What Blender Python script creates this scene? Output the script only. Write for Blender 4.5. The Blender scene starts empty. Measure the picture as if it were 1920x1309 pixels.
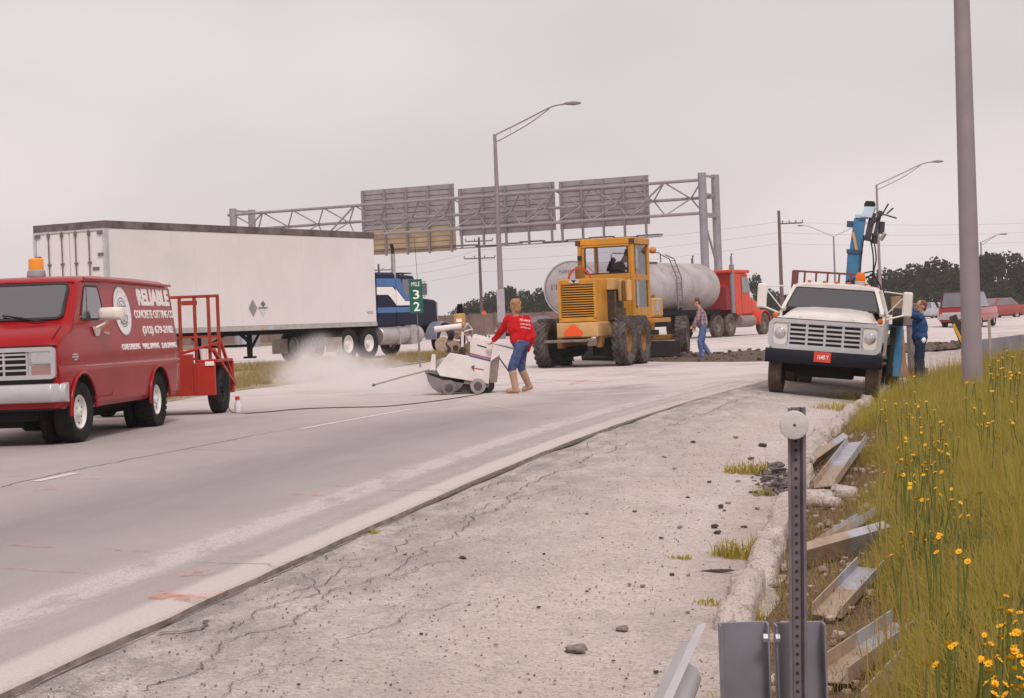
import bpy, bmesh, math, random
import numpy as np
from mathutils import Vector, Matrix, noise as mnoise
random.seed(7); RNG = np.random.default_rng(7)
R = math.radians
sc = bpy.context.scene
COL = sc.collection

# ------------------------------------------------------------------ camera, sky, sun, exposure
FPX, PITCH, ROLL, CAMH = 3400.0, -0.865, 2.2, 1.25
def cam_basis():
    p, r = R(PITCH), R(ROLL)
    fw = Vector((0, math.cos(p), math.sin(p))); rt = Vector((1, 0, 0)); up = rt.cross(fw)
    return rt*math.cos(r) - up*math.sin(r), up*math.cos(r) + rt*math.sin(r), fw
RT, UP, FW = cam_basis()
cam = bpy.data.cameras.new('camera'); cam_o = bpy.data.objects.new('camera', cam); COL.objects.link(cam_o)
cam.sensor_width = 36; cam.sensor_fit = 'HORIZONTAL'; cam.lens = FPX/1920*36
cam.clip_start = .05; cam.clip_end = 6000
cam_o.matrix_world = Matrix(((RT.x, UP.x, -FW.x, 0), (RT.y, UP.y, -FW.y, 0), (RT.z, UP.z, -FW.z, CAMH), (0, 0, 0, 1)))
sc.camera = cam_o
SKYLOC = (5.2, 2.2, 1.4)
SUN_EL, SUN_AZ = 50, 165          # azimuth measured clockwise from +Y: behind the camera, a little to the right
w = bpy.data.worlds.new('World'); sc.world = w; w.use_nodes = True
nt = w.node_tree; nd = nt.nodes; lk = nt.links; nd.clear()
out = nd.new('ShaderNodeOutputWorld'); bg = nd.new('ShaderNodeBackground')
sky = nd.new('ShaderNodeTexSky'); sky.sky_type = 'NISHITA'; sky.sun_disc = False
sky.sun_elevation = R(SUN_EL); sky.sun_rotation = R(SUN_AZ); sky.dust_density = 4
tc = nd.new('ShaderNodeTexCoord'); mp = nd.new('ShaderNodeMapping'); mp.inputs['Scale'].default_value = (1.6, 1.6, 4.5); mp.inputs['Location'].default_value = SKYLOC
mp.inputs['Rotation'].default_value = (0, R(-3), 0)
nz = nd.new('ShaderNodeTexNoise'); nz.inputs['Scale'].default_value = 1.6; nz.inputs['Detail'].default_value = 3; nz.inputs['Roughness'].default_value = .45
cr = nd.new('ShaderNodeValToRGB')   # overcast cloud deck
cr.color_ramp.elements[0].position = .28; cr.color_ramp.elements[0].color = (5.15, 4.6, 4.68, 1)
cr.color_ramp.elements[1].position = .74; cr.color_ramp.elements[1].color = (6.85, 6.2, 6.1, 1)
mx = nd.new('ShaderNodeMix'); mx.data_type = 'RGBA'; mx.inputs[0].default_value = .93
lk.new(tc.outputs['Generated'], mp.inputs[0]); lk.new(mp.outputs[0], nz.inputs[0]); lk.new(nz.outputs[0], cr.inputs[0])
lk.new(sky.outputs[0], mx.inputs[6]); lk.new(cr.outputs[0], mx.inputs[7]); lk.new(mx.outputs[2], bg.inputs[0])
bg.inputs[1].default_value = .098; lk.new(bg.outputs[0], out.inputs[0])
sun = bpy.data.lights.new('sun', 'SUN'); sun.energy = 1.5; sun.angle = R(14); sun.color = (1, .93, .91)
sun_o = bpy.data.objects.new('sun', sun); COL.objects.link(sun_o)
sd = Vector((math.sin(R(SUN_AZ))*math.cos(R(SUN_EL)), math.cos(R(SUN_AZ))*math.cos(R(SUN_EL)), math.sin(R(SUN_EL))))
sun_o.rotation_euler = sd.to_track_quat('Z', 'Y').to_euler(); sun_o.location = (0, -20, 40)
vs = sc.view_settings; vs.view_transform = 'Standard'; vs.look = 'None'; vs.exposure = 0.42; vs.gamma = 1; vs.use_curve_mapping = False
sc.cycles.max_bounces = 6; sc.cycles.transparent_max_bounces = 24; sc.cycles.volume_bounces = 2; sc.cycles.volume_step_rate = 2

# ------------------------------------------------------------------ helpers
def ray(x, y): return FW + RT*((x-960)/FPX) - UP*((y-654.5)/FPX)
def gr(x, y, z=0.0):
    r = ray(x, y); t = (z-CAMH)/r.z; return Vector((r.x*t, r.y*t, z))
def at(x, y, Y):
    r = ray(x, y); t = Y/r.y; return Vector((r.x*t, Y, CAMH+r.z*t))
def sstep(a, b, t):
    t = min(1, max(0, (t-a)/(b-a))); return t*t*(3-2*t)
def hgt(x, y):                      # the pavement climbs slightly towards the mainline
    return .22*sstep(0, 7, -.875*(x-3)+.485*(y-49.7))
MATS = {}
def M(name, col, rough=.6, metal=0, var=.12, scale=5, dirt=0, dcol=(.36, .31, .28), bump=0, bscale=80, spec=.3, dscale=2.5, coat=0, alpha=1):
    if name in MATS: return MATS[name]
    m = bpy.data.materials.new(name); m.use_nodes = True; MATS[name] = m
    n = m.node_tree.nodes; l = m.node_tree.links; b = n['Principled BSDF']
    b.inputs['Roughness'].default_value = rough; b.inputs['Metallic'].default_value = metal
    b.inputs['Specular IOR Level'].default_value = spec; b.inputs['Coat Weight'].default_value = coat
    t = n.new('ShaderNodeTexCoord'); z = n.new('ShaderNodeTexNoise'); z.inputs['Scale'].default_value = scale; z.inputs['Detail'].default_value = 4
    l.new(t.outputs['Object'], z.inputs[0])
    c = n.new('ShaderNodeValToRGB')
    c.color_ramp.elements[0].position = .3; c.color_ramp.elements[1].position = .7
    c.color_ramp.elements[0].color = tuple(x*(1-var) for x in col)+(1,); c.color_ramp.elements[1].color = tuple(min(1, x*(1+var)) for x in col)+(1,)
    l.new(z.outputs[0], c.inputs[0]); o = c.outputs[0]
    if dirt:
        z2 = n.new('ShaderNodeTexNoise'); z2.inputs['Scale'].default_value = dscale; z2.inputs['Detail'].default_value = 6; z2.inputs['Roughness'].default_value = .65
        l.new(t.outputs['Object'], z2.inputs[0])
        mr = n.new('ShaderNodeMapRange'); mr.inputs[1].default_value = .42; mr.inputs[2].default_value = .7; mr.inputs[3].default_value = 0; mr.inputs[4].default_value = dirt
        l.new(z2.outputs[0], mr.inputs[0]); k = n.new('ShaderNodeMix'); k.data_type = 'RGBA'; k.inputs[7].default_value = tuple(dcol)+(1,)
        l.new(mr.outputs[0], k.inputs[0]); l.new(o, k.inputs[6]); o = k.outputs[2]
    l.new(o, b.inputs['Base Color'])
    if bump:
        z3 = n.new('ShaderNodeTexNoise'); z3.inputs['Scale'].default_value = bscale; z3.inputs['Detail'].default_value = 3
        l.new(t.outputs['Object'], z3.inputs[0]); bp = n.new('ShaderNodeBump'); bp.inputs['Strength'].default_value = bump; bp.inputs['Distance'].default_value = .02
        l.new(z3.outputs[0], bp.inputs['Height']); l.new(bp.outputs[0], b.inputs['Normal'])
    return m
def glass(name, tint, refl=.25, rough=.03):
    if name in MATS: return MATS[name]
    m = bpy.data.materials.new(name); m.use_nodes = True; MATS[name] = m
    n = m.node_tree.nodes; l = m.node_tree.links; n.remove(n['Principled BSDF'])
    a = n.new('ShaderNodeBsdfTransparent'); a.inputs[0].default_value = tuple(tint)+(1,)
    g = n.new('ShaderNodeBsdfGlossy'); g.inputs['Roughness'].default_value = rough; g.inputs[0].default_value = (.9, .9, .92, 1)
    f = n.new('ShaderNodeFresnel'); f.inputs[0].default_value = 1.5
    ad = n.new('ShaderNodeMath'); ad.operation = 'ADD'; ad.inputs[1].default_value = refl; ad.use_clamp = True
    s = n.new('ShaderNodeMixShader'); l.new(f.outputs[0], ad.inputs[0]); l.new(ad.outputs[0], s.inputs[0]); l.new(a.outputs[0], s.inputs[1]); l.new(g.outputs[0], s.inputs[2])
    l.new(s.outputs[0], n['Material Output'].inputs[0]); return m

def tag(o, label=None, cat=None, group=None, kind=None):
    if label: o['label'] = label
    if cat: o['category'] = cat
    if group: o['group'] = group
    if kind: o['kind'] = kind
    return o
def empty(name, loc=(0, 0, 0), rot=(0, 0, 0), label=None, cat=None, group=None, parent=None):
    o = bpy.data.objects.new(name, None); COL.objects.link(o); o.location = loc; o.rotation_euler = rot; o.parent = parent
    o.empty_display_size = .2
    return tag(o, label, cat, group)
class MB:
    def __init__(s): s.v = []; s.f = []; s.mi = []
    def add(s, vs, fs, mi=0):
        b = len(s.v); s.v += [tuple(p) for p in vs]; s.f += [tuple(b+i for i in f) for f in fs]; s.mi += [mi]*len(fs); return s
    def box(s, x0, x1, y0, y1, z0, z1, mi=0):
        return s.hexa([(x0, y0, z0), (x1, y0, z0), (x1, y1, z0), (x0, y1, z0), (x0, y0, z1), (x1, y0, z1), (x1, y1, z1), (x0, y1, z1)], mi)
    def hexa(s, v, mi=0):
        return s.add(v, [(3, 2, 1, 0), (4, 5, 6, 7), (0, 1, 5, 4), (1, 2, 6, 5), (2, 3, 7, 6), (3, 0, 4, 7)], mi)
    def bar(s, p0, p1, a, b=None, up=(0, 0, 1), mi=0):
        p0, p1 = Vector(p0), Vector(p1); b = b or a; d = (p1-p0).normalized(); u = Vector(up)
        if abs(d.dot(u)) > .98: u = Vector((1, 0, 0))
        x = d.cross(u).normalized()*a/2; z = x.cross(d).normalized()*b/2
        return s.hexa([p0-x-z, p0+x-z, p1+x-z, p1-x-z, p0-x+z, p0+x+z, p1+x+z, p1-x+z], mi)
    def rings(s, rs, cap0=True, cap1=True, mi=0, closed=True):
        n = len(rs[0]); vs = [p for r in rs for p in r]; fs = []
        for i in range(len(rs)-1):
            for j in range(n if closed else n-1):
                k = (j+1) % n; fs.append((i*n+j, i*n+k, (i+1)*n+k, (i+1)*n+j))
        if cap0: fs.append(tuple(range(n-1, -1, -1)))
        if cap1: fs.append(tuple((len(rs)-1)*n+j for j in range(n)))
        return s.add(vs, fs, mi)
    def cyl(s, p0, p1, r0, r1=None, n=12, caps=True, mi=0):
        return s.lathe(p0, Vector(p1)-Vector(p0), [(r0, 0), (r0 if r1 is None else r1, (Vector(p1)-Vector(p0)).length)], n, caps, mi)
    def lathe(s, p0, axis, prof, n=16, caps=True, mi=0):
        p0 = Vector(p0); d = Vector(axis).normalized(); u = Vector((0, 0, 1)) if abs(d.z) < .9 else Vector((1, 0, 0))
        x = d.cross(u).normalized(); y = d.cross(x)
        rs = [[p0+d*h+(x*math.cos(-2*math.pi*j/n)+y*math.sin(-2*math.pi*j/n))*r for j in range(n)] for r, h in prof]
        rs = [list(reversed(r)) for r in rs]
        return s.rings(rs, caps, caps, mi)
    def tube(s, pts, r, n=8, mi=0):
        pts = [Vector(p) for p in pts]; rs = []
        for i, p in enumerate(pts):
            d = (pts[min(i+1, len(pts)-1)]-pts[max(i-1, 0)]).normalized(); u = Vector((0, 0, 1)) if abs(d.z) < .9 else Vector((1, 0, 0))
            x = d.cross(u).normalized(); y = d.cross(x); rr = r[i] if isinstance(r, (list, tuple)) else r
            rs.append([p+(x*math.cos(2*math.pi*j/n)+y*math.sin(2*math.pi*j/n))*rr for j in range(n)])
        return s.rings(rs, True, True, mi)
    def ell(s, c, r, n=14, m=9, rot=None, mi=0):
        c = Vector(c); r = (r, r, r) if not isinstance(r, (tuple, list)) else r; rs = []
        for i in range(1, m):
            a = math.pi*i/m-math.pi/2; ring = []
            for j in range(n):
                b = 2*math.pi*j/n; p = Vector((r[0]*math.cos(a)*math.cos(b), r[1]*math.cos(a)*math.sin(b), r[2]*math.sin(a)))
                if rot: p = rot @ p
                ring.append(c+p)
            rs.append(ring)
        return s.rings(rs, True, True, mi)
    def prism(s, poly, f, a, b, mi=0):     # poly of 2D points; f(u, v, t) -> 3D
        r0 = [f(u, v, a) for u, v in poly]; r1 = [f(u, v, b) for u, v in poly]
        return s.rings([r0, r1], True, True, mi)
    def panel(s, p00, p10, p11, p01, rad=0., th=.01, off=.004, seg=4, mi=0, curve=0.):
        # rounded rectangular plate on a bilinear patch, th thick, lifted off along the normal
        P = [Vector(p) for p in (p00, p10, p11, p01)]
        lu = ((P[1]-P[0]).length+(P[2]-P[3]).length)/2; lv = ((P[3]-P[0]).length+(P[2]-P[1]).length)/2
        nrm = (P[1]-P[0]).cross(P[3]-P[0]).normalized(); ru, rv = rad/lu, rad/lv; uv = []
        for cu, cv, a0 in ((1-ru, rv, -90), (1-ru, 1-rv, 0), (ru, 1-rv, 90), (ru, rv, 180)):
            if rad <= 0: uv.append((round(cu), round(cv))); continue
            for k in range(seg+1):
                a = R(a0+90*k/seg); uv.append((cu+ru*math.cos(a), cv+rv*math.sin(a)))
        def q(u, v, t): return P[0]*(1-u)*(1-v)+P[1]*u*(1-v)+P[2]*u*v+P[3]*(1-u)*v+nrm*t
        return s.prism(uv, q, off, off+th, mi)
    def frame(s, p00, p10, p11, p01, wd, rad=.05, th=.01, off=.004, seg=4, mi=0):
        P = [Vector(p) for p in (p00, p10, p11, p01)]
        lu = ((P[1]-P[0]).length+(P[2]-P[3]).length)/2; lv = ((P[3]-P[0]).length+(P[2]-P[1]).length)/2
        nrm = (P[1]-P[0]).cross(P[3]-P[0]).normalized()
        def q(u, v, t): return P[0]*(1-u)*(1-v)+P[1]*u*(1-v)+P[2]*u*v+P[3]*(1-u)*v+nrm*t
        def loop(ins, rd):
            ru, rv, iu, iv = rd/lu, rd/lv, ins/lu, ins/lv; o = []
            for cu, cv, a0 in ((1-iu-ru, iv+rv, -90), (1-iu-ru, 1-iv-rv, 0), (iu+ru, 1-iv-rv, 90), (iu+ru, iv+rv, 180)):
                for k in range(seg+1):
                    a = R(a0+90*k/seg); o.append((cu+ru*math.cos(a), cv+rv*math.sin(a)))
            return o
        A, B = loop(0, rad), loop(wd, max(.002, rad-wd))
        rs = [[q(u, v, off) for u, v in A], [q(u, v, off+th) for u, v in A], [q(u, v, off+th) for u, v in B], [q(u, v, off) for u, v in B]]
        rs.append(rs[0]); return s.rings(rs, False, False, mi)
    def xf(s, mtx):
        s.v = [tuple(mtx @ Vector(p)) for p in s.v]; return s
    def mesh(s, name, mats, smooth=None):
        me = bpy.data.meshes.new(name); me.from_pydata(s.v, [], s.f)
        for m in (mats if isinstance(mats, (list, tuple)) else [mats]): me.materials.append(m)
        if any(s.mi): me.polygons.foreach_set('material_index', s.mi)
        bm = bmesh.new(); bm.from_mesh(me); bmesh.ops.recalc_face_normals(bm, faces=bm.faces); bm.to_mesh(me); bm.free()
        if smooth:
            me.polygons.foreach_set('use_smooth', [True]*len(me.polygons)); me.set_sharp_from_angle(angle=R(smooth))
        me.update(); return me
    def build(s, name, mats, parent=None, smooth=None, bevel=0, bseg=2):
        o = bpy.data.objects.new(name, s.mesh(name, mats, smooth)); COL.objects.link(o); o.parent = parent
        if bevel:
            b = o.modifiers.new('bevel', 'BEVEL'); b.width = bevel; b.segments = bseg; b.limit_method = 'ANGLE'; b.angle_limit = R(40)
        return o
def inst(name, me, parent=None, mtx=None):
    o = bpy.data.objects.new(name, me); COL.objects.link(o); o.parent = parent
    if mtx is not None: o.matrix_local = mtx
    return o
def cut(o, cutter):
    c = cutter.build('cutter', M('paint_black', (.02, .02, .02)), o.parent); bpy.context.view_layer.update()
    b = o.modifiers.new('cut', 'BOOLEAN'); b.operation = 'DIFFERENCE'; b.object = c; b.solver = 'EXACT'; b.material_mode = 'TRANSFER'
    dg = bpy.context.evaluated_depsgraph_get(); me = bpy.data.meshes.new_from_object(o.evaluated_get(dg))
    o.modifiers.clear(); o.data = me; cm = c.data; bpy.data.objects.remove(c); bpy.data.meshes.remove(cm); return o
def text(body, mat, parent, origin, xdir, ydir, width, height, name='lettering', extrude=.003, offset=0., shear=0.):
    cu = bpy.data.curves.new(name, 'FONT'); cu.body = body; cu.extrude = extrude; cu.offset = offset; cu.shear = shear; cu.resolution_u = 2
    cu.materials.append(mat); o = bpy.data.objects.new(name, cu); COL.objects.link(o)
    bpy.context.view_layer.update(); bb = [Vector(b) for b in o.bound_box]
    x0, x1 = min(b.x for b in bb), max(b.x for b in bb); y0, y1 = min(b.y for b in bb), max(b.y for b in bb)
    sx, sy = width/max(1e-6, x1-x0), height/max(1e-6, y1-y0)
    X = Vector(xdir).normalized(); Y = Vector(ydir); Y = (Y-X*Y.dot(X)).normalized(); Z = X.cross(Y)
    og = Vector(origin)-X*x0*sx-Y*y0*sy
    me = bpy.data.meshes.new_from_object(o.evaluated_get(bpy.context.evaluated_depsgraph_get()))
    bpy.data.objects.remove(o); bpy.data.curves.remove(cu)
    for v in me.vertices: v.co = og + X*v.co.x*sx + Y*v.co.y*sy + Z*v.co.z
    return inst(name, me, parent)
WH = {}
def tyre_mesh(key, r, wd, rim, mat, lug=None):
    if key in WH: return WH[key]
    b = MB(); h = wd/2; e = .12*r
    prof = [(rim, -h*.72), (rim+.3*(r-rim), -h*.95), (r-e*1.2, -h), (r-e*.45, -h*.93), (r, -h*.72), (r*1.004, -h*.3)]
    prof += [(a, -c) for a, c in reversed(prof)]
    b.lathe((0, 0, 0), (0, 1, 0), prof, 40, False); b.rings([[Vector((rim*math.cos(2*math.pi*j/40), y, rim*math.sin(2*math.pi*j/40))) for j in range(40)] for y in (-h*.72, h*.72)], False, False)
    if lug:
        n, style, dep = lug
        for i in range(n):
            a = 2*math.pi*i/n
            for sgn in (-1, 1):
                da = (math.pi/n if sgn > 0 else 0); sk = 1.15*math.pi/n*2 if style == 'chev' else .3*math.pi/n
                def pt(y, ang, rr): return Vector((rr*math.cos(ang), y*sgn, rr*math.sin(ang)))
                A, hw = a+da, .42*math.pi/n*(1 if style == 'chev' else 1.6)
                q = [pt(.02*h, A-hw, r*.99), pt(h*.98, A-hw-sk, r*.965), pt(h*.98, A+hw-sk, r*.965), pt(.02*h, A+hw, r*.99)]
                q2 = [pt(.02*h, A-hw, r+dep), pt(h*.98, A-hw-sk, r+dep*.75), pt(h*.98, A+hw-sk, r+dep*.75), pt(.02*h, A+hw, r+dep)]
                b.hexa(q+q2)
    else:
        for y in (-.45, -.15, .15, .45):
            b.rings([[Vector((rr*math.cos(2*math.pi*j/40), (y+dy)*h, rr*math.sin(2*math.pi*j/40))) for j in range(40)] for rr, dy in ((r*.99, -.11), (r*1.012, -.1), (r*1.012, .1), (r*.99, .11))], False, False)
    WH[key] = b.mesh('tyre', mat, 35); return WH[key]
def rim_mesh(key, rim, wd, mat, style='steel', side=1):
    k = ('rim', key, side)
    if k in WH: return WH[k]
    b = MB(); h = wd/2*side
    if style == 'steel':      # stepped steel wheel with vent holes and domed hub
        b.lathe((0, 0, 0), (0, 1, 0), [(rim*.99, -wd*.3), (rim*1.01, h*.66), (rim*.93, h*.74), (rim*.86, h*.66), (rim*.8, h*.38), (rim*.58, h*.34), (rim*.5, h*.46), (rim*.3, h*.5), (rim*.28, h*.72), (rim*.2, h*.8), (0.01, h*.82)], 28, False)
        for i in range(8):
            a = 2*math.pi*i/8; c = Vector((rim*.69*math.cos(a), h*.37, rim*.69*math.sin(a))); b.lathe(c-Vector((0, .004*side, 0)), (0, side, 0), [(rim*.075, 0), (rim*.07, .006)], 8, True, 1)
        for i in range(5):
            a = 2*math.pi*i/5+.3; c = Vector((rim*.4*math.cos(a), h*.45, rim*.4*math.sin(a))); b.lathe(c, (0, side, 0), [(.014, 0), (.012, .025)], 6, True)
    else:                     # deep dished wheel
        b.lathe((0, 0, 0), (0, 1, 0), [(rim*.99, -wd*.3), (rim*1.01, h*.62), (rim*.9, h*.66), (rim*.84, h*.2), (rim*.62, -h*.05), (rim*.5, -h*.02), (rim*.34, h*.1), (rim*.32, h*.45), (rim*.2, h*.52), (0.01, h*.53)], 28, False)
        for i in range(10):
            a = 2*math.pi*i/10; c = Vector((rim*.45*math.cos(a), h*.02, rim*.45*math.sin(a))); b.lathe(c, (0, side, 0), [(.016, 0), (.014, .03)], 6, True)
    WH[k] = b.mesh('rim', [mat, M('paint_black', (.02, .02, .02))], 40); return WH[k]
def wheel(parent, pos, key, r, wd, rim, tmat, rmat, style='steel', side=1, lug=None, steer=0):
    t = inst('wheel', tyre_mesh(key, r, wd, rim, tmat, lug), parent, Matrix.Translation(pos) @ Matrix.Rotation(steer, 4, 'Z') @ Matrix.Rotation(random.random()*6, 4, 'Y'))
    inst('rim', rim_mesh(key, rim, wd, rmat, style, side), t); return t
def spline(pts, n=12):
    P = [Vector(p) for p in pts]; o = []
    for i in range(len(P)-1):
        a, b, c, d = P[max(i-1, 0)], P[i], P[i+1], P[min(i+2, len(P)-1)]
        for k in range(n):
            t = k/n; o.append(.5*((2*b)+(c-a)*t+(2*a-5*b+4*c-d)*t*t+(3*b-a-3*c+d)*t**3))
    o.append(P[-1]); return o
# ------------------------------------------------------------------ ground: curves
def build_lip():
    hd = [(-30, 10.0), (6, 10.3), (14, 11.2), (20, 13.5), (26, 16.5), (32, 18), (42, 22), (55, 27), (70, 29), (400, 29)]
    def th(y):
        for (a, p), (b, q) in zip(hd, hd[1:]):
            if a <= y <= b: return R(p+(q-p)*(y-a)/(b-a))
        return R(29)
    P = [Vector((-1.89, 6.53))]; T = [th(6.53)]
    while P[-1].y < 240:
        st = .4 if P[-1].y < 60 else 2.0
        P.append(P[-1]+st*Vector((math.sin(T[-1]), math.cos(T[-1])))); T.append(th(P[-1].y))
    Q = [P[0]]; 
    while Q[-1].y > -14: Q.append(Q[-1]-.6*Vector((math.sin(R(10.2)), math.cos(R(10.2)))))
    n = len(Q)-1; return list(reversed(Q[1:]))+P, [R(10.2)]*n+T
LIP, LTH = build_lip()
ARC = [0.]
for a, b in zip(LIP, LIP[1:]): ARC.append(ARC[-1]+(b-a).length)
def lipo(i, off):                        # point at offset (left positive) of the lip
    return LIP[i]+off*Vector((-math.cos(LTH[i]), math.sin(LTH[i])))
KERB = spline([(-2.6, -14), (-.75, 0), (.75, 7.4), (1.14, 9.21), (1.64, 11.94), (2.12, 14.17), (3.33, 20.1), (4.76, 25.87), (6.45, 31.92), (8.5, 37.69), (10.9, 43.68), (14.6, 51), (19.5, 60), (25, 70), (48, 110), (118, 236)], 10)
KERB = [Vector(k[:2]) if len(k) > 2 else k for k in KERB]
def kerb_near(p):
    best = min(range(len(KERB)), key=lambda i: (KERB[i]-p).length_squared); return best
def kerb_off(p):                         # signed distance right of the kerb line
    i = kerb_near(p); a = KERB[max(i-1, 0)]; b = KERB[min(i+1, len(KERB)-1)]; d = (b-a).normalized()
    return (p.x-KERB[i].x)*d.y-(p.y-KERB[i].y)*d.x
def lip_off(p):
    i = min(range(len(LIP)), key=lambda i: (LIP[i]-p).length_squared); return (p.x-LIP[i].x)*math.cos(LTH[i])-(p.y-LIP[i].y)*math.sin(LTH[i])
def dip(y): return -.036*sstep(21, 28, y)
def shz(p):
    a, b = max(0, lip_off(p)), max(0, -kerb_off(p)); t = a/max(.01, a+b)
    return -.042-.258*t-dip(p.y)*(1-t)
def vz(t, x=0, y=0):
    Z = [(-1, -.3), (0, -.29), (.4, -.25), (1, -.2), (2, -.1), (4, .1), (8, .26), (15, .3), (999, .3)]
    for (a, p), (b, q) in zip(Z, Z[1:]):
        if a <= t <= b: return p+(q-p)*(t-a)/(b-a)+.05*mnoise.noise((x*.8, y*.8, 0))*sstep(.1, .8, t)
    return -.3
def on_sh(px, py):
    z = -.15
    for _ in range(5): p = gr(px, py, z); z = shz(p.xy)
    return Vector((p.x, p.y, z))
def on_vg(px, py):
    z = -.15
    for _ in range(6): p = gr(px, py, z); z = vz(kerb_off(p.xy), p.x, p.y)
    return Vector((p.x, p.y, z))

# ------------------------------------------------------------------ node shorthand
class NG:
    def __init__(s, name, rough=.85, spec=.3):
        s.m = bpy.data.materials.new(name); s.m.use_nodes = True; s.n = s.m.node_tree.nodes; s.l = s.m.node_tree.links; s.b = s.n['Principled BSDF']
        s.b.inputs['Roughness'].default_value = rough; s.b.inputs['Specular IOR Level'].default_value = spec; MATS[name] = s.m
    def put(s, sock, v):
        if isinstance(v, (int, float)): sock.default_value = v
        elif isinstance(v, tuple): sock.default_value = v if len(v) != 3 or sock.type != 'RGBA' else v+(1,)
        else: s.l.new(v, sock)
    def math(s, op, a, b=0., c=0., clamp=False):
        x = s.n.new('ShaderNodeMath'); x.operation = op; x.use_clamp = clamp
        for i, v in enumerate((a, b, c)): s.put(x.inputs[i], v)
        return x.outputs[0]
    def coord(s, which='Object'): return s.n.new('ShaderNodeTexCoord').outputs[which]
    def map(s, v, scale=(1, 1, 1), rot=(0, 0, 0)):
        x = s.n.new('ShaderNodeMapping'); x.inputs['Scale'].default_value = scale; x.inputs['Rotation'].default_value = rot; s.l.new(v, x.inputs[0]); return x.outputs[0]
    def noise(s, v, sc, det=4, ro=.55):
        x = s.n.new('ShaderNodeTexNoise'); x.inputs['Scale'].default_value = sc; x.inputs['Detail'].default_value = det; x.inputs['Roughness'].default_value = ro; s.l.new(v, x.inputs[0]); return x.outputs[0]
    def voro(s, v, sc, feat='F1'):
        x = s.n.new('ShaderNodeTexVoronoi'); x.feature = feat; x.inputs['Scale'].default_value = sc; s.l.new(v, x.inputs[0]); return x.outputs[0]
    def rng(s, v, a, b, c=0., d=1.):
        x = s.n.new('ShaderNodeMapRange'); s.l.new(v, x.inputs[0])
        for i, k in enumerate((a, b, c, d)): x.inputs[i+1].default_value = k
        return x.outputs[0]
    def mix(s, f, a, b, mode='MIX'):
        x = s.n.new('ShaderNodeMix'); x.data_type = 'RGBA'; x.blend_type = mode; s.put(x.inputs[0], f); s.put(x.inputs[6], a); s.put(x.inputs[7], b); return x.outputs[2]
    def sep(s, v):
        x = s.n.new('ShaderNodeSeparateXYZ'); s.l.new(v, x.inputs[0]); return x.outputs
    def color(s, v): s.put(s.b.inputs['Base Color'], v)
    def bump(s, v, st=.5, dist=.01):
        x = s.n.new('ShaderNodeBump'); x.inputs['Strength'].default_value = st; x.inputs['Distance'].default_value = dist; s.l.new(v, x.inputs['Height']); s.l.new(x.outputs[0], s.b.inputs['Normal'])
    def gauss(s, u, c, sg):
        d = s.math('DIVIDE', s.math('SUBTRACT', u, c), sg); return s.math('EXPONENT', s.math('MULTIPLY', s.math('MULTIPLY', d, d), -1.))
    def alpha(s, v): s.put(s.b.inputs['Alpha'], v)

def road_material():
    g = NG('pavement_concrete', .88, .25); uv = g.coord('UV'); ob = g.coord('Object'); X = g.sep(uv); u, v = X[0], X[1]
    big = g.noise(ob, .35, 5, .6); med = g.noise(g.map(uv, (1, .12, 1)), 2.2, 5, .6); fine = g.noise(ob, 55, 3, .7); sp = g.noise(ob, 150, 2, .6)
    c = g.mix(g.rng(big, .3, .7), (.36, .312, .302), (.45, .394, .38))
    c = g.mix(g.math('MULTIPLY', g.rng(med, .4, .75), .3), c, (.3, .262, .26))
    lane = g.math('ADD', g.gauss(u, 2.3, .95), g.math('MULTIPLY', g.gauss(u, 6.3, .8), .5), 0, True)
    c = g.mix(g.math('MULTIPLY', lane, g.rng(med, .2, .7, .45, .85)), c, (.235, .205, .205))
    edge = g.math('MULTIPLY', g.rng(u, .24, .17, 0, .9), g.rng(v, 44, 34)); c = g.mix(g.math('MULTIPLY', edge, g.rng(fine, .25, .5, .5, 1)), c, (.62, .545, .505))
    # pale slurry and concrete dust around the sawing work and over the broken area behind
    dn = g.noise(g.map(uv, (.5, .25, 1), (0, 0, .5)), 1.0, 6, .65)
    dz = g.math('MULTIPLY', g.rng(v, 37, 50), g.rng(dn, .3, .5)); c = g.mix(g.math('MULTIPLY', dz, .9), c, (.68, .595, .57))
    st = g.noise(g.map(ob, (.25, 2.4, 1), (0, 0, .1)), .9, 4, .5); c = g.mix(g.math('MULTIPLY', g.math('MULTIPLY', g.rng(v, 40, 48), g.rng(v, 66, 60)), g.rng(st, .56, .66, 0, .55)), c, (.24, .205, .195))
    c = g.mix(g.rng(fine, .45, .7, 0, .45), c, (.25, .22, .215)); c = g.mix(g.rng(sp, .52, .66, 0, .5), c, (.55, .49, .47))
    g.color(c); g.bump(g.math('ADD', fine, g.math('MULTIPLY', big, .6)), .35, .012); return g.m
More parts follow.
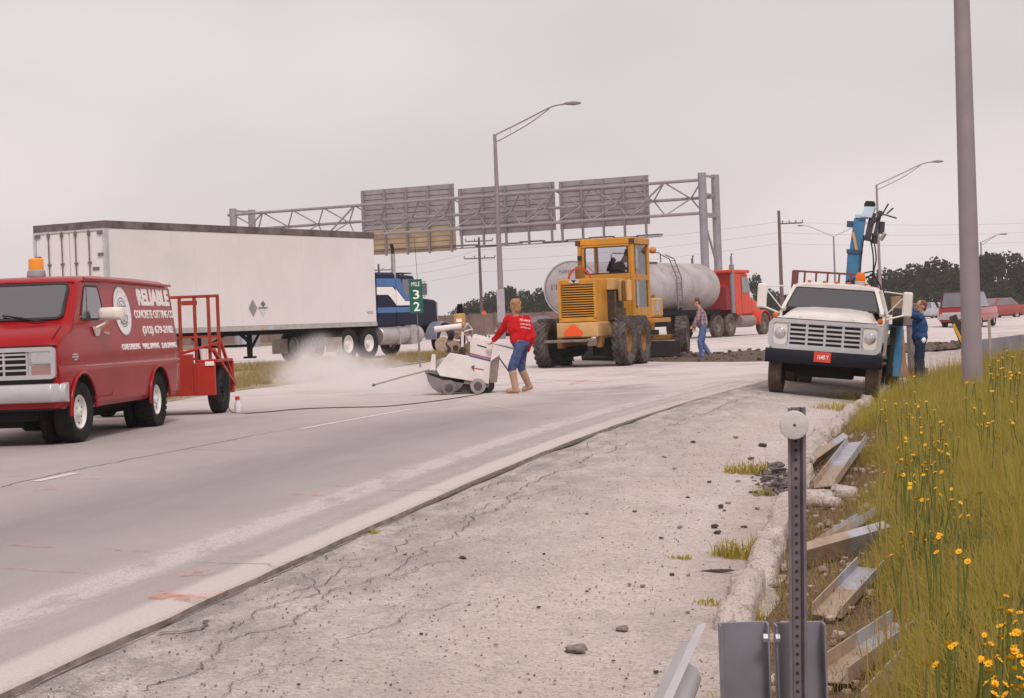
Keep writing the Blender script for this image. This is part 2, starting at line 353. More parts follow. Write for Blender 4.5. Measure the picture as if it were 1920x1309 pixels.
def shoulder_material():
    g = NG('shoulder_asphalt', .95, .2); uv = g.coord('UV'); ob = g.coord('Object'); X = g.sep(uv); u, v = X[0], X[1]
    big = g.noise(ob, .8, 5, .6); fine = g.noise(ob, 42, 3, .75); vo = g.voro(ob, 60); sp = g.noise(ob, 16, 5, .7); vc = g.voro(ob, 34)
    c = g.mix(g.rng(big, .3, .7), (.54, .465, .425), (.67, .585, .54))
    near = g.math('MULTIPLY', g.rng(u, 1.5, .15), g.rng(g.noise(g.map(uv, (1.6, .5, 1)), 2.1, 8, .72), .4, .58)); c = g.mix(g.math('MULTIPLY', near, .85), c, (.25, .224, .222))
    tr = g.math('MULTIPLY', g.gauss(u, g.math('ADD', 1.75, g.math('MULTIPLY', g.noise(g.map(uv, (0, .2, 0)), 1.), .5)), .22), g.rng(v, 24, 34)); c = g.mix(g.math('MULTIPLY', tr, .6), c, (.68, .6, .575))
    c = g.mix(g.rng(fine, .5, .64, 0, .75), c, (.27, .23, .215)); c = g.mix(g.rng(vo, .1, .3, .9, 0), c, (.74, .66, .62)); c = g.mix(g.rng(sp, .55, .7, 0, .6), c, (.28, .24, .225)); c = g.mix(g.rng(vc, .05, .17, .85, 0), c, (.17, .145, .14))
    c = g.mix(g.rng(g.noise(ob, 6, 7, .72), .5, .66, 0, .42), c, (.36, .305, .28)); c = g.mix(g.rng(g.noise(g.map(uv, (1, .3, 1)), 2.6, 6, .7), .52, .66, 0, .35), c, (.38, .33, .31))
    c = g.mix(g.math('MULTIPLY', g.rng(u, 2.0, 2.6), g.rng(big, .4, .6, 0, .6)), c, (.27, .2, .15))
    g.color(c); g.bump(g.math('ADD', g.math('ADD', fine, sp), g.math('MULTIPLY', big, 1.2)), .9, .02); return g.m
def soil_material(name, a, b, c3):
    g = NG(name, 1, .1); ob = g.coord('Object'); n1 = g.noise(ob, 1.3, 6, .7); n2 = g.noise(ob, 26, 4, .7)
    c = g.mix(g.rng(n1, .3, .7), a, b); c = g.mix(g.rng(n2, .5, .7, 0, .8), c, c3); g.color(c); g.bump(g.math('ADD', n1, n2), 1, .04); return g.m
def paint_material(name, col, lo, hi, sc=9, stretch=(1, 1, 1), rough=.8, sc2=60, hw=0, amax=1.):
    g = NG(name, rough, .2); uv = g.coord('UV'); ob = g.coord('Object') if hw else uv; n = g.noise(g.map(ob, stretch), sc, 6, .7); n2 = g.noise(ob, sc2, 3, .7)
    g.color(g.mix(g.rng(n2, .3, .7), tuple(x*.8 for x in col), col)); a = g.math('MULTIPLY', g.rng(n, lo, hi, 0, amax), g.rng(n2, .3, .5, .5, 1)); a = g.math('MULTIPLY', a, g.rng(g.math('ABSOLUTE', g.sep(uv)[0]), hw, hw*.35)) if hw else a; g.alpha(a); return g.m

def sheet(name, rows, mat, uvs=None, smooth=True, parent=None, kind=None, flip=False):
    n = len(rows[0]); vs = [tuple(p) for r in rows for p in r]; fs = []
    for i in range(len(rows)-1):
        for j in range(n-1):
            q = (i*n+j, i*n+j+1, (i+1)*n+j+1, (i+1)*n+j); fs.append(q[::-1] if flip else q)
    me = bpy.data.meshes.new(name); me.from_pydata(vs, [], fs); me.materials.append(mat)
    if uvs:
        fl = [p for r in uvs for p in r]; ul = me.uv_layers.new(name='UVMap')
        li = np.empty(len(me.loops), int); me.loops.foreach_get('vertex_index', li); ul.data.foreach_set('uv', np.array(fl, float)[li].ravel())
    if smooth: me.polygons.foreach_set('use_smooth', [True]*len(me.polygons))
    o = bpy.data.objects.new(name, me); COL.objects.link(o); o.parent = parent
    if kind: o['kind'] = kind
    return o
ROADM = road_material(); SHM = shoulder_material()
offs = [0, .05, .15, .4, .8, 1.4, 2, 3, 4.2, 5.5, 7, 8.5, 10, 12, 14, 17, 20, 25, 30, 36, 44, 52, 60]
rows, uvs = [], []
for i in range(len(LIP)):
    r = []; q = []
    jig = .018*mnoise.noise((ARC[i]*1.7, 3, 0))+.012*mnoise.noise((ARC[i]*6, 9, 0))
    for k, o in enumerate(offs):
        p = lipo(i, o+(jig if k < 2 else 0)); r.append((p.x, p.y, hgt(p.x, p.y)-(.02 if k == 0 else 0))); q.append((o, ARC[i]))
    p = lipo(i, -.01+jig); rows.append([(p.x, p.y, -.4)]+r); uvs.append([(0, ARC[i])]+q)
road = sheet('road', rows, ROADM, uvs, kind='structure'); road.data.materials.append(M('lip_face_dirt_shade', (.19, .155, .135), 1, var=.4, scale=7)); nc = len(rows[0])-1  # lip face colour holds both its dirt and the recess shade
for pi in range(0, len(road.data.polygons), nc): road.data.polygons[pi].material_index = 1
# shoulder strip between the pavement lip and the broken kerb
rows, uvs = [], []
for i in range(len(LIP)):
    if LIP[i].y > 120: break
    a = lipo(i, .06); k = min(range(len(KERB)), key=lambda k: abs((KERB[k]-LIP[i]).dot(Vector((math.sin(LTH[i]), math.cos(LTH[i]))))))
    b = KERB[k]; nrm = Vector((math.cos(LTH[i]), -math.sin(LTH[i]))); wd = max(.6, (b-a).dot(nrm)); r = []; q = []
    for t in [0, .05, .12, .2, .3, .4, .5, .6, .7, .8, .9, 1.0, 1.12]:
        p = a+nrm*wd*t; z = -.042-.258*min(t, 1)-dip(p.y)*(1-min(t, 1))+.012*mnoise.noise((p.x*1.2, p.y*1.2, 1))+.006*mnoise.noise((p.x*6, p.y*6, 2))
        r.append((p.x, p.y, z)); q.append((wd*t, ARC[i]))
    rows.append(r[::-1]); uvs.append(q[::-1])
shoulder = sheet('shoulder', rows, SHM, uvs, kind='structure')
# verge to the right of the kerb, rising gently
SOIL = soil_material('verge_soil', (.17, .115, .07), (.26, .18, .12), (.09, .06, .04))
rows = []
for i, k in enumerate(KERB):
    a = KERB[max(i-1, 0)]; b = KERB[min(i+1, len(KERB)-1)]; d = (b-a).normalized(); nrm = Vector((d.y, -d.x))
    rows.append([(*(k+nrm*t), vz(t, *(k+nrm*t))-.02) for t in [120, 60, 30, 15, 10, 8, 6, 5, 4, 3.2, 2.6, 2, 1.6, 1.3, 1, .75, .5, .3, .15, 0, -.1]])
verge = sheet('verge', rows, SOIL, kind='structure')
# far ground to the horizon
FIELD = soil_material('dry_field', (.2, .165, .085), (.26, .2, .12), (.13, .12, .06))
xs = [-2500, -900, -400]+list(range(-300, 301, 12))+[400, 900, 2500]; ys = [-1200, -300, -60]+list(range(-20, 420, 10))+[600, 1000, 2500]
rows = [[(x, y, -.5+.62*sstep(42, 50, -.875*(x-3)+.485*(y-49.7))) for x in xs] for y in ys]
ground = sheet('ground', rows, FIELD, kind='structure')

# painted lines, laid 4 mm above the pavement
PWHITE = paint_material('worn_white_paint', (.7, .63, .61), .2, .5, 2.2, (1.6, .5, 1), hw=.3, amax=.8); PDASH = paint_material('white_dash_paint', (.74, .68, .66), .28, .42, 3)
def ribbon(name, pts, wds, mat, parent, lift=.004, zf=None):
    vs, fs, uv = [], [], []; P = [Vector(p) for p in pts]; L = 0
    for i, p in enumerate(P):
        d = (P[min(i+1, len(P)-1)]-P[max(i-1, 0)]).xy.normalized(); nn = Vector((-d.y, d.x)); w_ = wds[i] if isinstance(wds, list) else wds
        if i: L += (p-P[i-1]).length
        for sg in (-1, 1):
            q = p.xy+nn*w_*.5*sg; z = (zf(q) if zf else hgt(*q))+lift; vs.append((q.x, q.y, z)); uv.append((w_*.5*sg, L+P[0].y+P[0].x*7))
        if i: fs.append((2*i-2, 2*i-1, 2*i+1, 2*i))
    me = bpy.data.meshes.new(name); me.from_pydata(vs, [], [f[::-1] for f in fs]); me.materials.append(mat); ul = me.uv_layers.new(name='UVMap')
    for lp in me.loops: ul.data[lp.index].uv = uv[lp.vertex_index]
    return inst(name, me, parent)
def lip_pts(off, s0, s1): return [(*lipo(i, off), 0) for i in range(len(LIP)) if s0 <= LIP[i].y <= s1]
ribbon('edge_line', lip_pts(.7, -8, 34), .58, PWHITE, road)
ribbon('edge_line', lip_pts(.28, 9, 34), .26, paint_material('faint_white_paint', (.66, .6, .57), .42, .66, 3, (1, .4, 1), hw=.13, amax=.6), road)
for y0, y1 in ((6.5, 9.6), (15.0, 16.2), (21.5, 26.1)):
    ribbon('lane_dash', lip_pts(4.1, y0, y1), .11, PDASH, road)
for a, b in (((1010, 726), (1290, 700)), ((880, 757), (1000, 772))):
    ribbon('saw_cut_line', [gr(a[0]+(b[0]-a[0])*k/8, a[1]+(b[1]-a[1])*k/8) for k in range(9)], .05, PWHITE, road)
for off, (a, b) in ((13.5, (58, 150)), (17.2, (50, 150)), (21, (44, 150))):
    ribbon('mainline_line', [(*lipo(i, off), 0) for i in range(len(LIP)) if a <= LIP[i].y <= b], .13, PDASH, road)
# cracks and joints
CRACK = M('crack_dark', (.15, .126, .118), .95, var=.3, scale=20)
def crack(pxs, wd, on, parent, jit=.5, zf=None, seed=0, seg=26):
    rnd = random.Random(seed); P = [on(*p) for p in pxs]; Q = []
    for a, b in zip(P, P[1:]):
        for k in range(seg):
            t = k/seg; q = a.lerp(b, t); D = jit*(.09*mnoise.noise((q.x*1.6, q.y*1.6, seed))+.05*mnoise.noise((q.x*5, q.y*5, seed))+.025*mnoise.noise((q.x*15, q.y*15, seed))); nn = Vector((-(b-a).y, (b-a).x)).normalized(); Q.append(Vector((q.x+nn.x*D, q.y+nn.y*D, q.z)))
    Q.append(P[-1]); W = [wd*.5*(.45+.75*abs(mnoise.noise((q.x*4, q.y*4, 3)))+rnd.uniform(0, .5)) for _ in Q]; W[0] = W[-1] = wd*.15
    ribbon('crack', Q, W, CRACK, parent, .003, zf)
og = lambda x, y: gr(x, y, 0)
for k, (pts, wd) in enumerate([
    ([(0, 914), (75, 896), (200, 870), (350, 842), (480, 816)], .035), ([(480, 816), (740, 770), (860, 752)], .02), ([(350, 843), (480, 846)], .02), ([(270, 1054), (400, 1056), (520, 1058)], .018),
    ([(520, 1057), (580, 1047)], .02), ([(715, 921), (880, 918)], .018), ([(1010, 748), (1200, 752)], .03), ([(1000, 712), (1130, 716), (1300, 706)], .05), ([(930, 738), (1150, 742), (1230, 735)], .04)]):
    crack(pts, wd, og, road, .5, None, k)
for k, (pts, wd) in enumerate([
    ([(285, 1300), (430, 1215), (560, 1150), (690, 1092), (850, 1005)], .016), ([(300, 1190), (400, 1163)], .03), ([(415, 1190), (540, 1122), (620, 1090), (760, 1010)], .014), ([(690, 1092), (760, 1075), (835, 1050)], .012),
    ([(850, 1005), (960, 930), (1060, 880), (1180, 830)], .014), ([(1130, 895), (1280, 893), (1440, 895)], .018), ([(600, 1040), (700, 1000), (780, 985)], .012), ([(480, 1130), (560, 1105), (600, 1075)], .012),
    ([(0, 1309), (90, 1300), (200, 1309)], .012), ([(840, 985), (980, 930), (1080, 905)], .01), ([(1250, 800), (1400, 745), (1440, 735)], .02), ([(960, 835), (1060, 855), (1180, 800)], .012),
    ([(530, 1062), (580, 1050), (660, 1040)], .02), ([(880, 918), (940, 905), (985, 900)], .018), ([(650, 1220), (760, 1150), (860, 1130)], .008), ([(420, 1309), (520, 1250), (610, 1235)], .01), ([(1000, 1010), (1200, 1000), (1330, 1010)], .007)]):
    crack(pts, wd, on_sh, shoulder, 1.3, shz, 40+k)
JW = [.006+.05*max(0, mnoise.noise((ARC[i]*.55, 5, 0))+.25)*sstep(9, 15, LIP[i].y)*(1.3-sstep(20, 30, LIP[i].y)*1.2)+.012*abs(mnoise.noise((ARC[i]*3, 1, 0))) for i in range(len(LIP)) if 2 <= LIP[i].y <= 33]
ribbon('edge_joint', lip_pts(-.02, 2, 33), JW, M('joint_dirt_shade', (.13, .105, .095), 1, var=.4, scale=9), shoulder, .005, shz)  # dark ribbon: joint dirt plus painted shade of the recess below the lip
# orange survey paint strokes
ORANGE = paint_material('orange_marking_paint', (.82, .27, .14), .44, .74, 11, (1, 1, 1), sc2=90)
ORFAINT = paint_material('faded_orange_paint', (.62, .3, .2), .46, .74, 8, (1, 1, 1), sc2=90)
for k, (a, b, wd, m) in enumerate([((285, 1118), (385, 1124), .16, ORANGE), ((300, 1108), (350, 1128), .1, ORANGE), ((350, 1120), (420, 1112), .07, ORANGE), ((0, 1022), (120, 1028), .05, ORFAINT), ((0, 1066), (165, 1076), .04, ORANGE), ((190, 1030), (300, 1036), .04, ORFAINT),
    ((60, 921), (105, 917), .09, ORANGE), ((110, 899), (232, 898), .08, ORFAINT), ((0, 894), (60, 892), .08, ORANGE), ((540, 927), (650, 931), .05, ORANGE), ((600, 910), (690, 915), .05, ORFAINT), ((430, 1045), (530, 1040), .04, ORFAINT), ((340, 1083), (385, 1070), .06, ORANGE),
    ((1070, 722), (1100, 712), .2, ORANGE), ((1015, 786), (1040, 783), .15, ORANGE), ((1130, 760), (1200, 754), .12, ORFAINT), ((1040, 742), (1100, 738), .2, ORFAINT), ((1260, 752), (1310, 748), .1, ORANGE), ((210, 815), (320, 812), .1, ORFAINT), ((430, 815), (530, 808), .08, ORFAINT), ((1080, 705), (1180, 700), .15, ORFAINT)]):
    ribbon('paint_mark', [og(*a).lerp(og(*b), t/5)+Vector((.02*math.sin(t*3+k), .02*math.cos(t*2.1+k), 0)) for t in range(6)], [wd*x for x in (.5, 1, .9, 1.1, .8, .4)], m, road, .0065)

# gore: rough grass wedge between ramp and mainline
L_ = spline([(-12.5, 8, 0), (-9.2, 19, 0), (-7.54, 26.6, 0), (-6.46, 33.1, 0), (-5.74, 37.3, 0), (-4.77, 40.3, 0), (-4.03, 43.9, 0), (-2.44, 51.4, 0), (-1.4, 56, 0)], 8)
M_ = spline([(-28, 14, 0), (-20, 27, 0), (-14.5, 36.5, 0), (-10.6, 42.8, 0), (-8.1, 47.2, 0), (-6.3, 49.2, 0), (-4.6, 50.6, 0), (-2.7, 55.5, 0), (-1.4, 57, 0)], 8)
def gorez(x, y, t): return hgt(x, y)+.012+.06*math.sin(math.pi*t)**.6+.02*mnoise.noise((x, y, 4))
rows = []
for a, b in zip(L_, M_):
    rows.append([(*a.lerp(b, t).xy, gorez(*a.lerp(b, t).xy, t)) for t in [0, .08, .2, .35, .5, .65, .8, .92, 1]])
gore = sheet('gore_strip', rows, soil_material('gore_soil', (.36, .3, .2), (.44, .37, .26), (.27, .24, .12)), kind='structure', flip=True)
# ------------------------------------------------------------------ shared paints
RED = M('van_red_paint', (.32, .008, .01), .25, var=.05, scale=2, dirt=.06, dcol=(.3, .05, .04), dscale=1.3, spec=.25)
BLACK = M('paint_black', (.02, .02, .02)); RUBBER = M('tyre_rubber', (.018, .017, .017), .9, var=.25, dirt=.35, dcol=(.06, .052, .047), dscale=6, spec=.2)
DUSTRUB = M('dusty_tyre', (.07, .055, .047), .95, var=.3, dirt=.7, dcol=(.22, .17, .14), dscale=4)
CHROME = M('brushed_chrome', (.62, .6, .6), .28, 1, var=.08); SILVER = M('silver_paint', (.5, .48, .49), .4, .3, var=.08)
WHITEP = M('white_paint', (.78, .75, .72), .35, var=.05, dirt=.3, dcol=(.5, .44, .4)); LETTER = M('white_lettering', (.85, .82, .8), .5, var=.04)
VGLASS = M('van_dark_glass', (.15, .14, .165), .05, spec=.9, var=.12, scale=1.5)  # opaque pane; grey base colour stands in for the hazy light inside
AMBER = M('amber_lens', (.85, .3, .01), .15, var=.1, spec=.7); LAMP = M('headlamp_glass', (.55, .54, .56), .08, .3, var=.15, scale=14, spec=.8)
DARKM = M('dark_chassis', (.011, .01, .011), .9, var=.3, spec=.15); REDLENS = M('red_lens', (.5, .03, .02), .2)
# ------------------------------------------------------------------ red cargo van
def sideY(z): return .96-max(0, z-1.0)*.13
van = empty('cargo_van', (-5.96, 23.67, 0.0), (0, 0, R(-95.5)), 'red panel van with white lettering, round logo and amber roof beacon', 'van')
def vsec(x, zt, w1, ins=0.):
    z0 = .40+.05*sstep(1.9, 2.6, x)+ins; k = w1/.98
    def yy(z): return (sideY(z)+.0)*k-ins
    zs = [z0, z0+.06, .62, .84, .9, .93, 1.0, 1.15, 1.35, 1.6]
    top = zt-ins; L = []
    for i, z in enumerate(zs):
        z = min(z, top-.16+.008*i) if z > top-.16 else z
        o = {0: -.05, 1: -.008, 3: .004, 4: .004, 5: -.012}.get(i, 0); L.append((yy(z)+o, z))
    yt = yy(top-.1); L += [(yt, top-.1), (yt-.02, top-.055), (yt-.07, top-.022), (yt-.2, top-.006), (yt*.4, top)]
    return [Vector((x, y, z)) for y, z in L]+[Vector((x, -y, z)) for y, z in reversed(L)]
b = MB(); b.rings([vsec(*q) for q in [(-2.54, 1.97, .955, .05), (-2.51, 1.99, .965, .012), (-2.47, 2.0, .97), (-2.2, 2.03, .98), (-1, 2.05, .98), (.4, 2.05, .98), (1.15, 2.03, .98), (1.36, 2.005, .98), (1.45, 1.965, .98),
    (1.6, 1.81, .98), (1.75, 1.65, .98), (1.9, 1.495, .98), (1.96, 1.445, .98), (2.05, 1.415, .978), (2.2, 1.375, .97), (2.34, 1.32, .96), (2.43, 1.255, .95), (2.475, 1.18, .945), (2.49, 1.05, .94), (2.49, .9, .94)]])
body = b.build('body', RED, van, 32)
c = MB()
for x in (1.78, -1.395):
    for s in (-1, 1): c.cyl((x, s*.6, .37), (x, s*1.3, .37), .46, n=36)
cut(body, c)
cut(body, MB().prism([(.2, .9), (2.0, .9), (2.0, 1.36), (1.86, 1.44), (1.43, 1.88), (.2, 1.88)], lambda u, v, t: Vector((u, t, v)), -.77, .77))
def inset(q, k): q = [Vector(p) for p in q]; c0 = sum(q, Vector())/4; return [c0+(p-c0)*k for p in q]
cut(body, MB().panel(*inset([(1.935, -.8, 1.485), (1.935, .8, 1.485), (1.485, .76, 1.935), (1.485, -.76, 1.935)], .95), rad=.07, th=.3, off=-.2))
for s in (1, -1):
    q = inset([(1.62, s*.9, 1.47), (.66, s*.9, 1.47), (.76, s*.843, 1.9), (1.27, s*.843, 1.9)], .93); q = q if s > 0 else [q[1], q[0], q[3], q[2]]
    cut(body, MB().panel(*q, rad=.05, th=.3, off=-.2))
body.data.polygons.foreach_set('use_smooth', [True]*len(body.data.polygons)); body.data.set_sharp_from_angle(angle=R(32))
b = MB(); b.box(-2.4, 2.4, -.62, .62, .3, .45); b.box(-2.3, 2.3, -.4, .4, .22, .34)
for x in (1.78, -1.395):
    for s in (-1, 1): b.cyl((x, s*.57, .37), (x, s*.64, .37), .455, n=28)
b.build('underbody', DARKM, van)
for x in (1.78, -1.395):
    for s in (-1, 1):        # rolled lips of the wheel openings
        MB().tube([(x+.468*math.cos(R(a)), s*.968, .37+.468*math.sin(R(a))) for a in range(-4, 185, 9)], .022, 8).build('wheel_arch', RED, van, 60)
wsp = [(1.935, -.8, 1.485), (1.935, .8, 1.485), (1.485, .76, 1.935), (1.485, -.76, 1.935)]
VG2 = glass('van_glass', (.78, .78, .83), .22)
pn = MB().panel(*wsp, rad=.09, th=.008, off=-.004).build('windscreen', VG2, van)
for s in (-1, 1): MB().box(.55, 1.0, s*.42-.24, s*.42+.24, .92, 1.15).box(.4, .56, s*.42-.24, s*.42+.24, 1.1, 1.62).box(.42, .54, s*.42-.12, s*.42+.12, 1.63, 1.76).build('seat', M('seat_grey_brown', (.1, .085, .08), .9), van, bevel=.03)
MB().box(1.55, 1.93, -.75, .75, .95, 1.4).build('dashboard', M('dash_dark', (.05, .04, .042), .8), van, bevel=.04); MB().lathe((1.38, .42, 1.36), (-.7, 0, .7), [(.18, 0), (.2, .015), (.18, .03)], 20).cyl((1.38, .42, 1.36), (1.6, .42, 1.2), .025).build('steering_wheel', BLACK, van, 40)
for y, w_ in ((.28, .16), (.52, .1)): MB().box(1.74, 1.8, y-w_/2, y+w_/2, 1.45, 1.53).build('papers', LETTER, van)
MB().frame(*wsp, .035, .1, .016, -.006).build('window_seal', M('rubber_seal', (.03, .028, .03), .7), pn, 50)
for s in (1, -1):
    def sp(x, z): return (x, s*(sideY(z)+.001), z)
    q = [sp(1.62, 1.47), sp(.66, 1.47), sp(.76, 1.9), sp(1.27, 1.9)]
    if s < 0: q = [q[1], q[0], q[3], q[2]]
    g = MB().panel(*q, rad=.06, th=.006, off=.0).build('side_window', VG2, van); sl = MB().frame(*q, .024, .065, .012, -.002)
    sl.bar(sp(1.36, 1.475), sp(1.19, 1.9), .022, .014, (0, 1, 0)); sl.build('window_seal', MATS['rubber_seal'], g, 50)
    dq = [sp(1.76, .52), sp(.62, .52), sp(.62, 1.95), sp(1.3, 1.95)]; dq = dq if s > 0 else [dq[1], dq[0], dq[3], dq[2]]
    d = MB().frame(*dq, .007, .07, .003, -.0015).build('door_seam', M('seam_dark', (.07, .008, .008), .8), van)
    MB().bar(sp(.74, 1.3), sp(.6, 1.3), .03, .03, (0, 1, 0)).build('door_handle', CHROME, van, bevel=.006)
    m = MB(); m.tube([(1.2, s*.93, 1.36), (1.12, s*1.04, 1.42), (1.1, s*1.1, 1.5)], .014); m.tube([(1.0, s*.93, 1.36), (1.06, s*1.04, 1.42), (1.1, s*1.1, 1.5)], .014)
    m.hexa([(1.22, s*.92, 1.39), (.98, s*.92, 1.39), (.98, s*.96, 1.39), (1.22, s*.96, 1.39), (1.16, s*.935, 1.27), (1.06, s*.935, 1.27), (1.06, s*.95, 1.27), (1.16, s*.95, 1.27)])
    mo = m.build('mirror', M('cream_mirror_shell', (.72, .67, .58), .35, var=.05), van, 40)
    h = MB(); h.rings([[Vector((x, s*1.12+dy*k, 1.535+dz*k)) for dy, dz in ((-.15, -.075), (.15, -.075), (.16, -.03), (.16, .05), (.13, .085), (-.13, .085), (-.16, .05), (-.16, -.03))] for x, k in ((1.0, .92), (1.02, 1), (1.1, 1), (1.16, .8), (1.18, .5))])
    h.build('mirror_shell', MATS['cream_mirror_shell'], mo, 50)
    MB().bar(sp(1.62, .915), sp(-2.46, .9), .012, .012, (0, 1, 0)).build('trim_strip', M('trim_pale', (.55, .3, .28), .4), van)
    MB().box(2.0-.1, 2.0+.1, s*.955-.006, s*.955+.012, 1.02, 1.04).box(1.93, 2.07, s*.955-.006, s*.955+.012, 1.05, 1.07).box(1.95, 2.05, s*.955-.006, s*.955+.012, .99, 1.01).build('fender_badge', SILVER, van)
    b = MB().tube([(1.3, s*.86, 1.985), (.3, s*.868, 1.985), (-2.45, s*.86, 1.95)], .016); b.build('roof_gutter', RED, van, 60)
b = MB().tube([(1.462, y, 1.958-.02*abs(y)) for y in (-.8, -.5, 0, .5, .8)], .014); b.build('roof_gutter', RED, van, 60)
for y0, y1 in ((.05, .6), (-.72, -.12)):
    MB().tube([(2.0, y1, 1.455), (1.955, (y0+y1)/2, 1.51), (1.9, y0, 1.555)], .012, 6).build('wiper', BLACK, van)
# grille, lamps, bumper
gq = lambda y0, y1, z0, z1, x=2.5: [(x, y0, z0), (x, y1, z0), (x, y1, z1), (x, y0, z1)]
grl = MB().frame(*gq(-.9, .9, .79, 1.165), .05, .06, .055, .0).build('grille', SILVER, van, 45)
MB().box(2.47, 2.505, -.88, .88, .8, 1.15).build('grille_opening', BLACK, grl)
b = MB()
for z in (.83, .9, .965, 1.035, 1.085, 1.125): b.box(2.5, 2.54, -.56, .56, z-.011, z+.011)
for y in (-.56, -.28, 0, .28, .56): b.box(2.5, 2.537, y-.012, y+.012, .8, 1.15)
b.build('grille_bar', SILVER, grl)
MB().box(2.46, 2.497, -.9, .9, 1.166, 1.186).build('hood_gap', M('seam_dark', (.07, .008, .008)), van)  # dark red strip painting the shadow band between hood lip and grille
for s in (-1, 1): MB().tube([(2.43, s*.84, 1.262), (2.3, s*.845, 1.33), (2.1, s*.83, 1.4)], .005, 5).build('hood_seam', MATS['seam_dark'], van)
for s in (-1, 1):
    MB().box(2.505, 2.53, s*.735-.16, s*.735+.16, .81, 1.15).build('lamp_panel', SILVER, van)
    h = MB().panel(*gq(s*.735-.125, s*.735+.125, .985, 1.125, 2.53), rad=.025, th=.014, off=0).build('headlight', LAMP, van, bevel=.005)
    MB().frame(*gq(s*.735-.14, s*.735+.14, .97, 1.14, 2.53), .016, .03, .022, 0).build('headlight_rim', CHROME, h)
    MB().panel(*gq(s*.735-.125, s*.735+.125, .83, .945, 2.53), rad=.02, th=.01, off=0).build('parking_lamp', M('turn_lens', (.33, .2, .18), .2), van)
b = MB(); b.rings([[Vector((2.5+dx-.1*(abs(y) > .9), y, z)) for dx, z in ((-.05, .51), (.07, .52), (.1, .57), (.1, .67), (.07, .73), (-.05, .74))] for y in (-.99, -.93, -.85, 0, .85, .93, .99)])
b.build('bumper', SILVER, van, 35, .008)
MB().box(2.3, 2.5, -.85, .85, .74, .8).box(2.2, 2.46, -.8, .8, .42, .52).build('valance', BLACK, van)
bc = MB().lathe((.57, 0, 2.05), (0, 0, 1), [(.115, 0), (.12, .015), (.11, .08), (.095, .09)], 20).build('beacon', M('beacon_base_grey', (.35, .34, .36), .5), van, 40)
MB().lathe((.57, 0, 2.14), (0, 0, 1), [(.095, 0), (.095, .12), (.088, .14), (.07, .148)], 20).build('beacon_lens', AMBER, bc, 40)
for x, s in ((1.78, 1), (1.78, -1), (-1.395, 1), (-1.395, -1)):
    wheel(van, (x, s*.83, .365), 'vanF' if x > 0 else 'vanR', .365, .24, .21, RUBBER, WHITEP, 'steel', s, None if x > 0 else (30, 'block', .012), R(0) if x < 0 else R(-4))
# writing on the side
UPV = Vector((0, -.13, 1)); BK = (-1, 0, 0)
def vtext(t, x0, x1, z0, z1, off=.012, sh=.0): text(t, LETTER, van, (x0, sideY(z0)+.003, z0), BK, UPV, abs(x1-x0), z1-z0, offset=off, shear=sh)
vtext('RELIABLE', -.85, -2.33, 1.66, 1.89, .055)
vtext('CONCRETE CUTTING CO', -.6, -2.44, 1.485, 1.6, .022)
vtext('(312) 679-2182', -.86, -2.3, 1.245, 1.385, .035)
vtext('CORE DRILLING', .16, -.62, 1.075, 1.155, .03); vtext('WALL SAWING', -.74, -1.5, 1.07, 1.15, .03); vtext('SLAB SAWING', -1.62, -2.34, 1.065, 1.145, .03)
lc = Vector((-.11, sideY(1.585)+.001, 1.585)); vx = Vector(BK); vy = UPV.normalized(); vn = vx.cross(vy)
def disc(r0, r1, a0, a1, h, n=40):
    P = [(math.cos(R(a0+(a1-a0)*k/n)), math.sin(R(a0+(a1-a0)*k/n))) for k in range(n+1)]
    return [[lc+vx*r*1.08*c_+vy*r*s_+vn*hh for c_, s_ in P] for r, hh in ((r0, h), (r1, h), (r1, h+.002), (r0, h+.002), (r0, h))]
lg = MB().rings(disc(.0005, .325, 0, 360, .001), False, False).build('logo', LETTER, van)
MB().rings(disc(.315, .33, 0, 360, .0025), False, False).build('logo_ring', M('logo_grey', (.22, .23, .26), .5), lg)
MB().rings(disc(.165, .18, 20, 160, .004), False, False).rings(disc(.165, .185, 200, 340, .004), False, False).rings(disc(.2, .212, 225, 315, .004), False, False).rings(disc(.125, .137, 30, 150, .004), False, False).rings(disc(.125, .137, 210, 330, .004), False, False).build('logo_arc', MATS['logo_grey'], lg)
RLOGO = M('logo_red', (.6, .08, .06), .5)
text('R', RLOGO, lg, lc+vx*-.035+vy*.012+vn*.004, vx, vy, .07, .08, 'logo_letter', .001, .012); text('C', RLOGO, lg, lc+vx*-.035-vy*.1+vn*.004, vx, vy, .07, .08, 'logo_letter', .001, .012)
for k in range(9):
    a = R(150-k*15); p = lc+vx*.24*1.08*math.cos(a)+vy*.24*math.sin(a)+vn*.004; tx = vx*math.sin(a)-vy*math.cos(a)
    text('RELIABLE'[k % 8], M('logo_pink', (.75, .45, .4), .5), lg, p-tx*.02, tx, vx*math.cos(a)+vy*math.sin(a), .035, .045, 'logo_letter', .001, .004)
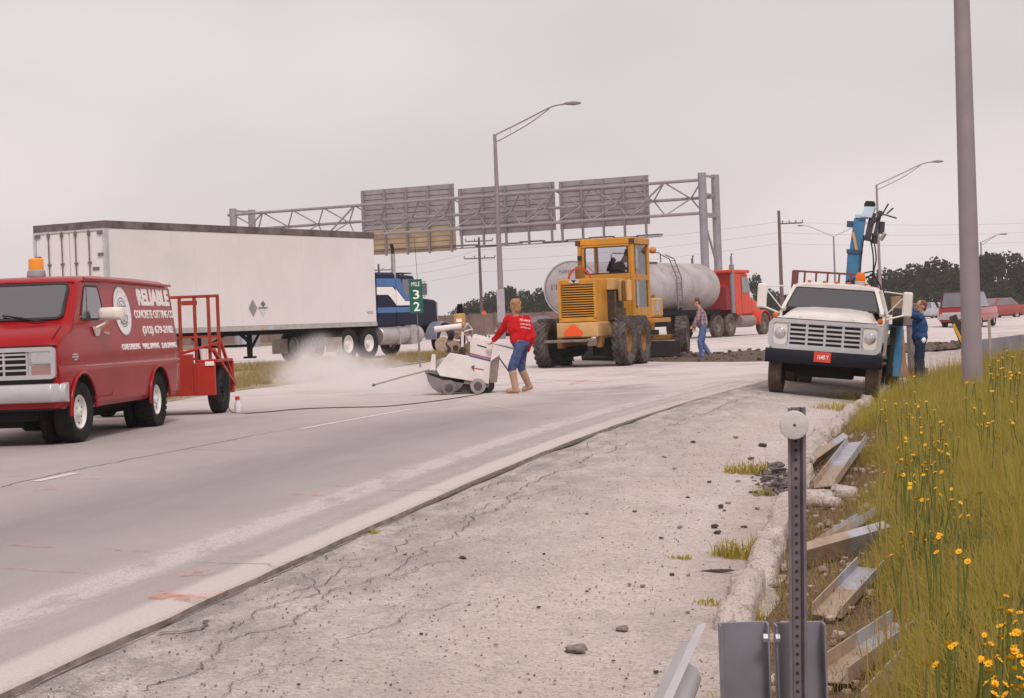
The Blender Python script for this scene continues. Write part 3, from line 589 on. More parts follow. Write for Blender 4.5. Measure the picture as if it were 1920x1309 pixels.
# ------------------------------------------------------------------ red equipment trailer hitched behind the van
RED2 = M('trailer_red_paint', (.42, .03, .018), .45, var=.12, scale=3, dirt=.35, dcol=(.2, .05, .04), dscale=2)
tr = empty('equipment_trailer', van.matrix_basis @ Vector((-4.7, 0, 0)), (0, 0, R(-95.5)), 'low red equipment trailer with upright gate behind the van', 'trailer')
MB().box(.42, .5, -1.0, .66, .3, .94).box(.42, .5, .66, 1.0, .3, .8).bar((.46, -1.0, .965), (.46, .55, .97), .05).bar((.3, .5, .97), (-.1, .93, 1.1), .045).build('front_panel', RED2, tr, bevel=.012)
MB().box(-.75, .42, -.7, .7, .34, .78).build('box', RED2, tr, bevel=.015)
MB().box(.5, .515, .35, .39, .3, .94).box(.5, .515, .68, .71, .3, .8).box(.5, .512, -.4, -.36, .3, .94).build('stiffener', RED2, tr)
for s in (-1, 1):
    MB().hexa([(-.55, s*.7, .8), (.42, s*.7, .8), (.42, s*1.03, .8), (-.55, s*1.03, .8), (-.55, s*.7, .845), (.42, s*.7, .845), (.42, s*1.03, .845), (-.55, s*1.03, .845)]).box(-.6, -.53, s*.88-.15, s*.88+.15, .3, .8).build('fender', RED2, tr, bevel=.01)
    wheel(tr, (-.08, s*.9, .365), 'trl', .365, .2, .2, RUBBER, BLACK, 'steel', s)
b = MB()
for y in (-.93, -.72, -.5, -.28, -.05, .1, .32, .56, .78, .93): b.bar((-.1, y, .78), (-.1, y, 1.83), .045)
b.bar((-.1, -.95, 1.83), (-.1, .95, 1.83), .045); b.bar((-.1, -.95, 1.2), (-.1, .95, 1.2), .035); b.build('gate', M('gate_rust_red', (.33, .045, .022), .6, var=.2), tr)
MB().box(-.12, -.07, .36, .6, 1.7, 1.77).build('gate_plate', MATS['gate_rust_red'], tr)
MB().bar((.46, .98, 1.0), (-.62, 1.02, .42), .05).bar((-.1, .93, 1.2), (-.62, 1.02, .42), .04).build('brace', RED2, tr)
MB().bar((.5, .25, .42), (1.75, 0, .5), .08).bar((.5, -.25, .42), (1.75, 0, .5), .08).cyl((1.75, 0, .42), (1.75, 0, .56), .05).build('tow_bar', RED2, tr)
MB().cyl((.0, -1.0, .365), (0, 1.0, .365), .05).build('axle', DARKM, tr)
MB().box(.513, .52, .86, 1.0, .755, .82).build('white_plate', LETTER, tr)
Tm = tr.matrix_basis
MB().lathe((0, 0, 0), (0, 0, 1), [(.036, 0), (.048, .13), (.05, .135), (.046, .135), (.034, .01)], 18).build('paper_cup', M('cup_white', (.85, .8, .78), .6, var=.03), None, 40)
cup = bpy.data.objects['paper_cup']; cup.location = Tm @ Vector((.36, .8, .846)); cup.scale = (1.25,)*3; tag(cup, 'white paper cup standing on the red trailer fender', 'cup')
bt = MB().lathe((0, 0, 0), (0, 0, 1), [(.05, 0), (.055, .01), (.055, .12), (.03, .17), (.03, .2)], 16).build('plastic_bottle', M('milky_plastic', (.7, .68, .68), .35, var=.1), None, 40)
MB().cyl((0, 0, .2), (0, 0, .25), .042, .03).build('cap', REDLENS, bt); bt.location = Tm @ Vector((-.05, 1.2, 0)); tag(bt, 'small white bottle with red cap on the road beside trailer wheel', 'bottle')
# ------------------------------------------------------------------ white semi trailer on the mainline
BOXW = M('trailer_white_panel', (.74, .7, .69), .45, var=.03, scale=.8, dirt=.22, dcol=(.56, .52, .5), dscale=.6)
RAILD = M('brown_top_rail', (.11, .08, .08), .6, var=.3, scale=3, dirt=.35, dcol=(.4, .36, .36), dscale=2); RODG = M('door_rod_grey', (.16, .13, .13), .6)
st = empty('semi_trailer', (-11.73, 48.56, .22), (0, 0, R(61.3)), 'long plain white box semi trailer on the highway behind the red van', 'semi trailer')
MB().box(.06, 13, -1.25, 1.25, 1.2, 3.918).build('box', BOXW, st, bevel=.01)
b = MB()
for k in range(12): b.box(.6+k*1.04, .612+k*1.04, -1.2535, -1.2495, 1.3, 3.9)
b.build('panel_seam', M('seam_pale', (.7, .665, .655), .5), st)
MB().box(.0, 13.02, -1.27, 1.27, 3.92, 4.12).build('roof_rail', RAILD, st, bevel=.01)
MB().box(.02, 13.01, -1.265, -1.2, 1.06, 1.2).box(.02, 13.01, 1.2, 1.265, 1.06, 1.2).build('side_rail', M('side_rail_grey', (.42, .4, .39), .5, var=.2, dirt=.4), st)
MB().box(-.02, .12, -1.27, -1.17, 1.1, 3.918).box(-.02, .12, 1.17, 1.27, 1.1, 3.918).box(-.02, .1, -1.17, 1.17, 3.86, 3.918).box(-.02, .1, -1.17, 1.17, 1.1, 1.22).build('rear_frame', M('frame_aluminium', (.55, .53, .53), .45, .3), st)
for s in (-1, 1):
    d = MB().box(.0, .06, min(s*.02, s*1.165), max(s*.02, s*1.165), 1.225, 3.855).build('door', BOXW, st, bevel=.008)
    for y in (.24, .71): MB().cyl((-.03, s*y-.04*s*0, 1.25), (-.03, s*y, 3.9), .018, n=8).box(-.05, .0, s*y-.04, s*y+.04, 3.75, 3.86).box(-.05, .0, s*y-.05, s*y+.05, 3.0, 3.05).box(-.05, .0, s*y-.05, s*y+.05, 2.2, 2.25).build('lock_rod', RODG, d)
    for z in (3.8, 3.23, 2.5, 1.7): MB().box(-.045, .0, s*1.1-.09, s*1.1+.09, z-.04, z+.04).build('hinge', RODG, d)
MB().box(-.025, .0, -1.02, -.8, 2.82, 2.9).build('door_plate', RODG, st)
def diam(x, z, r, m): 
    o = MB().prism([(x-r*.8, z), (x, z-r), (x+r*.8, z), (x, z+r)], lambda u, v, t: Vector((u, t, v)), -1.256, -1.263).build('placard_holder', m, st); return o
diam(6.33, 1.72, .26, M('placard_grey', (.3, .29, .3), .5)); diam(6.82, 1.72, .26, M('placard_pale', (.62, .6, .6), .5)); MB().box(6.6, 7.04, -1.266, -1.2635, 1.7, 1.74).prism([(6.82-.12, 1.84), (6.82, 1.74), (6.94, 1.84), (6.82, 1.93)], lambda u, v, t: Vector((u, t, v)), -1.2635, -1.266).build('placard_mark', M('placard_dark', (.14, .14, .15), .5), st)
text('4502', M('placard_dark', (.14, .14, .15)), st, (12.45, -1.252, 1.46), (1, 0, 0), (0, 0, 1), .36, .09, 'unit_number')
MB().box(.2, 12.7, -.5, -.4, .92, 1.06).box(.2, 12.7, .4, .5, .92, 1.06).build('frame_rail', DARKM, st)
for s in (-1, 1):
    MB().bar((6.5, s*.95, .3), (6.5, s*.95, 1.1), .12).box(6.36, 6.64, s*.95-.14, s*.95+.14, .24, .3).bar((6.5, s*.95, .45), (7.55, s*.6, 1.05), .06).bar((6.0, s*.9, 1.05), (6.45, s*.95, .75), .08).build('landing_leg', DARKM, st)
MB().bar((6.5, -.95, .62), (6.5, .95, .62), .07).hexa([(5.9, -1.1, 1.0), (7.1, -1.1, 1.0), (7.1, 1.1, 1.0), (5.9, 1.1, 1.0), (5.9, -1.1, 1.06), (7.1, -1.1, 1.06), (7.1, 1.1, 1.06), (5.9, 1.1, 1.06)]).build('landing_cross_brace', DARKM, st)
MB().cyl((6.75, -1.256, 1.12), (6.75, -1.275, 1.12), .05).build('marker_lamp', AMBER, st)
for x in (1.3, 2.6):
    for s in (-1, 1): wheel(st, (x, s*1.08, .52), 'semi', .52, .28, .29, RUBBER, WHITEP, 'dish', s)
MB().box(-.02, .06, -1.1, 1.1, .45, .55).box(.0, .06, -.6, -.5, .5, 1.1).box(.0, .06, .5, .6, .5, 1.1).build('rear_bumper', DARKM, st)
# blue and white tractor pulling it
NAVY = M('tractor_navy', (.008, .012, .036), .4, var=.15, spec=.15); MBLUE = M('tractor_blue', (.065, .16, .36), .35, var=.08); ALU = M('polished_aluminium', (.5, .47, .46), .35, .6, var=.2, dirt=.4)
tc_ = empty('semi_tractor', st.matrix_basis @ Vector((11, 0, 0)), (0, 0, R(61.3)), 'dark blue long-nose truck tractor with white stripe pulling the white trailer', 'truck')
f = lambda x: x-11
MB().box(f(13.25), f(14.45), -1.12, 1.12, 1.0, 2.8).build('sleeper', NAVY, tc_, bevel=.07)
cb = MB().hexa([(f(14.47), -1.1, 1.0), (f(16.1), -1.1, 1.0), (f(16.1), 1.1, 1.0), (f(14.47), 1.1, 1.0), (f(14.47), -1.05, 2.78), (f(15.75), -1.05, 2.72), (f(15.75), 1.05, 2.72), (f(14.47), 1.05, 2.78)]).build('cab', NAVY, tc_, bevel=.06)
for s in (-1, 1):
    q = [(f(15.0), s*1.088, 2.0), (f(15.88), s*1.088, 2.0), (f(15.68), s*1.062, 2.6), (f(14.95), s*1.062, 2.6)]
    q = q if s < 0 else [q[1], q[0], q[3], q[2]]
    MB().panel(*q, rad=.06, th=.01, off=.0).build('side_window', VGLASS, tc_)
    MB().cyl((f(14.42+.12), s*1.0, 1.1), (f(14.54), s*1.0, 3.45), .075, n=14).build('exhaust_stack', ALU, tc_, 40); MB().tube([(f(14.54), s*1.0, 3.4), (f(14.54), s*1.0, 3.62), (f(14.46), s*1.0, 3.78)], .06).build('stack_tip', BLACK, tc_)
    MB().tube([(f(15.9), s*1.1, 2.0), (f(15.9), s*1.38, 2.0), (f(15.9), s*1.38, 2.5), (f(15.9), s*1.1, 2.5)], .02).box(f(15.86), f(15.9), s*1.38-.09, s*1.38+.09, 2.05, 2.45).build('mirror', CHROME, tc_)
    MB().cyl((f(13.35), s*.98, .72), (f(15.9), s*.98, .72), .31, n=24).build('fuel_tank', ALU, tc_, 40, .03)
    MB().box(f(14.3), f(14.36), s*.98-.32, s*.98+.32, .42, 1.02).box(f(15.0), f(15.35), s*1.05-.27, s*1.05+.27, .4, 1.05).build('tank_step', ALU, tc_)
    MB().rings([[Vector((f(17.4)+.66*math.cos(R(a))*k, s*y, .52+.62*math.sin(R(a))*k)) for a in range(0, 185, 12)] for y, k in ((.8, 1), (1.22, 1), (1.24, .95))], False, False, closed=False).build('fender', M('fender_grey_blue', (.2, .2, .26), .35, var=.1), tc_, 50)
    for x, nm in ((11.45, 'd'), (12.65, 'd'), (17.4, 's')): wheel(tc_, (f(x), s*1.06, .51), 'semi', .52, .28, .29, RUBBER, WHITEP, 'dish', s)
    MB().box(f(10.75), f(10.79), s*1.05-.3, s*1.05+.3, .28, .75).build('mud_flap', M('mud_flap_tan', (.4, .33, .3), .8, var=.2), tc_)
    # stripes
    def sp2(pts, m, o=0.0, nm='stripe'):
        MB().prism([(f(u), v) for u, v in pts], lambda u, v, t: Vector((u, s*(t), v)), 1.121+o, 1.127+o).build(nm, m, tc_)
    sp2([(13.27, 2.36), (14.3, 2.36), (14.42, 2.3), (14.42, 2.62), (13.27, 2.62)], MBLUE); sp2([(13.27, 2.08), (13.95, 2.08), (14.1, 2.0), (14.43, 1.75), (14.43, 2.2), (14.25, 2.34), (13.27, 2.34)], LETTER)
    sp2([(14.48, 2.28), (15.05, 1.86), (15.75, 1.86), (15.75, 1.72), (14.48, 1.72)], LETTER, -.02); sp2([(14.48, 2.65), (14.8, 2.6), (15.1, 2.05), (15.75, 1.99), (15.75, 1.88), (15.07, 1.88), (14.48, 2.32)], MBLUE, -.02)
    sp2([(13.27, 1.48), (14.43, 1.48), (14.43, 1.66), (13.27, 1.66)], MBLUE); sp2([(14.48, 1.48), (16.0, 1.48), (16.0, 1.66), (14.48, 1.66)], MBLUE, -.02)
MB().hexa([(f(15.85), -.75, 1.0), (f(18.0), -.62, 1.0), (f(18.0), .62, 1.0), (f(15.85), .75, 1.0), (f(15.85), -.72, 2.05), (f(17.9), -.58, 1.9), (f(17.9), .58, 1.9), (f(15.85), .72, 2.05)]).build('hood', NAVY, tc_, bevel=.06)
MB().box(f(18.0), f(18.08), -.55, .55, .95, 1.85).build('radiator', CHROME, tc_, bevel=.02)
MB().panel((f(16.12), -.95, 2.08), (f(16.12), .95, 2.08), (f(15.8), .92, 2.64), (f(15.8), -.92, 2.64), rad=.06, th=.01, off=-.01).build('windscreen', VGLASS, tc_)
MB().box(f(11), f(18), -.45, -.35, .75, 1.0).box(f(11), f(18), .35, .45, .75, 1.0).box(f(11.2), f(12.9), -.5, .5, 1.0, 1.06).build('frame', DARKM, tc_)
MB().box(f(13.3), f(15.7), -1.0, 1.0, 2.79, 2.83).build('roof_cap', NAVY, tc_, bevel=.02)
for y in (-.7, -.35, 0, .35, .7): MB().ell((f(15.6), y, 2.8), (.06, .05, .04), 8, 6).build('marker_lamp', AMBER, tc_)
MB().cyl((f(15.85), -1.12, 2.5), (f(15.7), -1.16, 4.0), .008, n=5).build('antenna', BLACK, tc_)

# ------------------------------------------------------------------ red tractor with white tank trailer
TANK = M('tank_dusty_white', (.44, .4, .4), .55, var=.1, scale=1.2, dirt=.85, dcol=(.27, .235, .23), dscale=1.1); ORED = M('truck_orange_red', (.6, .055, .025), .4, var=.08, dirt=.15, dcol=(.35, .14, .1))
TKP = (2.39, 69.92, .2); TKR = (0, 0, R(59))
tk = empty('tank_trailer', TKP, TKR, 'dusty white cylindrical tank trailer behind the yellow grader', 'tank trailer')
def ering(x, k): return [Vector((x, 1.2*k*math.cos(2*math.pi*j/36), 2.22+1.06*k*math.sin(2*math.pi*j/36))) for j in range(36)]
MB().rings([ering(x, k) for x, k in ((-.25, .12), (-.22, .5), (-.12, .82), (-.02, .97), (.06, 1), (11.0, 1), (11.2, .97), (11.4, .85), (11.55, .6), (11.6, .15))]).build('tank', TANK, tk, 40)
MB().rings([[Vector((x, 1.2*k*math.cos(2*math.pi*j/36), 2.22+1.06*k*math.sin(2*math.pi*j/36))) for j in range(36)] for x, k in ((-.02, .985), (-.03, 1.03), (.1, 1.03), (.11, .99))], False, False).build('end_band', M('band_grey', (.4, .37, .38), .5), tk, 40)
for x in (2.8, 5.6, 8.4): MB().rings([ering(x-.04, 1.0), ering(x-.04, 1.012), ering(x+.04, 1.012), ering(x+.04, 1.0)], False, False).build('tank_band', TANK, tk, 40)
b = MB().cyl((5.2, 0, 3.25), (5.2, 0, 3.45), .35, n=18); b.box(4.4, 6.6, -.45, .45, 3.22, 3.3); b.build('manhole', M('manhole_dark', (.14, .12, .12), .7), tk, 40)
b = MB()
for y in (-.5, .5): b.tube([(4.3, y, 3.25), (4.3, y, 3.6), (4.5, y, 3.68), (6.6, y, 3.68), (6.8, y, 3.6), (6.8, y, 3.25)], .025)
b.build('walk_rail', RODG, tk)
b = MB()
for x in (6.7, 7.15): b.tube([(x, -.55, 3.6), (x, -.95, 3.4), (x, -1.26, 2.6), (x, -1.28, 1.3)], .025)
for k in range(9): z = 1.4+k*.24; yy = -1.27+max(0, z-2.5)*.32; b.bar((6.7, yy, z), (7.15, yy, z), .03)
b.build('ladder', RODG, tk)
MB().box(.3, 12.2, -.45, .45, 1.0, 1.2).box(2.0, 11, -1.22, -1.15, 1.05, 1.25).box(3.2, 5.8, -1.2, -.6, .6, 1.05).box(6.5, 8.6, -1.2, 1.2, .95, 1.18).box(.8, 3.4, -.9, .9, .7, 1.05).build('chassis', DARKM, tk)
for x in (1.4, 2.7):
    for s in (-1, 1): wheel(tk, (x, s*1.05, .51), 'tank', .52, .28, .28, DUSTRUB, M('dusty_rim', (.2, .16, .14), .8), 'dish', s)
text('1197', M('tank_number_grey', (.08, .08, .09), .7), tk, (-.262, .75, 2.2), (0, -1, 0), (0, 0, 1), .7, .22, 'unit_number'); text('ASPHALT', MATS['tank_number_grey'], tk, (-.235, .42, 2.85), (0, -1, 0), (0, 0, 1), .8, .12, 'small_lettering')
tt = empty('tank_tractor', tk.matrix_basis @ Vector((11, 0, 0)), TKR, 'orange-red truck tractor coupled to the dusty tank trailer', 'truck')
f = lambda x: x-11
cabR = MB().hexa([(f(13.1), -1.05, .95), (f(14.95), -1.05, .95), (f(14.95), 1.05, .95), (f(13.1), 1.05, .95), (f(13.1), -1.0, 2.85), (f(14.55), -1.0, 2.82), (f(14.55), 1.0, 2.82), (f(13.1), 1.0, 2.85)]).build('cab', ORED, tt, bevel=.07)
MB().box(f(12.75), f(14.75), -1.04, 1.04, 2.83, 2.98).build('roof_visor', ORED, tt, bevel=.05)
for s in (-1, 1):
    q = [(f(13.85), s*1.034, 1.95), (f(14.75), s*1.034, 1.95), (f(14.5), s*1.012, 2.65), (f(13.85), s*1.012, 2.65)]; q = q if s < 0 else [q[1], q[0], q[3], q[2]]
    MB().panel(*q, rad=.06, th=.01, off=0).build('side_window', M('window_teal_grey', (.2, .23, .24), .08, spec=.8), tt)
    dq = [(f(13.75), s*1.05, 1.0), (f(14.85), s*1.05, 1.0), (f(14.8), s*1.026, 2.75), (f(13.75), s*1.02, 2.75)]; dq = dq if s < 0 else [dq[1], dq[0], dq[3], dq[2]]
    MB().frame(*dq, .015, .05, .004, -.001).build('door_seam', M('seam_dark', (.07, .008, .008)), tt)
    MB().cyl((f(12.95), s*.95, 1.0), (f(12.95), s*.95, 3.2), .11, n=14).tube([(f(12.95), s*.95, 3.2), (f(12.95), s*.95, 3.55), (f(13.02), s*.95, 3.68)], .055).build('exhaust_stack', RODG if s > 0 else M('stack_grey', (.27, .25, .26), .5, .3), tt, 40)
    MB().cyl((f(13.5), s*.9, .68), (f(15.0), s*.9, .68), .28, n=20).build('fuel_tank', M('tank_mud_grey', (.27, .22, .21), .6, .2), tt, 40, .02)
    MB().rings([[Vector((f(16.0)+.68*math.cos(R(a))*k, s*y, .5+.66*math.sin(R(a))*k)) for a in range(0, 185, 12)] for y, k in ((.7, 1), (1.18, 1), (1.2, .93))], False, False, closed=False).build('fender', ORED, tt, 50)
    for x in (10.95, 12.25, 16.0): wheel(tt, (f(x), s*1.03, .51), 'tank', .52, .28, .28, DUSTRUB, MATS['dusty_rim'], 'dish', s)
MB().hexa([(f(14.9), -.85, .95), (f(16.75), -.7, .95), (f(16.75), .7, .95), (f(14.9), .85, .95), (f(14.9), -.8, 1.95), (f(16.6), -.62, 1.5), (f(16.6), .62, 1.5), (f(14.9), .8, 1.95)]).build('hood', ORED, tt, bevel=.12)
MB().box(f(16.7), f(16.95), -1.1, 1.1, .5, .85).build('bumper', M('orange_bumper', (.5, .1, .03), .5), tt, bevel=.04)
MB().panel((f(14.99), -.92, 2.0), (f(14.99), .92, 2.0), (f(14.6), .9, 2.7), (f(14.6), -.9, 2.7), rad=.06, th=.01, off=-.01).build('windscreen', VGLASS, tt)
MB().box(f(10.4), f(16.6), -.45, .45, .7, .95).box(f(11.0), f(13.0), -1.1, 1.1, .98, 1.04).build('frame', DARKM, tt)
MB().box(f(12.4), f(13.1), -.9, .9, 1.2, 2.2).build('headache_rack', M('rack_dark_red', (.25, .03, .03), .6), tt)
# ------------------------------------------------------------------ yellow motor grader
YEL = M('grader_yellow', (.6, .27, .025), .5, var=.12, scale=2.5, dirt=.4, dcol=(.3, .15, .05), dscale=2); YPALE = M('faded_yellow', (.58, .35, .14), .55, var=.12, scale=3, dirt=.45, dcol=(.33, .2, .1)); YDK = M('grimy_yellow', (.3, .14, .03), .7, var=.3, dirt=.6, dcol=(.06, .04, .03))
GT = M('grader_tyre', (.06, .05, .046), .95, var=.3, dirt=.75, dcol=(.19, .155, .135), dscale=5)
gd = empty('motor_grader', (2.15, 47.94, .0), (0, 0, R(71.3)), 'yellow motor grader seen from behind with orange triangle and driver', 'motor grader')
MB().box(-1.5, .55, -.57, .44, .8, 2.28).build('engine_cowl', YEL, gd, bevel=.03)
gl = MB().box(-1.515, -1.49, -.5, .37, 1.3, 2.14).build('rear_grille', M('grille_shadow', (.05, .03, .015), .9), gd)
for k in range(13): MB().box(-1.55, -1.51, -.5, .37, 1.325+k*.063, 1.352+k*.063).build('louver', YEL, gl)
MB().box(-1.56, -1.5, -.57, -.5, 1.22, 2.2).box(-1.56, -1.5, .37, .44, 1.22, 2.2).box(-1.56, -1.5, -.57, .44, 1.18, 1.29).build('grille_frame', YEL, gd, bevel=.01)
MB().box(-1.55, -1.5, -.12, .14, 2.17, 2.26).build('badge_plate', M('badge_grey', (.5, .48, .45), .4), gd); MB().prism([(-.06, 2.25), (.08, 2.25), (.01, 2.17)], lambda u, v, t: Vector((t, u, v)), -1.551, -1.556).build('badge_mark', BLACK, gd)
MB().hexa([(-1.6, -.6, .78), (.9, -.6, .78), (.9, .5, .78), (-1.6, .5, .78), (-1.6, -.6, 1.16), (.9, -.6, 1.16), (.9, .5, 1.16), (-1.6, .5, 1.16)]).build('rear_frame', YPALE, gd, bevel=.03)
MB().prism([(-.16, .82), (.26, .82), (.31, .9), (.12, 1.1), (-.01, 1.1), (-.21, .9)], lambda u, v, t: Vector((t, u, v)), -1.605, -1.62).build('warning_triangle', M('safety_orange', (.85, .1, .015), .5, var=.05), gd)
MB().box(-1.85, -1.6, -.4, .78, .66, .73).box(-1.78, -1.62, -.58, -.35, .55, .75).build('rear_hitch', M('hitch_mud', (.2, .15, .12), .8, var=.3), gd, bevel=.02)
MB().box(-1.3, 1.0, -.6, -.45, .5, .82).box(-1.3, 1.0, .45, .6, .5, .82).build('tandem_case', YDK, gd, bevel=.03)
MB().box(-1.1, -.5, -.9, -.3, .28, .6).cyl((-1.0, .7, .5), (1.0, .7, .5), .26).cyl((-1.0, -.7, .5), (1.0, -.7, .5), .26).build('tandem_drive', DARKM, gd)
for x in (-.75, .75):
    for s in (-1, 1): wheel(gd, (x, s*1.06, .645), 'grad', .62, .36, .33, GT, YDK, 'dish', s, (22, 'chev', .035))
for s in (-1, 1): wheel(gd, (6.1, s*.98, .62), 'gradF', .6, .34, .32, GT, M('pale_rim', (.32, .25, .21), .8), 'dish', s, (26, 'block', .015), R(8))
# right hand engine side: battery box, open bay, air filters
MB().box(-.55, .55, -.78, -.57, 1.98, 2.28).build('battery_box', YPALE, gd, bevel=.02); MB().box(-.5, .5, -.74, -.58, 1.2, 1.98).build('engine_bay', M('engine_grime', (.06, .04, .03), .9, var=.5, scale=8), gd)
for k, y in enumerate((-.84, -.98, -1.1)): MB().cyl((-.1-.1*k, y, 1.68), (-.1-.1*k, y, 2.22), .085, n=14).build('air_filter', (YPALE, YDK, YPALE)[k], gd, 40, .015)
b = MB().box(-.2, .5, -.8, -.62, 1.15, 1.5)
for x in (-.35, 0, .35): b.cyl((x, -.72, 1.2), (x, -.72, 1.95), .05)
b.build('engine_block', M('engine_oily', (.12, .075, .045), .7, var=.5, scale=9), gd)
MB().cyl((-.4, .17, 2.27), (-.4, .17, 2.6), .13, n=16).lathe((-.4, .17, 2.6), (0, 0, 1), [(.13, 0), (.05, .05), (.05, .2)], 12).build('muffler', YDK, gd, 40); MB().cyl((-.4, .17, 2.78), (-.4, .17, 2.9), .06).build('exhaust_cap', BLACK, gd)
MB().rings([[Vector((-.7, .1+r*math.cos(R(a)), 2.28+r*math.sin(R(a)))) for a in range(0, 181, 15)] for r in (.32, .27)]+[[Vector((-.74, .1+r*math.cos(R(a)), 2.28+r*math.sin(R(a)))) for a in range(0, 181, 15)] for r in (.27, .32)], False, False, closed=False).build('red_guard', M('guard_red', (.5, .06, .03), .5), gd)
# cab
cab = MB()
for x in (1.1, 2.7):
    for y in (-.86, .6): cab.box(x-.06, x+.06, y-.05, y+.05, 1.2, 3.22)
cab.box(1.04, 2.76, -.93, .66, 3.22, 3.4); cab.box(1.05, 1.13, -.81, .55, 1.2, 2.44); cab.box(1.05, 1.13, -.81, .55, 3.16, 3.22)
cab.box(1.07, 1.12, .44, .55, 2.44, 3.16); cab.box(1.07, 1.12, -.81, -.74, 2.44, 3.16); cab.box(1.16, 2.64, -.9, -.84, 1.2, 1.5); cab.box(1.16, 2.64, .58, .64, 1.2, 2.2); cab.box(2.66, 2.74, -.81, .55, 1.2, 1.9); cab.box(1.04, 2.76, -.9, .64, 1.1, 1.2)
cb = cab.build('cab', YEL, gd, bevel=.02)
GL = glass('cab_glass', (.9, .9, .92), -.02)
MB().box(1.085, 1.095, -.74, .44, 2.44, 3.16).build('rear_window', GL, cb); MB().box(2.69, 2.7, -.81, .55, 1.9, 3.2).build('windscreen', GL, cb)
MB().frame((1.06, .46, 2.43), (1.06, -.76, 2.43), (1.06, -.76, 3.18), (1.06, .46, 3.18), .035, .07, .02, -.012).build('window_seal', MATS['rubber_seal'], cb, 50)
MB().box(1.17, 2.64, -.865, -.855, 1.5, 3.2).build('door_glass', GL, cb); MB().box(1.32, 1.44, -.895, -.84, 1.5, 3.2).box(1.18, 2.62, -.895, -.84, 2.25, 2.4).build('door_frame', YEL, cb)
MB().box(1.2, 1.4, -.934, -.9, 2.55, 3.1).box(1.2, 1.4, -.934, -.9, 1.55, 2.2).build('door_pane', M('pane_mauve', (.22, .19, .22), .08, spec=.8), cb)
for y0, y1 in ((.56, .7), (-.95, -.8)): MB().box(1.02, 1.06, y0, y1, 3.22, 3.36).build('work_lamp', M('lamp_brown', (.1, .05, .03), .5), cb)
MB().ell((2.9, -.98, 3.08), (.12, .1, .1)).build('side_lamp', M('lamp_orange', (.6, .22, .06), .4), cb)
MB().box(1.5, 2.0, -.45, .15, 1.55, 1.7).box(1.4, 1.5, -.45, .15, 1.7, 2.25).build('seat', DARKM, cb)
MB().tube([(2.5, -.15, 1.2), (2.3, -.15, 2.1)], .03).lathe((2.28, -.15, 2.12), (-.4, 0, 1), [(.2, 0), (.22, .02), (.2, .04)], 18).build('steering_column', DARKM, cb)
MB().box(2.85, 4.0, -.95, -.45, 1.22, 1.76).build('fuel_tank', YPALE, gd, bevel=.06); MB().box(3.2, 3.5, -.957, -.95, 1.4, 1.66).build('tank_label', M('label_blue_grey', (.42, .46, .55), .5), gd)
MB().bar((2.2, 0, 1.4), (6.3, 0, 1.75), .28, .3).bar((6.1, 0, .65), (6.1, 0, 1.75), .25).bar((6.1, -.95, .62), (6.1, .95, .62), .16).build('main_beam', YDK, gd, bevel=.02)
MB().box(2.8, 4.6, -1.0, -.4, 1.08, 1.2).build('step_plate', YEL, gd)
MB().rings([[Vector((3.7+dx*1.0+y*.35, y, z)) for dx, z in ((-.02, .12), (.1, .02), (.14, .02), (.06, .3), (.1, .55), (.06, .55), (0, .3))] for y in (-1.6, 1.6)]).build('blade', M('blade_dark_steel', (.05, .045, .045), .6, .4), gd, 30)
MB().box(3.0, 4.4, -.7, .7, .72, .86).bar((3.6, -.5, .86), (3.2, -.6, 1.6), .09).bar((3.6, .5, .86), (3.2, .6, 1.6), .09).bar((4.3, 0, .8), (5.9, 0, .95), .14).build('circle_drawbar', M('oily_black', (.03, .025, .022), .7, var=.4), gd)
# ------------------------------------------------------------------ white utility truck with blue drill mast, leaning towards the kerb
TW = M('truck_white_paint', (.74, .7, .64), .35, var=.05, dirt=.3, dcol=(.5, .43, .38), dscale=1.5, coat=.3); TSIL = M('grille_silver', (.55, .54, .57), .4, .35, var=.06)
RIGB = M('rig_blue', (.06, .22, .42), .45, var=.15, scale=3, dirt=.4, dcol=(.12, .16, .2), dscale=4); RIGL = M('rig_pale_blue', (.45, .56, .66), .4, var=.1)
S_ = .92
ut = empty('utility_truck', (5.32, 30.81, -.194), (R(-6), 0, R(-104.8)), 'white utility truck with silver grille and blue drill mast parked by the kerb', 'truck'); ut.rotation_mode = 'XYZ'; ut.scale = (S_,)*3
# nose: hood, fenders
def nsec(x, w, zt, zs): return [Vector((x, y, z)) for y, z in ((w-.02, .82), (w, .95), (w, zs-.1), (w-.03, zs), (w-.18, zs+.02), (w-.26, zt-.04), (w-.36, zt), (w*.3, zt+.025))]+[Vector((x, -y, z)) for y, z in ((w*.3, zt+.025), (w-.36, zt), (w-.26, zt-.04), (w-.18, zs+.02), (w-.03, zs), (w, zs-.1), (w, .95), (w-.02, .82))]
nose = MB().rings([nsec(-.25, .97, 1.6, 1.4), nsec(.1, .985, 1.58, 1.4), nsec(.7, .99, 1.53, 1.38), nsec(1.15, .985, 1.465, 1.36), nsec(1.24, .98, 1.43, 1.35), nsec(1.27, .975, 1.38, 1.34)]).build('hood', TW, ut, 35)
c = MB()
for s in (-1, 1): c.cyl((.72, s*.6, .5), (.72, s*1.3, .5), .55, n=32)
cut(nose, c); nose.data.polygons.foreach_set('use_smooth', [True]*len(nose.data.polygons)); nose.data.set_sharp_from_angle(angle=R(35))
q = lambda y0, y1, z0, z1, x=1.28: [(x, y0, z0), (x, y1, z0), (x, y1, z1), (x, y0, z1)]
gl = MB().box(1.2, 1.29, -.97, .97, .84, 1.345).build('grille', BLACK, ut); MB().frame(*q(-1.0, 1.0, .83, 1.37), .07, .13, .06, -.01).build('grille_surround', TSIL, gl, 45)
b = MB()
for k in range(6): z = .91+k*.08; b.box(1.285, 1.315, -.64, .64, z-.022, z+.012)
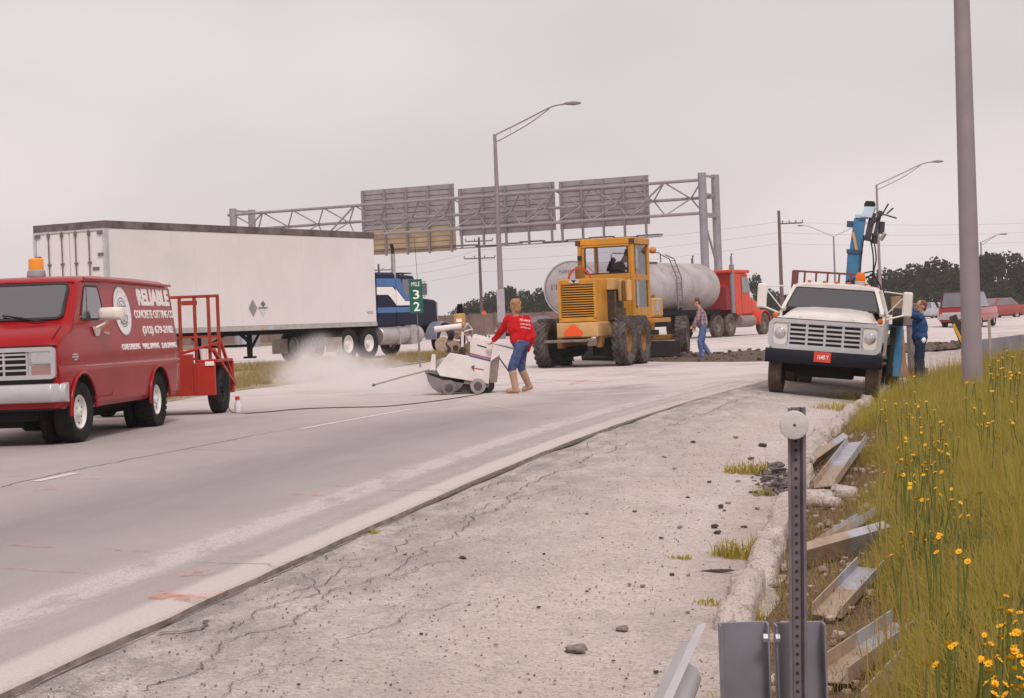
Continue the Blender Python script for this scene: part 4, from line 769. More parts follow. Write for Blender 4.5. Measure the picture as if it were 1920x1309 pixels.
for y in (-.64, -.32, 0, .32, .64): b.box(1.283, 1.32, y-.022, y+.022, .88, 1.33)
b.build('grille_bar', TSIL, gl)
for s in (-1, 1):
    MB().panel(*q(s*.79-.125, s*.79+.125, .91, 1.3, 1.29), rad=.07, th=.02, off=0).build('headlight_panel', TW, ut, bevel=.006)
    MB().frame(*q(s*.79-.145, s*.79+.145, .89, 1.32, 1.29), .02, .08, .03, 0).build('panel_rim', TSIL, ut)
    h = MB().lathe((1.31, s*.79, 1.12), (1, 0, 0), [(.1, 0), (.1, .015), (.085, .02)], 24).build('headlight_rim', CHROME, ut, 40); MB().lathe((1.325, s*.79, 1.12), (1, 0, 0), [(.085, 0), (.06, .015), (.01, .025)], 20).build('headlight_lens', LAMP, h, 60)
    MB().ell((1.0, s*.93, 1.42), (.06, .05, .055), 12, 8).build('turn_signal', M('signal_orange', (.6, .13, .02), .3), ut)
    m = MB().tube([(-.15, s*.9, 1.96), (-.12, s*1.3, 1.93)], .013).tube([(.05, s*.97, 1.45), (-.1, s*1.32, 1.56)], .016).tube([(-.15, s*.97, 1.55), (-.12, s*1.28, 1.9)], .012)
    mr = m.build('mirror_bracket', TW, ut); MB().box(-.16, -.07, s*1.33-.09, s*1.33+.09, 1.52, 1.98).build('mirror', TW, mr, bevel=.035)
b = MB().rings([[Vector((1.25+dx-.06*(abs(y) > .95), y, z)) for dx, z in ((0, .58), (.14, .58), (.16, .62), (.16, .8), (.14, .83), (0, .83))] for y in (-1.03, -.96, 0, .96, 1.03)]).build('bumper', M('bumper_blue_black', (.01, .012, .018), .6, spec=.2), ut, 35)
pl = MB().box(1.412, 1.424, -.16, .14, .64, .82).build('licence_plate', M('plate_red', (.6, .07, .04), .45), ut, bevel=.004); text('1648 Y', LETTER, pl, (1.4255, -.09, .69), (0, 1, 0), (0, 0, 1), .19, .08, 'plate_number', .001, .006)
MB().box(1.262, 1.284, -.9, .9, 1.372, 1.384).build('hood_gap', DARKM, ut)
for k, ch in enumerate('FORD'): text(ch, M('hood_letter_grey', (.42, .4, .4), .4), ut, (1.2755-.014, -.48+k*.3, 1.385+.005), (0, 1, 0), (-.35, 0, 1), .075, .036, 'hood_letter', .006, .01)
# cab: roof, pillars, doors, glass
cab = MB(); cab.rings([[Vector((x, y, z+dz)) for y, z in ((.66+w_, 1.93), (.68+w_, 1.97), (.62+w_, 2.03), (.4, 2.065), (-.4, 2.065), (-.62-w_, 2.03), (-.68-w_, 1.97), (-.66-w_, 1.93))] for x, w_, dz in ((-1.35, .08, -.02), (-1.2, .1, 0), (-.45, .1, 0), (-.3, .085, -.015), (-.24, .07, -.035))])
for s in (-1, 1):
    cab.bar((.12, s*.9, 1.52), (-.27, s*.74, 1.96), .07, .07); cab.bar((-1.28, s*.93, 1.45), (-1.28, s*.76, 1.98), .12, .08); cab.hexa([(.1, s*.95, .75), (-1.34, s*.95, .75), (-1.34, s*.9, .75), (.1, s*.9, .75), (.1, s*.96, 1.5), (-1.34, s*.96, 1.5), (-1.34, s*.91, 1.5), (.1, s*.91, 1.5)])
cab.box(-1.36, -1.3, -.92, .92, .75, 1.5); cab.box(-1.36, -1.32, -.78, -.5, 1.5, 1.97); cab.box(-1.36, -1.32, .5, .78, 1.5, 1.97); cb = cab.build('cab', TW, ut, 35)
WG = glass('truck_windscreen_glass', (.92, .92, .95), .15); wq = [(.14, -.86, 1.56), (.14, .86, 1.56), (-.25, .72, 1.955), (-.25, -.72, 1.955)]
ws = MB().panel(*wq, rad=.06, th=.008, off=0).build('windscreen', WG, cb); MB().frame(*wq, .025, .07, .016, -.004).build('window_seal', MATS['rubber_seal'], ws, 50)
for s in (-1, 1): MB().hexa([(.0, s*.925, 1.5), (-1.22, s*.925, 1.5), (-1.22, s*.93, 1.5), (0, s*.93, 1.5), (-.25, s*.77, 1.93), (-1.22, s*.77, 1.93), (-1.22, s*.775, 1.93), (-.25, s*.775, 1.93)]).build('side_window', WG, cb)
MB().box(-1.0, -.6, -.85, .85, 1.0, 1.25).box(-1.15, -1.0, -.85, .85, 1.2, 1.62).build('bench_seat', M('seat_dark_red', (.1, .025, .025), .9), cb)
MB().box(-.25, .1, -.88, .88, 1.35, 1.5).lathe((-.35, .4, 1.5), (-.6, 0, .5), [(.19, 0), (.21, .015), (.19, .03)], 18).build('dashboard', DARKM, cb)
MB().box(-.2, .0, -.3, -.1, 1.5, 1.56).box(-.15, .05, .2, .4, 1.5, 1.53).build('papers', LETTER, cb)
for y0, y1 in ((-.1, -.6), (.6, .1)): MB().tube([(.16, y0, 1.54), (.12, (y0+y1)/2, 1.585), (.1, y1, 1.6)], .01, 6).build('wiper', BLACK, cb)
for y in (-.5, -.22, .0, .22, .55): MB().ell((-.4, y, 2.075), (.04, .04, .022), 8, 6).build('marker_lamp', MATS['signal_orange'], cb)
bc = MB().lathe((-.6, .42, 2.06), (0, 0, 1), [(.1, 0), (.1, .06), (.09, .07)], 18).build('beacon', SILVER, cb, 40); MB().lathe((-.6, .42, 2.13), (0, 0, 1), [(.09, 0), (.095, .08), (.07, .15), (.03, .165)], 18).build('beacon_lens', M('beacon_orange', (.75, .17, .01), .2), bc, 40)
# chassis, wheels, bed
MB().box(-4.6, 1.1, -.42, -.32, .55, .8).box(-4.6, 1.1, .32, .42, .55, .8).box(.5, 1.0, -.5, .5, .35, .7).bar((.72, -.9, .48), (.72, .9, .48), .14).bar((-3.2, -.9, .48), (-3.2, .9, .48), .2).box(-.5, .5, -.3, .3, .4, .7).build('chassis', DARKM, ut)
for s in (-1, 1): wheel(ut, (.72, s*.86, .46), 'ut', .47, .24, .26, M('brown_dust_tyre', (.09, .062, .048), .95, var=.25, dirt=.6, dcol=(.17, .12, .09)), WHITEP, 'dish', s); wheel(ut, (-3.2, s*.72, .46), 'ut', .47, .24, .26, RUBBER, WHITEP, 'dish', s); wheel(ut, (-3.2, s*1.0, .46), 'ut', .47, .24, .26, RUBBER, WHITEP, 'dish', s)
MB().box(-5.0, -1.5, -1.0, 1.0, .95, 1.1).build('flat_bed', M('bed_dark', (.08, .07, .065), .8, var=.3), ut, bevel=.01)
RAILM = M('rail_rust_red', (.2, .07, .06), .7, var=.25)
b = MB()
for y in (-.95, -.72, -.5, -.28, -.06, .16): b.bar((-1.65, y, 1.1), (-1.65, y, 2.26), .035, .035)
b.bar((-1.65, -.95, 2.26), (-1.65, .35, 2.26), .04).bar((-1.65, -.95, 1.7), (-1.65, .35, 1.7), .035).box(-1.68, -1.62, -.95, -.84, 2.0, 2.26); b.build('rack', RAILM, ut)
mast = MB().box(-2.75, -2.5, .0, .26, 1.1, 2.72).build('mast', RIGB, ut, bevel=.015); MB().hexa([(-2.72, .03, 2.72), (-2.52, .03, 2.72), (-2.52, .25, 2.72), (-2.72, .25, 2.72), (-2.72, .08, 3.38), (-2.52, .08, 3.38), (-2.52, .3, 3.38), (-2.72, .3, 3.38)]).build('mast_extension', RIGB, mast, bevel=.012)
MB().bar((-2.5, .08, 3.1), (-2.5, .17, 2.76), .03, .05).build('lift_strap', M('strap_tan', (.6, .35, .15), .7), mast); MB().box(-2.74, -2.48, -.02, .28, 2.68, 2.76).box(-2.76, -2.6, -.06, .06, 3.2, 3.32).build('mast_clamp', M('clamp_dark', (.05, .09, .15), .6), mast)
MB().box(-2.74, -2.5, .1, .34, 3.38, 3.46).hexa([(-2.75, .2, 3.4), (-2.45, .2, 3.4), (-2.45, .42, 3.4), (-2.75, .42, 3.4), (-2.75, .28, 3.62), (-2.5, .28, 3.62), (-2.5, .48, 3.62), (-2.75, .48, 3.62)]).build('mast_head', RIGL, mast, bevel=.015)
MB().cyl((-2.7, .3, 3.66), (-2.55, .42, 3.66), .07).cyl((-2.6, .36, 3.62), (-2.6, .36, 3.73), .09).build('hydraulic_motor', BLACK, mast, 40)
b = MB().bar((-2.6, .44, 3.5), (-2.55, .36, 2.95), .12, .1).bar((-2.6, .58, 3.55), (-2.55, .5, 3.05), .07).bar((-2.55, .38, 3.2), (-2.5, .6, 3.5), .05).cyl((-2.6, .62, 3.1), (-2.6, .62, 3.34), .06).bar((-2.6, .5, 3.52), (-2.55, .9, 3.42), .03).bar((-2.6, .6, 3.45), (-2.6, .72, 3.7), .03).bar((-2.6, .7, 3.5), (-2.6, .82, 3.62), .03); b.cyl((-2.6, .5, 2.9), (-2.6, .5, 3.1), .06); b.build('boom_head', M('boom_dark_grey', (.07, .06, .07), .6, .3, var=.3), mast)
MB().bar((-2.6, .62, 2.98), (-2.55, .7, 3.12), .06).build('hook', M('hook_cream', (.5, .45, .38), .6), mast)
for pts in ([(-2.5, .42, 3.0), (-2.45, .5, 2.7), (-2.42, .53, 2.4), (-2.4, .52, 2.1), (-2.3, .5, 1.6)], [(-2.5, .5, 2.95), (-2.42, .57, 2.6), (-2.4, .55, 2.3), (-2.35, .7, 2.05), (-2.3, .74, 1.7)], [(-2.45, .3, 3.05), (-2.42, .28, 2.6), (-2.45, .28, 2.0)], [(-2.4, .55, 2.36), (-2.42, .3, 2.28), (-2.44, .12, 2.12), (-2.44, .05, 2.0)], [(-2.42, .54, 2.3), (-2.43, .36, 2.2), (-2.44, .2, 2.06)]):
    MB().tube(spline(pts, 6), .015, 7).build('hydraulic_hose', BLACK, mast, 60)
MB().cyl((-2.48, .1, 2.08), (-2.4, .1, 2.08), .09).build('gear_knob', BLACK, mast, 40)
# outriggers and gear beside the cab on the kerb side
MB().bar((-1.8, .7, 1.28), (-1.8, 1.2, 1.3), .12).bar((-1.8, 1.15, .35), (-1.8, 1.13, 1.24), .15).build('outrigger', RIGB, ut, bevel=.01); MB().cyl((-1.8, 1.15, .1), (-1.8, 1.15, .36), .045).box(-1.95, -1.65, 1.0, 1.3, .06, .12).build('outrigger_foot', DARKM, ut)
MB().cyl((-1.45, 1.02, 1.5), (-1.45, 1.22, 1.5), .17, n=20).cyl((-1.6, 1.0, .4), (-1.6, 1.04, 1.3), .06).build('hose_reel', BLACK, ut, 40)
MB().box(-3.6, -2.2, .7, 1.15, .5, .9).build('tool_box', M('toolbox_dark_red', (.2, .03, .03), .6), ut, bevel=.015); MB().box(-2.19, -2.15, .85, 1.15, .55, .6).box(-2.19, -2.15, .85, 1.15, .66, .71).build('step_rung', LETTER, ut)
# ------------------------------------------------------------------ planks and stack by the rig
WOOD = M('weathered_timber', (.36, .22, .12), .8, var=.25, scale=7); RUST = M('rusty_brown', (.16, .09, .06), .85, var=.3)
def plank(p, h, lean, label, m, wd=.2, th=.04, rz=0.):
    o = MB().box(-wd/2, wd/2, -th/2, th/2, 0, h).build('timber_plank', m, None, bevel=.005); o.location = p; o.rotation_euler = (lean[0], lean[1], rz); return tag(o, label, 'plank')
p = on_vg(1697, 722); plank((p.x-.05, p.y, p.z), 1.75, (R(4), R(-3), 0), 'tall tan plank leaning upright by the truck door mirror', WOOD)
plank((p.x+.13, p.y+.25, p.z), 1.0, (R(5), R(-14), 0), 'short slanted timber beside the tall tan plank', WOOD, .12)
g_ = MB().box(-.12, .12, -.12, .12, .0, 1.15).box(-.18, .18, -.15, .15, 1.15, 1.35).cyl((0, 0, 1.35), (0, 0, 1.6), .1).build('drill_stand', M('drill_grey', (.2, .17, .17), .6, .3, var=.3), None, bevel=.02); g_.location = (p.x+.36, p.y+.7, p.z); tag(g_, 'grey drill stand in front of the worker in blue', 'drill stand')
MB().box(-.22, .22, -.16, .16, 0, .3).build('handle_box', RUST, g_)
# ------------------------------------------------------------------ concrete saw, hose, dust
SAWW = M('saw_white', (.74, .69, .67), .45, var=.05, dirt=.4, dcol=(.5, .42, .37), dscale=3); DUSTY = M('dust_caked_engine', (.33, .23, .17), .9, var=.35, scale=14, dirt=.6, dcol=(.5, .38, .3), dscale=9); STEELD = M('blade_guard_steel', (.2, .18, .19), .6, .4, var=.2)
SY = 32.4; sb = gr(868, 735, 0); sb = Vector((sb.x, SY, 0))
saw = empty('concrete_saw', sb, (0, 0, 0), 'white walk-behind concrete saw with red and blue stripes in dust', 'concrete saw')
def S(px, py, dy=0.): q = at(px, py, SY)-sb; return Vector((q.x, dy, q.z))
def sprism(pts, y0, y1, name, m, bevel=.008, parent=saw): return MB().prism(pts, lambda u, v, t: S(u, v, t), y0, y1).build(name, m, parent, bevel=bevel)
body = sprism([(819, 692), (844, 661), (880, 667), (918, 675), (920, 676), (917, 719), (826, 704)], -.33, .33, 'body', SAWW, .012)
sprism([(880.5, 668), (887, 629), (925, 639), (919.5, 676)], -.3, .3, 'control_tower', SAWW, .012)
sprism([(886, 630), (890, 626), (927, 636), (926, 640)], -.28, .28, 'control_panel', SAWW)
sprism([(881.5, 663.5), (882.2, 661), (920.5, 670.5), (920, 673)], -.304, -.299, 'red_stripe', M('stripe_red', (.5, .1, .06), .5), 0); sprism([(880.8, 667.5), (881.4, 664.5), (920, 674), (919.5, 677)], -.336, -.331, 'blue_stripe', M('stripe_blue', (.06, .08, .25), .5), 0)
sprism([(895, 648), (895.4, 645.5), (913, 650), (912.6, 652.5)], -.305, -.3, 'nameplate', M('nameplate_dark', (.1, .1, .13), .5), 0)
a = sprism([(884, 686.5), (890, 684), (891, 686), (888.5, 688), (907.5, 691.5), (907, 693.5), (888, 690), (890, 693.5), (889, 695.5)], -.336, -.331, 'arrow', MATS['nameplate_dark'], 0); sprism([(889.8, 688.3), (907.8, 691.8), (907.3, 693.3), (889.4, 690)], -.3385, -.336, 'arrow_tail', MATS['stripe_red'], 0)
sprism([(921, 677), (937, 666), (932, 716), (918, 718)], -.25, .25, 'rear_panel', M('panel_dusty_brown', (.25, .19, .16), .8, var=.2, dirt=.5), .01)
bl = MB().lathe(S(838, 702, -.27), (0, -1, 0), [(.3, 0), (.305, .004), (.3, .008)], 48).build('blade', M('saw_blade_steel', (.3, .28, .28), .45, .7), saw, 40)
g = MB(); c_ = S(838, 702); ar = [(c_.x+.34*math.cos(R(t)), c_.z+.34*math.sin(R(t))) for t in range(172, 350, 8)]
ar = [(x, max(z, .035)) for x, z in ar]
g.prism(ar, lambda u, v, t: Vector((u, t, v)), -.3, -.24); g.build('blade_guard', STEELD, saw)
sprism([(798, 700), (799, 694), (814, 692), (818, 700), (918, 719), (916, 726), (830, 712)], -.3, .3, 'underframe', M('frame_dusty', (.2, .17, .16), .8, var=.2), .01)
sprism([(800, 699.5), (826, 705), (917, 719.5), (922, 722), (919, 732), (906, 735.3), (828, 735.3), (812, 728), (803, 714)], -.2, .2, 'skirt', M('skirt_dark', (.09, .08, .085), .8, var=.3), .01)
sprism([(806, 696), (811, 664), (818, 664), (818, 694)], -.3, -.26, 'front_bracket', SAWW)
for px, py, r, m in ((843, 722, .13, M('wheel_dust', (.2, .17, .16), .9, var=.2)), (897, 721, .135, M('wheel_pale', (.32, .28, .265), .9, var=.2))):
    for y in (-.4, .33):
        w_ = MB().lathe(S(px, py, y), (0, 1, 0), [(r*.6, 0), (r, .01), (r, .07), (r*.6, .08)], 24).build('wheel', m, saw, 40); w_.location.z = r-(S(px, py).z)
        MB().lathe(S(px, py, y-.004), (0, -1, 0), [(r*.55, 0), (r*.5, .012), (.03, .015)], 18).build('hub', MATS['skirt_dark'], w_, 40)
w_ = MB().lathe(S(914, 722, -.25), (0, 1, 0), [(.08, 0), (.125, .01), (.125, .5), (.08, .51)], 24).build('drive_wheel', RUBBER, saw, 40); w_.location.z = .125-S(914, 722).z
# engine on top of the deck
MB().prism([(836, 662), (836, 636), (872, 642), (872, 668)], lambda u, v, t: S(u, v, t), -.16, .2).build('engine_block', DUSTY, saw, bevel=.015)
MB().lathe(S(830, 646, -.2), (0, 1, 0), [(.05, -.02), (.13, 0), (.135, .06), (.135, .3), (.12, .36)], 24).build('flywheel_shroud', DUSTY, saw, 40)
for i, (px, py) in enumerate(((846, 634), (858, 633), (868, 640))):
    f_ = MB()
    for k in range(6): c0 = S(px+.3*k, py-1.9*k, 0); f_.box(c0.x-.055, c0.x+.055, -.2, .16, c0.z, c0.z+.007)
    c0 = S(px, py, 0); f_.box(c0.x-.04, c0.x+.04, -.17, .14, c0.z-.03, c0.z+.11); f_.build('cylinder_fins', M('engine_grime', (.06, .04, .03), .9, var=.5, scale=8) if i != 1 else DUSTY, saw)
for i, (px, py, r) in enumerate(((855, 652, .05), (868, 657, .065), (843, 658, .035))):
    MB().lathe(S(px, py, -.2), (0, -1, 0), [(r, 0), (r, .02), (r*.7, .025), (r*.7, .035), (r, .04), (r, .055), (r*.3, .06)], 18).build('engine_pulley', MATS['engine_grime'], saw, 40)
MB().tube([S(850, 628, -.2), S(842, 632, -.24), S(838, 645, -.24), S(846, 655, -.22)], .012, 6).build('fuel_line', BLACK, saw, 60); MB().tube([S(862, 630, -.2), S(874, 628, -.22), S(878, 640, -.2), S(874, 655, -.2)], .014, 6).build('fuel_line', DUSTY, saw, 60)
MB().prism([(872, 668), (873, 645), (881, 640), (880, 668)], lambda u, v, t: S(u, v, t), -.22, .22).build('radiator', M('radiator_dusty', (.2, .14, .1), .9, var=.3), saw, bevel=.01)
MB().cyl(S(815, 618, -.1), S(866, 612, -.1), .058, n=18).build('silencer', SAWW, saw, 40, .01)
MB().cyl(S(862, 612, .05), S(861, 588, .05), .105, n=20).build('air_cleaner', M('cleaner_tan_yellow', (.52, .32, .12), .6, var=.1), saw, 40, .015); MB().box(S(856, 604).x, S(866, 604).x, -.065, -.058, S(856, 604).z, S(856, 598).z).build('cleaner_label', LETTER, saw); MB().cyl(S(862, 587, .05), S(862, 570, .05), .06, .045).build('pre_cleaner', DARKM, saw, 40)
MB().tube([S(867, 664, -.22), S(868, 622, -.22), S(877, 606, -.22)], .026, 8).tube([S(877, 606, -.22), S(886, 618, -.05), S(884, 632, .1)], .012, 6).tube([S(868, 622, -.22), S(886, 617, -.2)], .012, 6).build('lift_frame', SAWW, saw, 60)
b = MB()
for i, (px, py) in enumerate(((898, 634), (905, 631), (911, 635), (917, 636))): b.cyl(S(px, py, -.1+.07*i), S(px, py-7, -.1+.07*i), .016, n=8)
b.tube([S(893, 632, -.1), S(899, 622, -.1)], .01, 6).build('control_lever', RODG, saw)
for y in (-.24, .24): MB().tube([S(924, 643, y), S(950, 650, y), S(988, 660, y)], .018, 8).build('handlebar', SILVER, saw, 60)
MB().tube([S(985, 659.5, -.24), S(985, 659.5, .24)], .018, 8).build('handlebar_grip', BLACK, saw); MB().tube([S(934, 668, -.2), S(950, 690, -.22), S(972, 722, -.22)], .012, 6).build('rear_stay', DARKM, saw)
pt = MB().tube([S(818, 690, -.28), S(770, 702, -.28), S(702, 721, -.28)], .016, 8).build('guide_pole', M('pole_grey', (.36, .31, .285), .8), saw, 60)
MB().lathe(S(703, 721, -.31), (0, 1, 0), [(.024, 0), (.028, .03), (.024, .06)], 14).build('guide_roller', MATS['skirt_dark'], saw, 40)
# water hose from the trailer to the saw
HOSE = M('black_hose', (.06, .045, .04), .7)
hp = [at(412, 641, 28.6), at(419, 655, 28.6), at(427, 690, 28.5), at(431, 725, 28.4), at(428, 755, 28.3)]+[gr(x, y, .0105) for x, y in ((436, 773), (480, 774), (560, 767), (640, 764), (720, 762), (800, 754), (850, 747), (905, 738))]
hp[5].z = .0105; o = MB().tube(spline(hp, 6), .0075, 8).build('water_hose', HOSE, None, 60); tag(o, 'thin black water hose running over the road from trailer to saw', 'hose')
# ------------------------------------------------------------------ dust raised by the blade
def dust_obj(name, label, puffs, dens):
    P = [(Vector(c), r) for c, r in puffs]; lo = [min(c[i]-r[i] for c, r in P) for i in range(3)]; hi = [max(c[i]+r[i] for c, r in P) for i in range(3)]
    lo[2] = max(lo[2], .006); o = MB().box(lo[0], hi[0], lo[1], hi[1], lo[2], hi[2]).build(name, None or BLACK, None); o.data.materials.clear()
    m = bpy.data.materials.new(name); m.use_nodes = True; n = m.node_tree.nodes; l = m.node_tree.links; n.remove(n['Principled BSDF'])
    v = n.new('ShaderNodeVolumePrincipled'); v.inputs['Color'].default_value = (.985, .96, .95, 1); v.inputs['Anisotropy'].default_value = .2
    tcx = n.new('ShaderNodeTexCoord'); tot = None
    for c, r in P:
        mpn = n.new('ShaderNodeMapping'); mpn.vector_type = 'TEXTURE'; mpn.inputs['Location'].default_value = c; mpn.inputs['Scale'].default_value = r
        l.new(tcx.outputs['Object'], mpn.inputs[0]); ln = n.new('ShaderNodeVectorMath'); ln.operation = 'LENGTH'; l.new(mpn.outputs[0], ln.inputs[0])
        mr = n.new('ShaderNodeMapRange'); mr.interpolation_type = 'SMOOTHSTEP'; mr.inputs[1].default_value = 1.; mr.inputs[2].default_value = .1; l.new(ln.outputs['Value'], mr.inputs[0])
        if tot is None: tot = mr.outputs[0]
        else:
            a_ = n.new('ShaderNodeMath'); a_.operation = 'MAXIMUM'; l.new(tot, a_.inputs[0]); l.new(mr.outputs[0], a_.inputs[1]); tot = a_.outputs[0]
    nz_ = n.new('ShaderNodeTexNoise'); nz_.inputs['Scale'].default_value = 1.6; nz_.inputs['Detail'].default_value = 3; l.new(tcx.outputs['Object'], nz_.inputs[0])
    mr = n.new('ShaderNodeMapRange'); mr.inputs[1].default_value = .36; mr.inputs[2].default_value = .66; mr.inputs[4].default_value = dens; l.new(nz_.outputs[0], mr.inputs[0])
    mu = n.new('ShaderNodeMath'); mu.operation = 'MULTIPLY'; l.new(tot, mu.inputs[0]); l.new(mr.outputs[0], mu.inputs[1]); l.new(mu.outputs[0], v.inputs['Density'])
    l.new(v.outputs[0], n['Material Output'].inputs['Volume']); o.data.materials.append(m)
    return tag(o, label, 'dust', kind='stuff')
def pc(px, py, Y): return tuple(at(px, py, Y))
dust_obj('dust_cloud', 'pale concrete dust drifting low across the road left of the saw', [(pc(775, 722, 32.4), (1.1, .8, .34)), (pc(705, 712, 33.6), (1.4, 1.5, .5)), (pc(630, 698, 36), (1.7, 2.2, .62)), (pc(600, 672, 41), (1.0, 2.0, .7)), (pc(565, 705, 36.5), (.8, 1.6, .4))], 1.6)
# ------------------------------------------------------------------ people
SKIN = M('skin', (.5, .27, .19), .6, var=.1)
def capsule(b, p0, p1, r0, r1=None, n=12):
    r1 = r0 if r1 is None else r1; b.tube([p0, p1], [r0, r1], n); b.ell(p0, r0*.99, n, 8); b.ell(p1, r1*.99, n, 8); return b
def remesh(o, vox=.016, it=4):
    m = o.modifiers.new('remesh', 'REMESH'); m.mode = 'VOXEL'; m.voxel_size = vox; m.use_smooth_shade = True
    s = o.modifiers.new('smooth', 'SMOOTH'); s.factor = .5; s.iterations = it; return o
FT = bpy.data.textures.new('cloth_folds', 'CLOUDS'); FT.noise_scale = .09; FT.noise_depth = 2
def folds(o, st=.04):
    d = o.modifiers.new('folds', 'DISPLACE'); d.texture = FT; d.strength = st; d.mid_level = .5; d.texture_coords = 'LOCAL'; return o
def hand(b, wr, d, side, curl=.6):
    d = d.normalized(); side = (side-d*side.dot(d)).normalized(); nrm = d.cross(side)
    rot = Matrix((side, nrm, d)).transposed(); b.ell(wr+d*.05, (.042, .02, .055), 10, 8, rot)
    for k, (o, L) in enumerate(((-.03, .065), (-.01, .08), (.01, .075), (.03, .058))):
        p = wr+d*.09+side*o; q = p+(d*math.cos(curl)+nrm*math.sin(curl))*L*.55; r = q+(d*math.cos(curl*2.2)+nrm*math.sin(curl*2.2))*L*.5
        capsule(b, p-d*.02, q, .0105, .01, 8); capsule(b, q, r, .01, .0085, 8)
    p = wr+d*.03+side*.035; q = p+(side*.7+d*.6+nrm*.3).normalized()*.04; capsule(b, p, q, .012, .011, 8); capsule(b, q, q+(d*.8+nrm*.6).normalized()*.03, .011, .009, 8)
def torso(b, pel, chest, lat, fwd, ws, ds):
    rs = []; n = 16; ax = chest-pel
    for k, (w_, d_) in enumerate(zip(ws, ds)):
        c = pel+ax*(k/(len(ws)-1)); rs.append([c+lat*w_*math.cos(2*math.pi*j/n)+fwd*d_*math.sin(2*math.pi*j/n) for j in range(n)])
    b.rings(rs)
def person(label, base, J, face, shirt, trouser, boots, hairm, hair='short', tall_boots=False, sleeve=1.0, sc=1.0, group=None):
    root = empty('person', base, (0, 0, 0), label, 'person'); J = {k: Vector(v)-Vector(base) for k, v in J.items()}
    pel = (J['hipL']+J['hipR'])/2; ch = (J['shL']+J['shR'])/2; up = (ch-pel).normalized()
    lat = (J['shL']-J['shR']); lat = (lat-up*lat.dot(up)).normalized(); fwd = lat.cross(up)*-1
    face = Vector(face).normalized(); hu = (J['head']-J['neck']).normalized(); fl = hu.cross(face).normalized(); face = fl.cross(hu).normalized()
    rot = Matrix((fl, face, hu)).transposed(); hd = J['head']
    # one continuous body
    b = MB(); b.ell(hd+hu*.02, (.074, .096, .105), 16, 12, rot); b.ell(hd-hu*.05+face*.025, (.056, .066, .07), 14, 10, rot); b.ell(hd+face*.1-hu*.015, (.013, .02, .025), 8, 6, rot)
    for s in (-1, 1): b.ell(hd+fl*.076*s-hu*.01, (.01, .02, .03), 8, 6, rot)
    b.ell(hd+face*.08-hu*.062, (.028, .012, .008), 8, 6, rot); capsule(b, hd-hu*.06, J['neck']-hu*.04, .055, .06); torso(b, pel, ch+up*.03, lat, fwd, [.14, .15, .135, .145, .16, .12], [.09, .1, .09, .1, .1, .06])
    for s in 'LR':
        capsule(b, J['sh'+s], J['el'+s], .047, .04); capsule(b, J['el'+s], J['ha'+s], .038, .028); d = J['ha'+s]-J['el'+s]; hand(b, J['ha'+s], d, fwd if s == 'L' else fwd*1.0)
        capsule(b, J['hip'+s], J['kn'+s], .078, .055); capsule(b, J['kn'+s], J['an'+s], .053, .036); capsule(b, J['an'+s], J['toe'+s], .035, .03)
    body = remesh(b.build('body', SKIN, root), .013, 3)
    e = MB()
    for s in (-1, 1): e.ell(hd+face*.088+fl*.03*s+hu*.012, (.011, .008, .008), 8, 6, rot)
    e.build('eyes', DARKM, body)
    sh = MB(); torso(sh, pel+up*.02, ch+up*.045, lat, fwd, [.182, .19, .184, .192, .205, .208, .16, .078], [.14, .148, .14, .142, .142, .13, .108, .072])
    for s in 'LR':
        capsule(sh, J['sh'+s], J['el'+s], .076, .066); e1 = J['el'+s].lerp(J['ha'+s], .92*sleeve); capsule(sh, J['el'+s], e1, .066, .05)
    shirt_o = folds(remesh(sh.build('shirt', shirt, root), .015, 4))
    tr_ = MB(); torso(tr_, pel-up*.06, pel+up*.12, lat, fwd, [.15, .172, .168, .162], [.11, .128, .122, .115])
    for s in 'LR':
        capsule(tr_, J['hip'+s]-up*.02, J['kn'+s], .098, .075)
        if tall_boots: capsule(tr_, J['kn'+s], J['kn'+s].lerp(J['an'+s], .1), .074, .07)
        else: capsule(tr_, J['kn'+s], J['an'+s].lerp(J['kn'+s], .06), .073, .062)
    folds(remesh(tr_.build('trousers', trouser, root), .015, 4), .035)
    for s in 'LR':
        bo = MB(); an, to = J['an'+s], J['toe'+s]; dd = (to-an); dd.z = 0; dd = dd.normalized() if dd.length > 1e-4 else fwd
        capsule(bo, an-dd*.03-Vector((0, 0, .02)), to, .05, .045)
        if tall_boots: capsule(bo, J['kn'+s].lerp(an, .16), an, .072, .055)
        else: capsule(bo, an.lerp(J['kn'+s], .12), an, .052, .05)
        remesh(bo.build('boot', boots, root), .014, 3)
    if hairm:
        h = MB(); h.ell(hd+hu*.04-face*.018, (.08, .094, .088), 16, 12, rot); h.ell(hd-face*.045-hu*.01, (.074, .064, .085), 14, 10, rot)
        if hair == 'long': h.ell(hd-face*.05-hu*.07, (.078, .055, .06), 12, 8, rot)
        rr = random.Random(3)
        for k in range(26):
            a, c_ = rr.uniform(0, 6.28), rr.uniform(-.1, .9); p = Vector((.08*math.cos(a)*math.cos(c_), .09*math.sin(a)*math.cos(c_)-.02, .1*math.sin(c_)+.03))
            if p.y < .05: h.ell(hd+rot @ p, .022, 8, 6)
        cutb = h.build('hair', hairm, root); remesh(cutb, .011, 2)
    return root, shirt_o, (pel, ch, up, lat, fwd)
DENIM = M('blue_denim', (.05, .075, .18), .9, bump=.7, bscale=16, var=.3, scale=10, dirt=.25, dcol=(.2, .19, .22)); REDSW = M('red_sweatshirt', (.52, .008, .012), .9, var=.2, scale=7, bump=.8, bscale=13); TANB = M('dusty_tan_boots', (.42, .26, .18), .85, var=.15, scale=8)
BLOND = M('blond_hair', (.36, .2, .1), .75, var=.35, scale=40); BROWN = M('brown_hair', (.12, .055, .03), .7, var=.3, scale=40)
